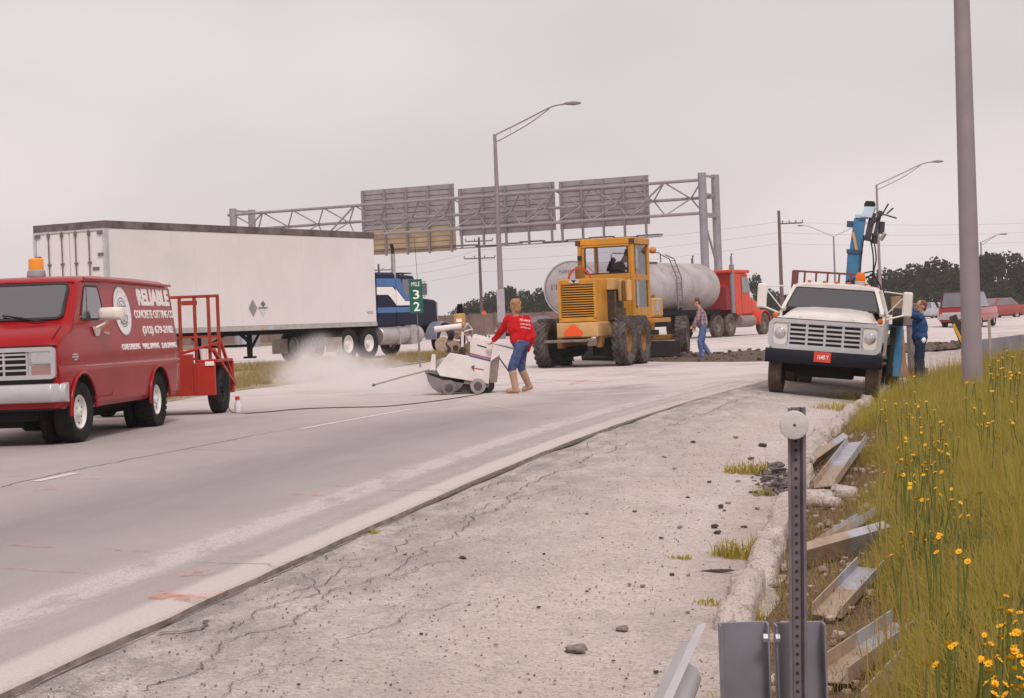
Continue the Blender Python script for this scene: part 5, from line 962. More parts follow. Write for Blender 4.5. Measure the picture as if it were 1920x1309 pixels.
# saw operator pushing the saw, seen from behind
RY = 31.7
def K(px, py, dy=0.): return at(px, py, RY+dy)
J = dict(head=K(965.5, 573, .02), neck=K(967, 586, .03), shL=K(953.5, 597, .0), shR=K(986.5, 598, .06), elL=K(941.5, 619, .1), haL=K(926, 638, .22), elR=K(998, 631, -.02), haR=K(988, 657, .12),
    hipL=K(975.5, 644, -.1), hipR=K(980, 644, .08), knL=K(960, 691, -.14), knR=K(977, 690, .14), anL=K(967, 731, -.16), anR=K(992, 722, .25), toeL=K(953, 735.5, -.14), toeR=K(982, 728, .28))
base = K(968, 738); base.z = 0
for s, zz in (('L', .07), ('R', .08)): J['an'+s].z = zz+(.03 if s == 'R' else 0); J['toe'+s].z = .05
P_, SO, ax = person('saw operator in red sweatshirt and jeans, bent over the saw handles', base, J, (-.75, .6, -.1), REDSW, DENIM, TANB, BLOND, 'long', True)
pel, ch, up, lat, fwd = ax
rt = Vector((1, 0, 0)); og = Vector(base)
for t, (x0, y0, x1, hgt_) in zip(('RELIABLE', 'CONCRETE', 'CUTTING CO'), ((974.5, 601, 994, 3.6), (975, 608, 994.5, 2.6), (976, 614.5, 994, 2.6))):
    p = at(x0, y0, RY-.3)-og; q = at(x1, y0+3, RY-.3)-og
    o = text(t, LETTER, P_, p, q-p, Vector((.04, .02, 1)), (q-p).length, hgt_*RY/FPX, 'lettering', .0015, .012)
    sw = o.modifiers.new('wrap', 'SHRINKWRAP'); sw.target = SO; sw.wrap_method = 'PROJECT'; sw.use_project_y = True; sw.use_negative_direction = False; sw.use_positive_direction = True; sw.wrap_mode = 'OUTSIDE'; sw.offset = .004
# man in plaid shirt walking behind the grader
g = NG('plaid_shirt', .9); ob = g.coord('Object'); xs_ = g.sep(ob)
def stripes(v, sc, th): return g.math('GREATER_THAN', g.math('SINE', g.math('MULTIPLY', v, sc)), th)
c = g.mix(g.math('MULTIPLY', stripes(xs_[2], 70., .1), .7), (.3, .17, .17), (.09, .08, .16)); c = g.mix(g.math('MULTIPLY', stripes(xs_[0], 60., .2), .6), c, (.42, .35, .37)); g.color(c)
LIGHTJ = M('light_denim', (.1, .15, .3), .9, var=.25, scale=10, bump=.7, bscale=14); BRB = M('brown_boots', (.25, .14, .08), .8)
g0 = gr(1317, 676, 0); WY = g0.y
def K(px, py, dy=0.): return at(px, py, WY+dy)
J = dict(head=K(1306, 567.5), neck=K(1310.5, 577), shL=K(1314, 583, -.17), shR=K(1313, 583, .17), elL=K(1306, 600, -.22), haL=K(1302, 614, -.18), elR=K(1307, 599, .22), haR=K(1300, 610, .2), hipL=K(1318.5, 612, -.09), hipR=K(1318.5, 612, .09),
    knL=K(1312, 641, -.1), knR=K(1316, 643, .1), anL=K(1317, 671, -.1), anR=K(1331, 668, .12), toeL=K(1305, 674, -.1), toeR=K(1320, 672.5, .12))
for s in 'LR': J['an'+s].z = .08 if s == 'L' else .16; J['toe'+s].z = .05
person('man in plaid shirt and jeans walking with head bowed beside grader', (g0.x, WY, 0), J, (-.8, -.1, -.35), g.m, LIGHTJ, BRB, BROWN)
# worker in blue at the rig
g0 = on_sh(1723, 706); g0 = Vector((at(1722, 700, 33.4).x, 33.4, 0)); g0.z = shz(g0.xy); WY = 33.4
BLJ = M('blue_work_jacket', (.022, .07, .18), .85, var=.25, scale=7, bump=.8, bscale=12); NVT = M('navy_trousers', (.018, .03, .07), .9, var=.25)
J = dict(head=K(1727, 575), neck=K(1727, 587), shL=K(1725, 594, -.18), shR=K(1723, 594, .18), elL=K(1712, 592, -.25), haL=K(1702, 576, -.15), elR=K(1711, 588, .22), haR=K(1701, 571, .12), hipL=K(1725, 640, -.09), hipR=K(1725, 640, .09), knL=K(1722, 671, -.1), knR=K(1726, 671, .1), anL=K(1719, 698, -.12), anR=K(1728, 697, .12), toeL=K(1712, 702, -.14), toeR=K(1721, 701, .12))
for s in 'LR': J['an'+s].z = g0.z+.08; J['toe'+s].z = g0.z+.05
w2, _, _ = person('worker in blue jacket with raised arms beside the drill rig', g0, J, (-.9, -.35, .05), BLJ, NVT, M('dark_boots', (.03, .025, .022), .8), M('reddish_hair', (.2, .08, .045), .7, var=.3, scale=40))
MB().ell(K(1731, 638, -.16)-g0, (.05, .03, .06)).build('white_rag', LETTER, w2, 40)
# seated drivers
def seated(label, mtx, shirt, hairm, lean=0.):
    Q = lambda x, y, z: mtx @ Vector((x, y, z))
    J = dict(head=Q(.12+lean, 0, .78), neck=Q(.08+lean*.8, 0, .62), shL=Q(.04+lean*.7, .19, .54), shR=Q(.04+lean*.7, -.19, .54), elL=Q(.2+lean, .25, .3), haL=Q(.42+lean, .14, .36), elR=Q(.2+lean, -.25, .3), haR=Q(.42+lean, -.14, .36), hipL=Q(0, .1, .08), hipR=Q(0, -.1, .08), knL=Q(.42, .12, .1), knR=Q(.42, -.12, .1), anL=Q(.55, .12, -.28), anR=Q(.55, -.12, -.28), toeL=Q(.7, .12, -.3), toeR=Q(.7, -.12, -.3))
    person(label, mtx.translation, J, (mtx.to_3x3() @ Vector((1, 0, -.15))), shirt, NVT, DARKM, hairm)
bpy.context.view_layer.update()
seated('grader driver in dark clothes seen through the rear cab window', gd.matrix_world @ Matrix.Translation((1.45, -.1, 2.08)) @ Matrix.Rotation(R(26), 4, 'X') @ Matrix.Scale(1.3, 4), M('dark_shirt', (.03, .03, .04), .9), M('dark_cap', (.02, .02, .025), .8), .12)
seated('driver seated behind the wheel of the white utility truck', ut.matrix_world @ Matrix.Translation((-.85, .42, 1.26)) @ Matrix.Scale(.9, 4), M('grey_shirt', (.1, .09, .11), .9), BROWN)
# ------------------------------------------------------------------ gantry and overhead signs
GALV = M('galvanised_grey', (.3, .28, .31), .55, .3, var=.12, scale=2); GALD = M('truss_grey', (.3, .26, .27), .6, .2, var=.12)
def onplane(px, py, P0, n): r = ray(px, py); t = (Vector(P0)-Vector((0, 0, CAMH))).dot(n)/r.dot(n); return Vector((0, 0, CAMH))+r*t
A = at(1326, 600, 104); A.z = 0; C = at(445, 600, 119); C.z = 0
ax = (C-A).normalized(); SPAN = (C-A).length; ay = Vector((-ax.y, ax.x, 0)); ay = ay if ay.y > 0 else -ay
yaw = math.atan2(-ay.x, ay.y)    # local y = away, local x = to the right
ga = empty('sign_gantry', A, (0, 0, yaw), 'steel truss sign gantry on twin posts spanning the highway', 'gantry')
GI = Matrix.Translation(A) @ Matrix.Rotation(yaw, 4, 'Z'); GI_ = GI.inverted(); bx = lambda t: -t   # position along the truss, leftwards
TD = 2.1
for x in (0, -SPAN):
    for y in (0, TD): MB().cyl((x, y, 0), (x, y, 9.35), .24 if x == 0 else .24, n=14).build('post', GALV, ga, 40)
    MB().bar((x, 0, 9.2), (x, TD, 9.2), .12).bar((x, 0, 8.15), (x, TD, 8.15), .12).bar((x, 0, 6.95), (x, TD, 6.95), .25).bar((x, 0, 6.8), (x, TD, 3.8), .1).bar((x, 0, 3.9), (x, TD, 1.0), .1).build('cross_brace', GALV, ga)
ch = {'front_top': (0, 8.95), 'front_bottom': (0, 7.05), 'back': (TD, 8.0)}
chords = [(0., 8.95), (0., 7.05), (TD*.55, 8.0)]
for y, z in chords: MB().cyl((.2, y, z), (-SPAN-.4, y, z), .095, n=10).build('chord', GALD, ga, 40)
NB = 14; b = MB()
for k in range(NB):
    x0, x1 = -SPAN*k/NB, -SPAN*(k+1)/NB; xm = (x0+x1)/2
    for (ya, za), (yb, zb) in ((chords[0], chords[2]), (chords[1], chords[2])):
        MB().cyl((x0, ya, za), (xm, yb, zb), .045, n=6).cyl((xm, yb, zb), (x1, ya, za), .045, n=6).build('lattice', GALD, ga)
    if k % 3 == 1: MB().cyl((x0, 0, 8.95), (x1, 0, 7.05), .06, n=6).build('lattice', GALD, ga)
SBACK = M('sign_back_grey', (.33, .29, .305), .6, .2, var=.14, scale=1.5); SRIB = M('sign_rib', (.27, .235, .245), .6, .2); STAN = M('sign_back_tan', (.5, .38, .24), .6, .1, var=.12, scale=1.5)
yS = TD*.55+.55
def lx(px, py): q = GI_ @ onplane(px, py, GI @ Vector((0, yS, 5)), ay); return q
for k, (cs, lab, tan) in enumerate((([(677, 357), (850, 345), (854, 468), (680, 481)], 'leftmost overhead sign back with tan lower third, above the semi truck', True), ([(858, 354), (1038, 341), (1042, 431), (862, 443)], 'middle of the three grey overhead sign backs on the gantry', False), ([(1047, 340), (1214, 329), (1218, 420), (1051, 430)], 'rightmost of the three grey overhead sign backs on the gantry', False))):
    q = [lx(*c_) for c_ in cs]; x0, x1 = (q[0].x+q[3].x)/2, (q[1].x+q[2].x)/2; z1, z0 = (q[0].z+q[1].z)/2, (q[2].z+q[3].z)/2
    sg = empty('overhead_sign', GI @ Vector((x0, yS, z0)), (0, 0, yaw), lab, 'road sign', 'overhead signs on the gantry'); W_, H_ = x1-x0, z1-z0
    np_ = max(6, round(H_/.31))
    for i in range(np_):
        zz = i*H_/np_; m = STAN if tan and zz < H_*.36 else SBACK
        MB().box(0, W_, 0, .04, zz+.012, zz+H_/np_-.012).box(0, W_, -.035, .0, zz+.012, zz+.045).build('sign_plank', m, sg)
    for i in range(5):
        x = W_*(.03+.235*i); MB().box(x-.06, x+.06, -.16, -.036, -.75 if not tan else -.1, H_-.02).build('stringer', SRIB, sg)
    if k == 0: MB().box(-.02, W_+.02, .04, .05, 0, H_).build('sign_face', M('sign_green', (.02, .12, .06), .4), sg)
    else: MB().box(-.02, W_+.02, .04, .05, 0, H_).build('sign_face', MATS['sign_green'], sg)
b = MB(); q0, q1 = lx(703, 484), lx(1240, 442)
wk = empty('gantry_walkway', GI @ Vector((0, yS, q1.z)), (0, 0, yaw), 'thin dark walkway grating hanging below the overhead signs', 'walkway')
nseg = 14
for i in range(nseg):
    xa = q0.x-2.0+(q1.x-q0.x+2)*i/nseg; xb = q0.x-2+(q1.x-q0.x+2)*(i+.93)/nseg
    MB().box(xa, xb, -.1, .55, .0+.05*(i % 3), .07+.05*(i % 3)).build('grating', M('grating_dark', (.13, .1, .1), .7), wk)
MB().box(q0.x-2, q1.x, .1, .16, -.06, -.001).build('grating_beam', GALD, wk)
# ------------------------------------------------------------------ lamp posts and utility poles
PG = M('lamp_post_grey', (.27, .225, .235), .55, .25, var=.1, scale=1)
def lamp(px_base, Y, ht, arm, label, r0=.14, r1=.075, tw=False, group='street lamps along the highway', zbase=None, dirx=1):
    p = at(px_base[0], px_base[1], Y); z = hgt(p.x, p.y) if zbase is None else zbase
    o = empty('street_lamp', (p.x, p.y, z-.1), (0, 0, 0), label, 'street lamp', group)
    MB().cyl((0, 0, 0), (0, 0, ht), r0, r1, n=16).lathe((0, 0, 0), (0, 0, 1), [(r0*1.7, 0), (r0*1.7, .05), (r0*1.15, .12)], 16).build('pole', PG, o, 40)
    for s in ((1, -1) if tw else (dirx,)):
        a1 = spline([(0, 0, ht-.05), (s*arm*.45, -arm*.1, ht+arm*.18), (s*arm*.8, -arm*.2, ht+arm*.33), (s*arm, -arm*.25, ht+arm*.36)], 5)
        b = MB().tube(a1, .045, 7)
        if not tw: b.tube(spline([(0, 0, ht-.5), (s*arm*.45, -arm*.1, ht+arm*.1), (s*arm*.78, -arm*.2, ht+arm*.31)], 5), .035, 7); b.bar((s*arm*.22, -arm*.05, ht+arm*.01), (s*arm*.22, -arm*.05, ht+arm*.09), .03)
        b.build('arm', PG, o, 60); e = Vector((s*arm, -arm*.25, ht+arm*.36))
        MB().rings([[e+Vector((s*x, w_*math.cos(2*math.pi*j/10)*.8, .02+h_*math.sin(2*math.pi*j/10))) for j in range(10)] for x, w_, h_ in ((-.1, .05, .05), (.1, .14, .09), (.5, .2, .13), (.85, .14, .08), (.95, .03, .03))]).build('luminaire', M('luminaire_grey', (.2, .17, .18), .5), o, 50)
    return o
lp_ = lamp((941, 600), 110, 12.5, 4.3, 'tall lamp post rising behind the middle overhead sign', .2, .1); MB().box(-.26, .22, -.5, -.2, 1.1, 3.1).build('control_box', M('cabinet_grey', (.36, .33, .37), .6), lp_, bevel=.02)
lamp((1651, 560), 165, 12.3, 4.9, 'thin lamp post standing right behind the blue drill mast', .17, .09)
lamp((1567, 560), 300, 13.2, 5.2, 'distant twin-arm lamp post left of the blue drill mast', .2, .12, True)
lamp((1843, 570), 250, 9.6, 2.6, 'distant lamp post just right of the big foreground pole', .16, .1)
p = on_vg(1825, 748)
big = empty('street_lamp', (p.x, p.y, p.z-.05), (R(0), R(.3), 0), 'thick grey lamp post in the weeds at the right', 'street lamp', 'street lamps along the highway')
s_ = p.y/FPX
MB().cyl((0, 0, 0), (0, 0, 12), 19.5*s_, 9.5*s_, n=28).build('pole', M('big_pole_grey', (.3, .25, .265), .6, .1, var=.08, scale=3, dirt=.25, dcol=(.32, .27, .27)), big, 40)
MB().tube(spline([(0, 0, 11.9), (-1.5, .3, 12.6), (-3.2, .6, 13)], 6), .05, 8).build('arm', PG, big, 60); MB().ell((-3.5, .65, 13), (.45, .2, .13)).build('luminaire', MATS['luminaire_grey'], big, 50)
POLEW = M('creosote_pole', (.13, .095, .085), .9, var=.2)
def upole(pb, Y, ht, label, arms=((.0, 1.2),), side=0):
    p = at(pb[0], pb[1], Y); o = empty('utility_pole', (p.x, p.y, 0), (0, 0, 0), label, 'utility pole', 'wooden utility poles')
    MB().cyl((0, 0, 0), (0, 0, ht), .2, .13, n=10).build('pole', POLEW, o, 40)
    for dz, hw in arms:
        MB().bar((-hw if not side else 0, -.15, ht-.3-dz), (hw*(1 if not side else 2.1), -.15, ht-.3-dz), .12).build('crossarm', POLEW, o)
        for x in np.linspace(-hw if not side else .3, hw*(1 if not side else 2.1), 4): MB().cyl((x, -.15, ht-.24-dz), (x, -.15, ht-.02-dz), .06).build('insulator', MATS['luminaire_grey'], o)
    return p, ht
t1 = upole((1466, 560), 165, 10.4, 'leaning dark utility pole left of the white truck', ((.9, 1.0),), 1)
t2 = upole((903, 580), 190, 10.2, 'utility pole with two crossarms beside the middle lamp post', ((.1, 1.4), (1.9, 1.6)))
t3 = upole((713, 580), 230, 9.2, 'small distant utility pole right of the white trailer', ((.5, 1.6),))
WIRE = M('wire_dark', (.12, .1, .1), .8)
for k, (za, zb, zc) in enumerate(((-1.3, -1.0, -.6), (-2.4, -2.0, -1.6), (-3.6, -3.0, -2.4))):
    P = [t3[0].xy, t2[0].xy, t1[0].xy, Vector((62, 200))]; Z = [t3[1]+zc, t2[1]+za, t1[1]+zb, 11+zb]; pts = []
    for i in range(3):
        for j in range(10): u = j/10; q = P[i].lerp(P[i+1], u); pts.append((q.x, q.y, Z[i]+(Z[i+1]-Z[i])*u-1.6*u*(1-u)))
    tag(MB().tube(pts, .009, 5).build('overhead_wire', WIRE), ('topmost', 'middle', 'lowest')[k]+' overhead wire strung between the utility poles', 'wire', 'overhead wires')
# ------------------------------------------------------------------ mile marker and orange sign
mp_ = at(788, 690, 48); zb = hgt(mp_.x, mp_.y)
mm = empty('mile_marker', (mp_.x, mp_.y, zb), (0, 0, R(4)), 'narrow green mile marker reading 32 on a post', 'road sign')
MB().box(-.03, .03, .0, .04, 0, 1.0).box(-.008, .008, .04, .06, 0, 2.1).build('post', M('marker_post', (.22, .19, .19), .6, .3), mm)
zs0 = at(774, 588, 48).z-zb; pxm = 48/FPX; MB().box(-.18, .17, -.012, .0, zs0, zs0+64*pxm).build('plate', M('marker_green', (.012, .11, .07), .45), mm, bevel=.004)
for t, x0, wd, z0_, h_ in (('MILE', -.11, .22, 51, 8), ('3', -.085, .17, 27, 17), ('2', -.085, .17, 4.5, 17)): text(t, LETTER, mm, (x0, -.0135, zs0+z0_*pxm), (1, 0, 0), (0, 0, 1), wd, h_*pxm, 'lettering', .001, .012 if len(t) == 1 else 0)
mm.rotation_euler = (0, R(-1), R(4))
p = at(909, 630, 120); o = empty('warning_sign', (p.x, p.y, .15), (0, 0, 0), 'small distant orange warning disc on a thin post behind the operator', 'road sign')
MB().cyl((0, 0, 0), (0, 0, 1.6), .04).build('post', RODG, o); MB().lathe((0, -.03, 1.75), (0, -1, 0), [(.16, 0), (.16, .03)], 20).build('disc', M('sign_orange', (.6, .13, .04), .5), o)
# ------------------------------------------------------------------ brown boundary fence and shed
FB = M('fence_brown', (.19, .125, .105), .85, var=.22, scale=.6); 
fe = empty('boundary_fence', (0, 0, 0), (0, 0, 0), 'long brown board fence beyond the far side of the highway', 'fence')
F0, F1 = Vector((-52, 178)), Vector((26, 190)); nF = 31
for i in range(nF):
    a, c_ = F0.lerp(F1, i/nF), F0.lerp(F1, (i+.985)/nF); h_ = 2.15+.06*math.sin(i*1.7)
    MB().hexa([(a.x, a.y, -.1), (c_.x, c_.y, -.1), (c_.x, c_.y+.08, -.1), (a.x, a.y+.08, -.1), (a.x, a.y, h_), (c_.x, c_.y, h_), (c_.x, c_.y+.08, h_), (a.x, a.y+.08, h_)]).build('fence_panel', FB, fe)
    MB().box(a.x-.08, a.x+.08, a.y-.1, a.y+.0, -.1, h_+.1).build('post', POLEW, fe)
p = at(458, 640, 172); o = MB().box(-.75, .75, -.8, .8, 0, 1.5).prism([(-.85, 1.5), (.85, 1.5), (0, 1.95)], lambda u, v, t: Vector((u, t, v)), -.85, .85).box(-.25, .25, -.82, -.8, 0, 1.2).build('utility_shed', M('pale_blue_wall', (.38, .44, .56), .6, var=.06), None); o.location = (p.x, p.y, .05); tag(o, 'small pale blue shed in front of the brown fence', 'shed')
# ------------------------------------------------------------------ ribbed barrier at the right
BAR = M('barrier_blue_grey', (.25, .235, .27), .7, var=.2, scale=1.2)
br = empty('ribbed_barrier', (0, 0, 0), (0, 0, 0), 'grey ribbed roadside barrier beyond the flowering weeds at right', 'barrier')
kp = [k for k in KERB if 41 < k.y < 90]; acc = [0]
for a, c_ in zip(kp, kp[1:]): acc.append(acc[-1]+(c_-a).length)
def kat(s):
    for i in range(len(acc)-1):
        if acc[i] <= s <= acc[i+1]: u = (s-acc[i])/(acc[i+1]-acc[i]); return kp[i].lerp(kp[i+1], u)
    return kp[-1]
s = 0.
while s < acc[-1]-1:
    a, c_ = kat(s), kat(s+.96); d = (c_-a).normalized(); nn = Vector((d.y, -d.x))*.35; b = MB(); z0, z1 = -.45, .36
    for i in range(6):
        p0 = a+(c_-a)*(i/6)+nn; p1 = a+(c_-a)*((i+.82)/6)+nn; t = nn.normalized()*.1; b.hexa([(*p0, z0), (*p1, z0), (*(p1+t), z0), (*(p0+t), z0), (*p0, z1), (*p1, z1), (*(p1+t), z1), (*(p0+t), z1)])
    p0, p1 = a+nn*1.15, c_+nn*1.15; t = nn.normalized()*.12; b.hexa([(*p0, z0), (*p1, z0), (*(p1+t), z0), (*(p0+t), z0), (*p0, z1+.03), (*p1, z1+.03), (*(p1+t), z1+.03), (*(p0+t), z1+.03)])
    b.build('barrier_panel', BAR, br); s += 1.0
p = at(1857, 672, 38); o = MB().box(-.025, .025, -.02, .02, 0, 1.05).build('wooden_stake', M('stake_grey_tan', (.36, .29, .24), .8), None); o.location = (p.x, 38, p.z-.15); tag(o, 'thin wooden stake in front of the ribbed barrier', 'stake')
a, c_ = at(1812, 655, 39), at(1786, 592, 39); o = MB().bar((0, 0, 0), c_-a, .16, .06, (0, 1, 0)).build('barricade_board', M('board_dark', (.04, .035, .035), .6), None, bevel=.004); o.location = a; tag(o, 'dark barricade board with yellow edge leaning behind the big pole', 'barricade'); MB().bar(Vector((-.07, -.05, .1)), (c_-a)*.75+Vector((-.07, -.05, 0)), .06, .03, (0, 1, 0)).build('yellow_edge', M('barricade_yellow', (.6, .33, .03), .5), o)
# ------------------------------------------------------------------ far vehicles
def car(pos, yawd, L, W_, H_, bodym, label, pick=False, cat='car', two=None):
    o = empty('pickup_truck' if pick else 'parked_car', pos, (0, 0, R(yawd)), label, cat); hb = .42*H_ if pick else .5*H_
    low = lambda x, w_: [Vector((x, y, z)) for y, z in ((w_-.05, .3), (w_, .45), (w_, hb*1.15), (w_-.05, hb*1.3), (-w_+.05, hb*1.3), (-w_, hb*1.15), (-w_, .45), (-w_+.05, .3))]
    w2 = W_/2; b = MB().rings([low(x, w_) for x, w_ in ((0, w2-.06), (.08, w2-.02), (.4, w2), (L-.6, w2), (L-.12, w2-.04), (L, w2-.1))]).build('body', bodym, o, 30, .02)
    c = MB(); zb_ = hb*1.28
    xs2 = (L*.42, L*.62, L*.44, L*.56) if pick else (L*.12, L*.68, L*.26, L*.54)
    cabv = [(xs2[0], -w2+.06, zb_), (xs2[1], -w2+.06, zb_), (xs2[1], w2-.06, zb_), (xs2[0], w2-.06, zb_), (xs2[2], -w2+.2, H_), (xs2[3], -w2+.2, H_), (xs2[3], w2-.2, H_), (xs2[2], w2-.2, H_)]
    if pick == 'suv': cabv = [(.05, -w2+.06, zb_), (L*.66, -w2+.06, zb_), (L*.66, w2-.06, zb_), (.05, w2-.06, zb_), (.18, -w2+.2, H_), (L*.54, -w2+.2, H_), (L*.54, w2-.2, H_), (.18, w2-.2, H_)]
    MB().hexa(cabv).build('cab', bodym if pick != 'suv' else M('dark_red_top', (.07, .02, .025), .4), o, bevel=.05)
    V = [Vector(v) for v in cabv]
    def pane(i, j, k, l, nm='window'):
        q = [V[i], V[j], V[k], V[l]]; cc = sum(q, Vector())/4; q = [cc+(x-cc)*.86 for x in q]; MB().panel(*q, rad=.05, th=.012, off=.004).build(nm, VGLASS, o)
    pane(0, 1, 5, 4); pane(2, 3, 7, 6); pane(1, 2, 6, 5, 'windscreen'); pane(3, 0, 4, 7, 'rear_window')
    for x in (L*.2, L*.8):
        for s in (-1, 1): wheel(o, (x, s*(w2-.1), .33), 'car', .33, .2, .18, RUBBER, SILVER, 'steel', s)
    MB().box(-.12, .02, -w2, w2, .42, .6).build('rear_bumper', CHROME, o, bevel=.02); MB().box(L-.02, L+.1, -w2+.04, w2-.04, .42, .58).build('front_bumper', CHROME, o, bevel=.02)
    for s in (-1, 1): MB().box(-.03, .0, s*(w2-.14)-.08, s*(w2-.14)+.08, .7, .88).build('tail_lamp', REDLENS, o); MB().box(L-.005, L+.03, s*(w2-.25)-.1, s*(w2-.25)+.1, .62, .76).build('headlight', LAMP, o)
    if pick: MB().box(-.02, .0, -w2+.1, w2-.1, .62, .78).build('tailgate_trim', SILVER, o)
    MB().box(.2, L-.2, -w2+.1, w2-.1, .22, .5).build('underbody', DARKM, o)
    return o
CRED = M('car_red', (.33, .03, .03), .3, var=.08, coat=.4)
car((22.32, 90.7, hgt(22.3, 90.7)), 62.8, 5.0, 1.95, 1.8, CRED, 'red and white utility vehicle driving away behind the big pole', 'suv', 'utility vehicle')
p = gr(1880, 590, .1); car((at(1905, 588, 128).x, 128, .1), 215, 4.9, 1.85, 1.5, M('car_dull_red', (.3, .07, .06), .4), 'dull red saloon at the far right edge of the highway')
car((at(1740, 595, 150).x, 150, .1), 250, 4.6, 1.8, 1.4, M('car_silver_blue', (.4, .42, .48), .4), 'pale blue distant car beside the worker in blue')
car((at(1055, 605, 130).x, 130, .15), 200, 4.8, 1.85, 1.45, M('car_dark_red', (.25, .02, .03), .35), 'dark red distant car between operator and grader')
# ------------------------------------------------------------------ broken concrete kerb
def kerb_mat():
    g = NG('old_kerb_concrete', .95, .2); ob = g.coord('Object'); n1 = g.noise(ob, 2.5, 6, .65); n2 = g.noise(ob, 60, 3, .7); v = g.voro(ob, 38); sp = g.noise(ob, 14, 4, .7)
    c = g.mix(g.rng(n1, .3, .7), (.48, .41, .365), (.66, .58, .53)); c = g.mix(g.rng(n2, .52, .66, 0, .75), c, (.22, .18, .16)); c = g.mix(g.rng(sp, .56, .64, 0, .8), c, (.24, .185, .15)); c = g.mix(g.rng(g.noise(ob, 5, 6, .75), .56, .62, 0, .7), c, (.3, .24, .2)); g.color(c); g.bump(g.math('ADD', n2, g.math('MULTIPLY', n1, 2.)), .8, .02); return g.m
KM = kerb_mat(); kb = empty('broken_kerb', (0, 0, 0), (0, 0, 0), 'crumbling rounded concrete kerb broken into chunks along the shoulder', 'kerb')
def rock(b, c, r, seed, n=12, m=8, amp=.25, flat=1., rot=None):
    rs = []
    for i in range(1, m):
        a = math.pi*i/m-math.pi/2; ring = []
        for j in range(n):
            t = 2*math.pi*j/n; d = Vector((math.cos(a)*math.cos(t), math.cos(a)*math.sin(t), math.sin(a)))
            d = Vector([math.copysign(abs(x)**.75, x) for x in d]); k = 1+amp*mnoise.noise(d*1.7+Vector((seed*3.1, seed, 0)))+amp*.5*mnoise.noise(d*4+Vector((seed, 0, 0)))
            p = Vector((d.x*r[0]*k, d.y*r[1]*k, d.z*r[2]*k*flat)); ring.append(Vector(c)+(rot @ p if rot else p))
        rs.append(ring)
    b.rings(rs)
acc = [0.]
for a, c_ in zip(KERB, KERB[1:]): acc.append(acc[-1]+(c_-a).length)
def ks(s):
    for i in range(len(acc)-1):
        if acc[i] <= s <= acc[i+1]: u = (s-acc[i])/(acc[i+1]-acc[i]); return KERB[i].lerp(KERB[i+1], u), (KERB[i+1]-KERB[i]).normalized()
s0 = min(range(len(KERB)), key=lambda i: abs(KERB[i].y-8.7)); s = acc[s0]; rk = random.Random(11); k = 0
while True:
    y = ks(s)[0].y
    if y > 47: break
    if 14.4 < y < 16.6: s += .4; continue
    L = rk.uniform(1.2, 1.9) if y < 14 else rk.uniform(.38, .75) if y < 30 else rk.uniform(.7, 1.4)
    if y+L > 14.6 and y < 14.6: L = max(.5, 14.6-y)
    m, d = ks(s+L/2); nn = Vector((d.y, -d.x)); b = MB(); rs = []; NN = 21; n = max(8, int(L/.06)); wob = rk.uniform(.88, 1.12); k += 1
    dx, dz = rk.uniform(-.04, .04), rk.uniform(-.05, .02)
    for i in range(n+1):
        u = i/n; e = min(1, (min(u, 1-u)*L/.06)**.5) if min(u, 1-u) < .06/L else 1; e = max(e, .05); c0 = m+d*(u-.5)*L*.97; ring = []
        for j in range(NN):
            a = math.pi*j/(NN-1); ka = 1+.22*mnoise.noise((c0.x*3, c0.y*3+k*5, a*1.2))+.09*mnoise.noise((c0.x*10, c0.y*10, a*3))+.05*mnoise.noise((c0.x*27, c0.y*27, a*7))
            off = math.copysign(abs(math.cos(a))**.62, math.cos(a))*.092*wob*ka*(.55+.45*e)+dx; z = -.36+(.195*wob*ka*(math.sin(a)**.42)*(.35+.65*e) if 0 < j < NN-1 else 0)+dz; q = c0-nn*off; ring.append(Vector((q.x, q.y, z)))
        rs.append(ring)
    b.rings(rs); b.build('kerb_chunk', KM, kb, 60); s += L+(.02 if y < 14 else rk.uniform(.0, .06))
for px, py, r in ((1535, 944, .1), (1582, 932, .085), (1560, 950, .06)):
    p = on_vg(px, py); b = MB(); rock(b, (p.x, p.y, p.z+.03), (r*1.3, r, r*.8), px); b.build('kerb_chunk', KM, kb, 60)
# dark asphalt rubble in the gap of the kerb
ASR = M('asphalt_rubble', (.155, .13, .128), .95, var=.4, scale=12, bump=.6, bscale=40); b = MB(); rr = random.Random(5)
for i in range(150):
    px, py = rr.gauss(1456, 16), rr.gauss(912, 16); p = on_sh(px, py); r = rr.uniform(.012, .06)*rr.uniform(.5, 1); hz = max(0, 1-((px-1462)/34)**2-((py-910)/34)**2)*.16
    rock(b, (p.x, p.y, p.z+hz*rr.uniform(.3, 1)+r*.2), (r*rr.uniform(.7, 1.5), r*rr.uniform(.6, 1), r*rr.uniform(.3, .6)), i, 5, 4, .9, 1, Matrix.Rotation(rr.uniform(0, 3), 3, 'Z') @ Matrix.Rotation(rr.uniform(-.6, .6), 3, 'X'))
tag(b.build('asphalt_rubble', ASR, None), 'small heap of dark broken asphalt beside the kerb gap', 'rubble', kind='stuff')
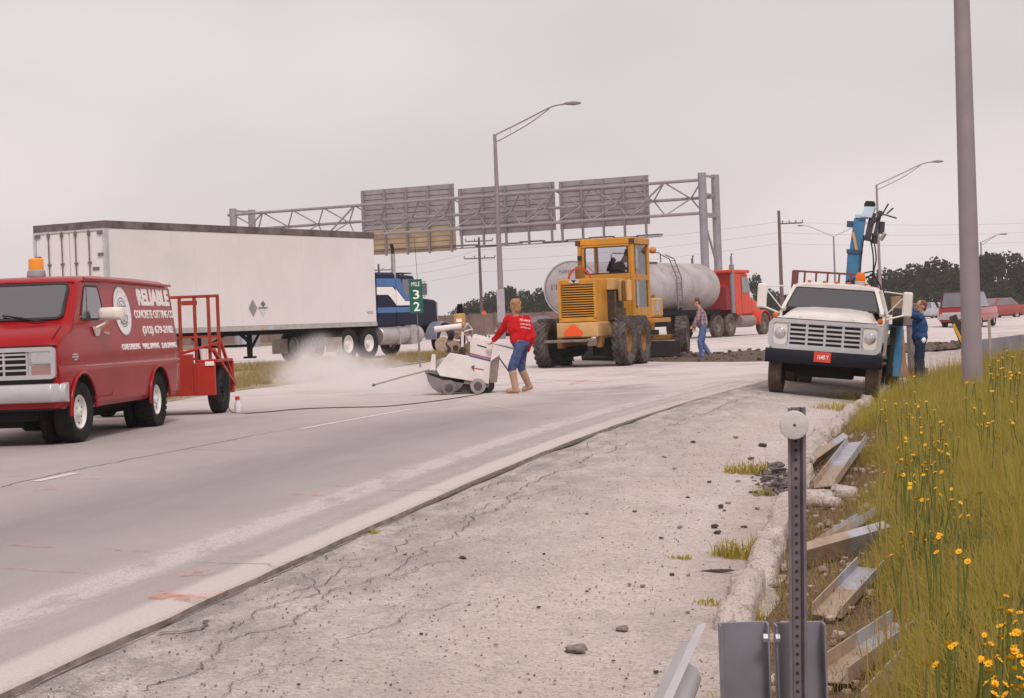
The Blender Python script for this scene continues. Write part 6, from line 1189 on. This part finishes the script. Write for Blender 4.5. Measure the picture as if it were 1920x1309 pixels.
# loose chunks on the shoulder
CH = [MB() for _ in range(5)]; CHM = []
for i, b in enumerate(CH): rock(b, (0, 0, .25), (.5, .4, .28), i*7+1, 9, 6, .4); CHM.append(b.mesh('chunk', M('chunk_grey', (.24, .2, .19), .95, var=.3, scale=3), 50)); CHM[-1].materials[0] = M('chunk_grey', (.24, .2, .19)) if i % 2 else M('chunk_dark', (.07, .055, .055), .95, var=.3)
spots = [(868, 1048, 9), (760, 1040, 6), (1230, 1262, 9), (1380, 822, 10), (1430, 838, 12), (1290, 935, 7), (1265, 880, 7), (1352, 952, 9), (1365, 945, 10), (1358, 958, 6), (1100, 965, 6), (1205, 1100, 9), (1260, 1080, 8), (1180, 1098, 7), (1340, 990, 10), (1345, 1000, 12), (1275, 990, 8), (1240, 1010, 6), (975, 1300, 8), (1010, 1140, 6),
    (640, 1240, 6), (880, 1135, 5), (1020, 1040, 5), (1130, 1010, 5), (1190, 960, 6), (1300, 830, 8), (1245, 858, 7), (1408, 862, 8), (1420, 955, 9), (1395, 990, 9), (1150, 1240, 6), (930, 1210, 6), (790, 1190, 5), (1290, 1150, 8), (1100, 1110, 5), (1330, 905, 6), (1384, 905, 8), (1410, 925, 9), (1290, 1080, 8), (560, 1285, 6)]
for k, (px, py, sz) in enumerate(spots):
    p = on_sh(px, py); o = inst('asphalt_chunk', CHM[k % 5]); o.location = p; d = sz*1.25*p.y/FPX; o.scale = (d*rr.uniform(.8, 1.6), d, d*rr.uniform(.6, 1.1)); o.rotation_euler = (0, 0, rr.uniform(0, 6)); zone = 'strewn near the kerb and rubble heap' if px > 1230 else 'out on the open pale shoulder'; tag(o, 'little chip of broken asphalt '+zone, 'rubble', 'loose asphalt chips '+zone)
for px, py, sx, sy, lab in ((1081, 1222, 46, 20, 'largest flat tan stone lying on the near shoulder'), (1167, 1183, 26, 14, 'squarish grey stone behind the largest flat shoulder stone'), (1345, 1073, 64, 8, 'long dark broken strip lying by the kerb foot')):
    p = on_sh(px, py); o = inst('shoulder_stone', CHM[1 if 'dark' not in lab else 2]); o.location = p; o.scale = (sx*p.y/FPX, .09 if sy > 9 else .04, sy*1.3*p.y/FPX); o.rotation_euler = (0, 0, R(-6)); tag(o, lab, 'stone')
b = MB()
for i in range(2600):
    u, v = rr.uniform(0, 1), rr.uniform(0, 1); y = 6+v*v*26; i0 = min(range(0, len(LIP)-1), key=lambda i: abs(LIP[i].y-y)); p = lipo(i0, -u*2.6-.05).lerp(lipo(i0+1, -u*2.6-.05), rr.random()); r = rr.uniform(.003, .0085); z = shz(p)+r*.35; j_ = lambda: rr.uniform(.6, 1.2)*r; b.add([(p.x+j_(), p.y, z), (p.x, p.y+j_(), z), (p.x-j_(), p.y, z), (p.x, p.y-j_(), z), (p.x+j_()*.3, p.y, z+j_()*.8), (p.x, p.y, z-r)], [(0, 1, 4), (1, 2, 4), (2, 3, 4), (3, 0, 4), (1, 0, 5), (2, 1, 5), (3, 2, 5), (0, 3, 5)])
tag(b.build('loose_gravel', M('gravel_mix', (.3, .25, .23), .95, var=.6, scale=8), None), 'fine loose gravel scattered over the asphalt shoulder', 'gravel', kind='stuff')
# dug dirt bank between ramp and highway
DIRT = soil_material('dug_dirt', (.14, .102, .08), (.2, .155, .125), (.08, .058, .046)); near = spline([(2.6, 53.5, 0), (4.0, 49.5, 0), (6.2, 46, 0), (8.5, 46.5, 0), (11.5, 50, 0), (14.2, 55, 0)], 10); far = spline([(2.7, 54.5, 0), (5.2, 55.5, 0), (7.5, 54, 0), (10, 53.5, 0), (12.6, 55, 0), (14.4, 55.8, 0)], 10); rows = []
for a, c_ in zip(near, far):
    r = []
    for t in [0, .06, .14, .25, .4, .55, .7, .8, .9, 1]:
        q = a.lerp(c_, t); n_ = mnoise.noise((q.x*1.3, q.y*1.3, 0))+.6*mnoise.noise((q.x*4, q.y*4, 0)); r.append((q.x+.15*n_, q.y, hgt(q.x, q.y)+.005+max(0, math.sin(math.pi*t)**.5*(.12+.09*n_))))
    rows.append(r)
o = sheet('dirt_bank', rows, DIRT, kind='stuff', flip=True)
b = MB()
for i in range(600):
    r0 = rows[rr.randrange(3, len(rows)-3)]; q = r0[rr.randrange(1, 9)]; r = rr.uniform(.02, .075); rock(b, (q[0]+rr.uniform(-.3, .3), q[1]+rr.uniform(-.3, .3), q[2]+r*.1), (r, r*.9, r*.6), i, 7, 5, .5)
tag(b.build('dirt_clods', DIRT, None, 50), 'loose clods lying on the dark dirt bank', 'clods', kind='stuff')
tag(o, 'low bank of dark dug dirt between grader and white truck', 'dirt')
# ------------------------------------------------------------------ discarded steel channel posts
def chan_mat(name, c1, c2, met): return M(name, c1, .55, met, var=.2, scale=9, dirt=.5, dcol=c2, dscale=7, bump=.2, bscale=60)
GALN = chan_mat('channel_galvanised', (.43, .425, .46), (.33, .3, .3), .3); RUSTN = chan_mat('channel_earth_stained', (.4, .3, .22), (.28, .2, .14), .1)
def chan(a, c_, label, roll=0., wd=.15, fl=.06, galv=.5, lift=(.03, .06), th=.007):
    A, B = on_vg(*a), on_vg(*c_); A.z += lift[0]; B.z += lift[1]; d = (B-A); L = d.length; d.normalize(); x = d.cross(Vector((0, 0, 1))).normalized(); z = x.cross(d)
    x, z = x*math.cos(roll)+z*math.sin(roll), z*math.cos(roll)-x*math.sin(roll)
    root = empty('steel_channel', A, (0, 0, 0), label, 'steel channel', 'cut steel channel posts in the dirt')
    prof = [(-wd/2, fl), (-wd/2, 0), (wd/2, 0), (wd/2, fl), (wd/2-th, fl), (wd/2-th, th), (-wd/2+th, th), (-wd/2+th, fl)]
    for t0, t1, m, nm in ((0, 1-galv, RUSTN, 'stained_length'), (1-galv, 1, GALN, 'galvanised_length')):
        MB().prism(prof, lambda u, v, t: d*t*L+x*u+z*v, t0, t1).build(nm, m, root)
    return root
chan((1548, 922), (1609, 860), 'upright-lying steel channel at the far end of the scrap row', .1, .19, .065, 0.57, (.04, .16))
chan((1524, 886), (1583, 852), 'dark-mouthed steel channel half under the farthest scrap', .9, .17, .065, 0.42, (.07, .12))
chan((1538, 1034), (1630, 990), 'short steel channel lying just behind the longest flat one', .35, .14, .055, 0.52, (.02, .07))
chan((1505, 1066), (1667, 1026), 'longest steel channel lying side-on across the dirt', 1.1, .13, .07, 0.47, (.05, .07))
chan((1550, 1160), (1632, 1092), 'steel channel tipped into the grass below the long one', -.1, .15, .06, 0.47, (.01, .07))
chan((1552, 1290), (1707, 1192), 'big open steel channel nearest the guardrail post', .0, .17, .065, 0.47, (.02, .05))
chan((1655, 1330), (1728, 1268), 'steel channel cut off by the bottom edge of the frame', .1, .15, .06, .6, (.01, .05))
# ------------------------------------------------------------------ guardrail end, its post and the delineator
GR = M('guardrail_galvanised', (.55, .53, .54), .55, .35, var=.12, scale=5, dirt=.4, dcol=(.42, .39, .38), bump=.1, bscale=30); POSTG = M('post_dark_galvanised', (.27, .255, .29), .5, .35, var=.18, scale=6, dirt=.4, dcol=(.25, .235, .26))
D5 = 5.0; gp = at(1449, 1309, D5); zg = vz(kerb_off(gp.xy), gp.x, gp.y) if kerb_off(gp.xy) > 0 else shz(gp.xy); gp.z = zg
rl = empty('guardrail', gp, (0, 0, 0), 'galvanised guardrail end with twin channel post at the bottom edge', 'guardrail'); pl = lambda px, py, Y=D5: at(px, py, Y)-gp
for x0, x1, nm in ((1350, 1443, 'channel_post'), (1455, 1549, 'channel_post')):
    a, c_ = pl(x0, 1174).x, pl(x1, 1170).x; zt = pl(x0, 1174).z; th = .006
    prof = [(a, -.055), (a, 0), (c_, 0), (c_, -.055), (c_-th, -.055), (c_-th, -th), (a+th, -th), (a+th, -.055)]
    MB().prism(prof, lambda u, v, t: Vector((u, v+.06, t)), -.25, zt).build(nm, POSTG, rl, bevel=.0015)
for px in (1431, 1462): MB().cyl(pl(px, 1196)+Vector((0, .0, 0)), pl(px, 1196)+Vector((.012 if px < 1440 else -.012, 0, 0)), .012, n=6).build('bolt', GR, rl)
wp = [(0, .155), (-.02, .15), (-.03, .12), (-.075, .09), (-.08, .06), (-.03, .03), (-.02, 0), (-.03, -.03), (-.08, -.06), (-.075, -.09), (-.03, -.12), (-.02, -.15), (0, -.155)]
wp2 = [(u+.004, v) for u, v in reversed(wp)]; e0 = pl(1322, 1168); zc = e0.z-.155; dirr = Vector((-math.sin(R(10.5)), -math.cos(R(10.5)), 0)); sd_ = Vector((dirr.y*-1, dirr.x, 0))
MB().prism(wp+wp2, lambda u, v, t: Vector((e0.x, .0, zc))+Vector((math.cos(R(10.5)), -math.sin(R(10.5)), 0))*u+dirr*t+Vector((0, 0, v)), 0, 3.6).build('w_beam', GR, rl, 50)
# delineator
T0 = at(1493.5, 764, 4.93); B0 = at(1497.5, 1309, 4.93); B0 = T0+(B0-T0)*1.75; de = empty('delineator_post', B0, (0, 0, 0), 'perforated steel delineator post with round white reflector in foreground', 'delineator post'); dv = T0-B0; Lp = dv.length; dv.normalize()
hw = 17*4.93/FPX; prof = [(-hw, 0), (-hw*.72, 0), (-hw*.5, .022), (hw*.5, .022), (hw*.72, 0), (hw, 0), (hw, -.003), (hw*.66, -.003), (hw*.44, .018), (-hw*.44, .018), (-hw*.66, -.003), (-hw, -.003)]
sx = Vector((1, 0, 0)); sy = Vector((0, 1, 0)); MB().prism(prof, lambda u, v, t: sx*u+sy*v+dv*t, 0, Lp).build('post', M('delineator_steel', (.2, .17, .19), .5, .4, var=.2, scale=14, dirt=.5, dcol=(.27, .22, .21)), de, bevel=.0008)
b = MB(); k = 0.
while k < Lp-.06: b.lathe(dv*k+sy*.0175, (0, -1, 0), [(.0045, 0), (.0045, .0015)], 10); k += .0254
b.build('punched_holes', M('hole_dark', (.06, .035, .03), .9), de)
rc = at(1489, 797, 4.9)-B0; rf = MB().lathe(rc, (0, -1, 0), [(.0385, -.004), (.0395, .0), (.038, .006), (.034, .0075)], 40).build('reflector', M('reflector_dull_white', (.55, .52, .5), .35, var=.05, scale=60, bump=.25, bscale=420), de, 40); MB().lathe(rc-Vector((0, .0075, 0)), (0, -1, 0), [(.004, 0), (.003, .002)], 12).build('rivet', M('rivet_brown', (.12, .05, .03), .6), rf, 40)
# ------------------------------------------------------------------ grass, weeds, flowers
def grass_mat(name, cols, patch):
    g = NG(name, .85, .08); ge = g.n.new('ShaderNodeNewGeometry'); cr_ = g.n.new('ShaderNodeValToRGB'); cr_.color_ramp.interpolation = 'LINEAR'
    el = cr_.color_ramp.elements
    for i, c in enumerate(cols):
        p = i/(len(cols)-1); e = el[0] if i == 0 else el[1] if i == len(cols)-1 else el.new(p); e.position = p; e.color = c+(1,)
    ob = g.coord('Object'); n1 = g.noise(ob, .9, 3); f = g.math('ADD', g.math('MULTIPLY', ge.outputs['Random Per Island'], .62), g.math('MULTIPLY', g.math('SUBTRACT', n1, .25), patch), 0, True)
    g.l.new(f, cr_.inputs[0]); g.color(cr_.outputs[0]); g.b.inputs['Subsurface Weight'].default_value = 0
    tr_ = g.n.new('ShaderNodeBsdfTranslucent'); g.l.new(cr_.outputs[0], tr_.inputs[0]); ms = g.n.new('ShaderNodeMixShader'); ms.inputs[0].default_value = .3; g.l.new(g.b.outputs[0], ms.inputs[1]); g.l.new(tr_.outputs[0], ms.inputs[2]); g.l.new(ms.outputs[0], g.n['Material Output'].inputs[0]); return g.m
def blades(name, P, H, mat, wd=.005, bend=.35, seed=1):
    rg = np.random.default_rng(seed); n = len(P); P = np.asarray(P, float); H = np.asarray(H, float); a = rg.uniform(0, 2*np.pi, n); ba = rg.uniform(0, 2*np.pi, n); bd = rg.uniform(.05, bend, n)*H; w_ = wd*rg.uniform(.6, 1.4, n)*(.6+H)
    sx = np.stack([np.cos(a)*w_, np.sin(a)*w_, 0*a], 1); bv = np.stack([np.cos(ba)*bd, np.sin(ba)*bd, 0*a], 1); up = np.stack([0*a, 0*a, H], 1)
    m1 = P+bv*.25+up*.5; tip = P+bv+up*np.sqrt(np.maximum(.3, 1-(bd/H)**2))[:, None]
    V = np.stack([P-sx, P+sx, m1+sx*.8, m1-sx*.8, tip], 1).reshape(-1, 3); b0 = np.arange(n)*5
    loops = np.stack([b0, b0+1, b0+2, b0+3, b0+3, b0+2, b0+4], 1).ravel(); ls = np.stack([np.arange(n)*7, np.arange(n)*7+4], 1).ravel()
    me = bpy.data.meshes.new(name); me.vertices.add(len(V)); me.vertices.foreach_set('co', V.ravel()); me.loops.add(len(loops)); me.loops.foreach_set('vertex_index', loops); me.polygons.add(2*n); me.polygons.foreach_set('loop_start', ls); me.update(calc_edges=True); me.materials.append(mat)
    return inst(name, me)
VG = grass_mat('verge_grass', [(.42, .33, .1), (.3, .32, .025), (.2, .28, .015), (.11, .2, .012), (.2, .27, .015), (.38, .34, .03)], .55)
KX = np.array([k.x for k in KERB]); KY = np.array([k.y for k in KERB])
pts, hs = [], []; rg = np.random.default_rng(3)
for y0, y1, n in ((5, 9, 46000), (9, 14, 62000), (14, 20, 54000), (20, 28, 40000), (28, 46, 34000)):
    ys_ = rg.uniform(y0, y1, n); kx = np.interp(ys_, KY, KX); xmax = ys_*.31+.5; xs_ = kx+rg.uniform(0, 1, n)**.9*(np.maximum(xmax-kx, .3))
    for x, y, k in zip(xs_, ys_, kx):
        t = (x-k)*.97; nz_ = mnoise.noise((x*1.1, y*.8, 7)); dens = sstep(.45+.35*nz_, 1.1+.4*nz_, t) if y < 22 else sstep(.1, .5, t)
        if rg.random() > max(.05, dens): continue
        pts.append((x, y, vz(t, x, y)-.03)); hs.append((.08+.3*dens*rg.uniform(.25, 1.3)*(1+.55*nz_+.45*mnoise.noise((x*3.3, y*3.3, 1))))*(1 if y < 30 else .9))
for i in range(70000):      # the meadow goes on beyond the frame
    y = 1+rg.random()*47; k = float(np.interp(y, KY, KX)); x = max(k+1.0, y*.31+.3)+rg.random()**1.4*7; pts.append((x, y, vz((x-k)*.97, x, y)-.03)); hs.append(.1+.32*rg.uniform(.3, 1.3))
tag(blades('verge_grass', pts, hs, VG, .0028, .9, 5), 'tall green and straw-coloured grass covering the right verge', 'grass', kind='stuff')
pts, hs = [], []
for i in range(80000):
    k = rg.uniform(0, len(L_)-1.01); i0 = int(k); t = rg.uniform(.03, .97); a = L_[i0].lerp(L_[i0+1], k-i0); c_ = M_[i0].lerp(M_[i0+1], k-i0); q = a.lerp(c_, t)
    if abs(q.x) > q.y*.8 or q.y < 14: continue
    nz_ = mnoise.noise((q.x*.7, q.y*.7, 2))
    if rg.random() < .25+.7*(nz_ < -.1): continue
    pts.append((q.x, q.y, gorez(q.x, q.y, t)-.02)); hs.append(rg.uniform(.08, .26)*(1+.6*nz_))
GG = grass_mat('gore_grass', [(.45, .34, .18), (.36, .29, .1), (.26, .25, .06), (.18, .2, .045), (.3, .25, .09)], .4)
tag(blades('gore_grass', pts, hs, GG, .011, .5, 6), 'rough yellowish grass on the strip between ramp and highway', 'grass', kind='stuff')
pts, hs = [], []
for i in range(3000):
    y = 5+rg.random()**1.3*36; k = float(np.interp(y, KY, KX)); x = k+rg.uniform(.7, max(1.2, y*.31+.4-k)); pts.append((x, y, vz((x-k)*.97, x, y))); hs.append(rg.uniform(.4, .72))
tag(blades('seed_stalks', pts, hs, grass_mat('seed_stalk', [(.34, .22, .07), (.32, .26, .05), (.22, .15, .04), (.4, .32, .1)], .2), .0022, .3, 8), 'thin brown seed stalks rising above the verge grass', 'grass', kind='stuff')
pts, hs = [], []
for i in range(9000):
    cx, cy, r_ = [(1.95, 6.9, .35), (2.3, 9.5, .3), (2.75, 10.5, .35), (3.6, 14.5, .5), (4.6, 17.5, .6), (5.5, 22, .8), (1.75, 6.2, .3), (2.4, 8.2, .3)][i % 8]; a = rg.uniform(0, 6.28); q = r_*rg.random()**.6; x, y = cx+q*math.cos(a), cy+q*math.sin(a)*1.4; k = float(np.interp(y, KY, KX))
    if x-k < .55: continue
    pts.append((x, y, vz((x-k)*.97, x, y)+rg.uniform(0, .16))); hs.append(rg.uniform(.06, .16))
tag(blades('leafy_weeds', pts, hs, grass_mat('weed_leaf', [(.05, .09, .03), (.07, .12, .04), (.11, .15, .06), (.16, .18, .09)], .4), .012, 1.2, 9), 'dark green leafy weeds mixed into the verge grass', 'weeds', kind='stuff')
pts, hs = [], []
for i in range(9000):
    y = 5.5+rg.random()**1.2*22; k = float(np.interp(y, KY, KX)); x = k+rg.uniform(.12, 1.15); pts.append((x, y, vz((x-k)*.97, x, y)-.005)); hs.append(rg.uniform(.05, .13))
tag(blades('dry_straw', pts, hs, grass_mat('straw', [(.3, .2, .11), (.4, .28, .16), (.2, .13, .08), (.26, .22, .07)], .2), .0035, 1.6, 10), 'dry straw and litter on the bare soil behind the kerb', 'straw', kind='stuff')
b = MB()
for i in range(420):
    y = 5.8+rr.random()**1.3*16; k = float(np.interp(y, KY, KX)); x = k+rr.uniform(.1, 1.0); r = rr.uniform(.008, .035); rock(b, (x, y, vz((x-k)*.97, x, y)+r*.2), (r, r*.8, r*.6), i, 6, 5, .4)
tag(b.build('verge_pebbles', M('pebble_mix', (.38, .3, .25), .95, var=.5, scale=5), None, 50), 'pebbles and crumbs of concrete in the soil behind the kerb', 'pebbles', kind='stuff')
# single weed tufts on the shoulder and kerb
for k, (px, py, r, n, hh, lab) in enumerate(((1400, 888, .16, 260, .17, 'largest weed tuft growing from the shoulder joint'), (1275, 1047, .05, 60, .04, 'tiny brownish weed out on the bare shoulder'), (1390, 1045, .13, 240, .16, 'green weed against the left foot of the kerb'), (1345, 1133, .1, 160, .05, 'flat leafy weed left of the kerb base'), (1430, 930, .08, 90, .1, 'weed in the dark asphalt rubble'),
    (1570, 772, .3, 320, .22, 'grass tuft in front of the white truck wheel'), (1600, 752, .3, 320, .24, 'grass tuft left of the kerb before the truck'), (1385, 1172, .1, 160, .13, 'grass behind the guardrail end'), (690, 998, .05, 70, .03, 'small weed in the pavement lip crack'), (735, 968, .05, 60, .03, 'second small weed along the pavement lip'), (1650, 728, .35, 360, .26, 'grass by the right front wheel of the truck'), (1690, 716, .35, 300, .24, 'grass at the foot of the timber planks'))):
    p = on_sh(px, py) if px < 1500 else on_vg(px, py); rg2 = np.random.default_rng(50+k); a = rg2.uniform(0, 6.28, n); q = r*np.sqrt(rg2.uniform(0, 1, n)); P = np.stack([q*np.cos(a)*1.4, q*np.sin(a), 0*a-.01], 1); H = hh*rg2.uniform(.4, 1.1, n)
    o = blades('weed_tuft', P, H, VG, .006 if hh > .06 else .009, .9, 70+k); o.location = p; tag(o, lab, 'weed')
# yellow flowers: stem and clustered heads
def on_h(px, py, h):
    z = .2
    for _ in range(8): p = gr(px, py, z); z = vz(max(0, kerb_off(p.xy)), p.x, p.y)+h
    return p
STEM = M('flower_stem', (.12, .14, .03), .8); PET = M('yellow_petal', (.85, .43, .008), .6, var=.15, scale=60)
FM = []
for v in range(4):
    rr2 = random.Random(v); st_ = MB().tube([(0, 0, -.5), (.01, .005, -.25), (0, 0, 0)], .003, 5); hd_ = MB(); nh = 1
    for i in range(nh):
        c_ = Vector((rr2.uniform(-.06, .06), rr2.uniform(-.06, .06), rr2.uniform(-.04, .04))) if i else Vector((0, 0, .0)); st_.tube([(0, 0, -.12), c_-Vector((0, 0, .012))], .002, 4)
        tl = Matrix.Rotation(rr2.uniform(-.7, .7), 3, 'X') @ Matrix.Rotation(rr2.uniform(-.7, .7), 3, 'Y')
        for j in range(9):
            a = 2*math.pi*j/9; d = tl @ Vector((math.cos(a), math.sin(a), .25)); e = tl @ Vector((-math.sin(a), math.cos(a), 0)); hd_.add([c_, c_+d*.009+e*.004, c_+d*.015, c_+d*.009-e*.004], [(0, 1, 2, 3)])
        hd_.ell(c_+tl @ Vector((0, 0, .004)), (.005, .005, .004), 6, 5)
    FM.append((st_.mesh('stem', STEM), hd_.mesh('flower_head', PET)))
fl = [(1690, 768), (1700, 757), (1712, 783), (1722, 760), (1745, 798), (1750, 803), (1840, 797), (1851, 800), (1752, 830), (1730, 888), (1700, 878), (1783, 938), (1777, 945), (1812, 937), (1802, 968), (1745, 998), (1730, 1005), (1753, 1020), (1690, 1020), (1762, 1003), (1710, 865), (1760, 845), (1735, 845), (1690, 862), (1775, 812), (1725, 815), (1660, 765), (1735, 868), (1715, 905), (1680, 890), (1685, 840), (1770, 860), (1740, 940), (1720, 935), (1815, 1053),
    (1875, 1175), (1905, 1185), (1880, 1200), (1852, 1240), (1870, 1232), (1905, 1215), (1850, 1282), (1902, 1256), (1865, 1272), (1915, 1290), (1755, 1247), (1890, 1150), (1912, 1150), (1845, 1210), (1860, 1300), (1895, 1235), (1912, 1232), (1790, 1210), (1885, 1285)]
rf = random.Random(21)
fl += [(x+rf.gauss(0, 14), y+rf.gauss(0, 12)) for x, y in fl for _ in (0, 1)]
fl += [(rf.uniform(1855, 1918), rf.uniform(655, 712)) for _ in range(46)]+[(rf.uniform(1640, 1915), rf.uniform(700, 800)) for _ in range(34)]+[(rf.gauss(1735, 35), rf.gauss(860, 50)) for _ in range(20)]
for k, (px, py) in enumerate(fl):
    p = on_h(px, py, .46 if py > 1100 else .5)
    if kerb_off(p.xy) < .5: continue
    s_ = rf.uniform(.6, 1.05) if py > 900 else rf.uniform(.7, 1.25) if py > 740 else rf.uniform(1.1, 1.7); st_, hd_ = FM[k % 4]; o = inst('yellow_wildflower', st_); o.location = p; o.rotation_euler = (rf.uniform(-.15, .15), rf.uniform(-.15, .15), rf.uniform(0, 6)); o.scale = (s_, s_, 1); inst('flower_head', hd_, o); zone = 'in the clump at the bottom right corner' if py > 1100 else 'in the middle of the verge beyond the steel channels' if py > 805 else 'on the near foot of the big lamp post bank' if px < 1850 else 'in the dense band right of the big lamp post'; tag(o, 'yellow wildflower on a thin stem '+zone, 'flower', 'yellow wildflowers '+zone)
# ------------------------------------------------------------------ trees
TRM = grass_mat('tree_leaves', [(.018, .024, .012), (.03, .04, .016), (.045, .055, .022), (.06, .066, .03)], .55); BARK = M('tree_bark', (.06, .045, .035), .9, var=.3)
def crown_mesh(seed, n=2600):
    rg = np.random.default_rng(seed); C = []
    for i in range(16):
        a = rg.uniform(0, 6.28); q = rg.uniform(.1, .36); C.append((q*np.cos(a), q*np.sin(a), rg.uniform(.25, .84), rg.uniform(.12, .22)))
    C.append((0, 0, .84, .17)); V, F = [], []
    for i in range(n):
        c = C[rg.integers(len(C))]; d = rg.normal(size=3); d /= np.linalg.norm(d); r = c[3]*rg.uniform(.55, 1.1); p = np.array(c[:3])+d*r*np.array([1, 1, .85])
        a = rg.normal(size=3); a /= np.linalg.norm(a); b = np.cross(a, rg.normal(size=3)); b /= np.linalg.norm(b); s = rg.uniform(.014, .032); k = len(V); V += [p-a*s-b*s*.7, p+a*s-b*s*.6, p+a*s*.8+b*s, p-a*s*.7+b*s*.8]; F.append((k, k+1, k+2, k+3))
    me = bpy.data.meshes.new('crown'); me.from_pydata([tuple(v) for v in V], [], F); me.materials.append(TRM); return me
def trunk_mesh(seed):
    rr = random.Random(seed); b = MB().tube([(0, 0, 0), (.01, 0, .2), (0, .01, .4), (0, 0, .62)], [.035, .028, .022, .01], 8)
    for i in range(5): a = rr.uniform(0, 6.28); b.tube([(0, 0, .25+.07*i), (.14*math.cos(a), .14*math.sin(a), .42+.07*i), (.25*math.cos(a), .25*math.sin(a), .55+.06*i)], [.015, .01, .004], 6)
    return b.mesh('trunk', BARK, 50)
CM = [crown_mesh(i) for i in range(5)]; TM = [trunk_mesh(i) for i in range(3)]
trees = [(1668, 505, 240, 70, 'small round tree just right of the blue mast'), (1712, 492, 235, 90, 'wide dark tree above the truck mirror'), (1752, 482, 230, 95, 'tallest domed tree above the worker in blue'), (1790, 500, 225, 90, 'dark tree immediately left of the big lamp post'), (1855, 472, 230, 100, 'tall dark tree immediately right of the big lamp post'), (1900, 475, 235, 95, 'dark tree at the right edge of the picture'), (1945, 488, 240, 90, 'tree running off the right frame edge'), (1820, 500, 250, 80, 'tree hidden mostly behind the big lamp post'),
    (1690, 540, 200, 60, 'low pale bush line tree under the right treeline'), (1880, 545, 190, 50, 'low lighter bush above the red vehicle'), (1420, 515, 230, 34, 'narrow tree beside the red tank tractor cab'), (1440, 540, 240, 60, 'low tree between red tractor and white truck'), (1480, 548, 250, 50, 'low tree behind the white truck mirror'), (920, 545, 250, 60, 'rounded tree left of the operator behind the fence'), (955, 535, 255, 45, 'tree behind the middle lamp post base'), (985, 545, 250, 50, 'tree just right of the operator head'), (1012, 538, 245, 50, 'tree left of the white tank end'), (885, 560, 255, 50, 'small tree right of the blue truck tractor'), (862, 572, 260, 40, 'lowest tree at the left end of the middle treeline'), (1640, 548, 260, 60, 'low tree left of the right treeline'), (1040, 555, 250, 50, 'tree half hidden by the tank end')]
for k, (px, py, Y, wpx, lab) in enumerate(trees):
    p = at(px, py, Y); ht = p.z+.3; w_ = wpx*1.25*Y/FPX; o = empty('roadside_tree', (p.x, Y, -.3), (0, 0, k*1.3), lab, 'tree', 'trees along the horizon'); sc3 = (w_, w_, ht/1.0)
    for nm, me in (('trunk', TM[k % 3]), ('crown', CM[k % 5])): c_ = inst(nm, me, o); c_.scale = sc3
# continuous far wood and hedge under the trees
b = MB(); rg = np.random.default_rng(9); V, F = [], []
for (x0, x1, Y, zt) in ((42, 95, 262, 4.6), (-14, 12, 275, 3.6), (28, 44, 270, 3.2)):
    for i in range(int(230*(x1-x0)/10)):
        x = rg.uniform(x0, x1); z = rg.uniform(0, 1)**.8*zt*(.75+.4*mnoise.noise((x*.25, Y, 0))); p = np.array([x, Y+rg.uniform(-3, 3), z]); a = rg.normal(size=3); a /= np.linalg.norm(a); c_ = np.cross(a, rg.normal(size=3)); c_ /= np.linalg.norm(c_); s = rg.uniform(.2, .45); k = len(V); V += [p-a*s-c_*s, p+a*s-c_*s, p+a*s+c_*s, p-a*s+c_*s]; F.append((k, k+1, k+2, k+3))
me = bpy.data.meshes.new('far_scrub'); me.from_pydata([tuple(v) for v in V], [], F); me.materials.append(TRM); tag(inst('far_scrub', me), 'dark continuous scrub under the distant trees', 'scrub', kind='stuff')
# ------------------------------------------------------------------ thin air haze round camera and scene
hz = MB().box(-330, 330, -40, 420, -1.6, 24).build('haze', BLACK, None); hz.data.materials.clear()
m = bpy.data.materials.new('haze_air'); m.use_nodes = True; n = m.node_tree.nodes; n.remove(n['Principled BSDF']); v = n.new('ShaderNodeVolumePrincipled')
v.inputs['Color'].default_value = (.9, .87, .9, 1); v.inputs['Density'].default_value = .00032; m.node_tree.links.new(v.outputs[0], n['Material Output'].inputs['Volume']); hz.data.materials.append(m); tag(hz, 'thin pale haze in the air over the highway', 'haze', kind='stuff')
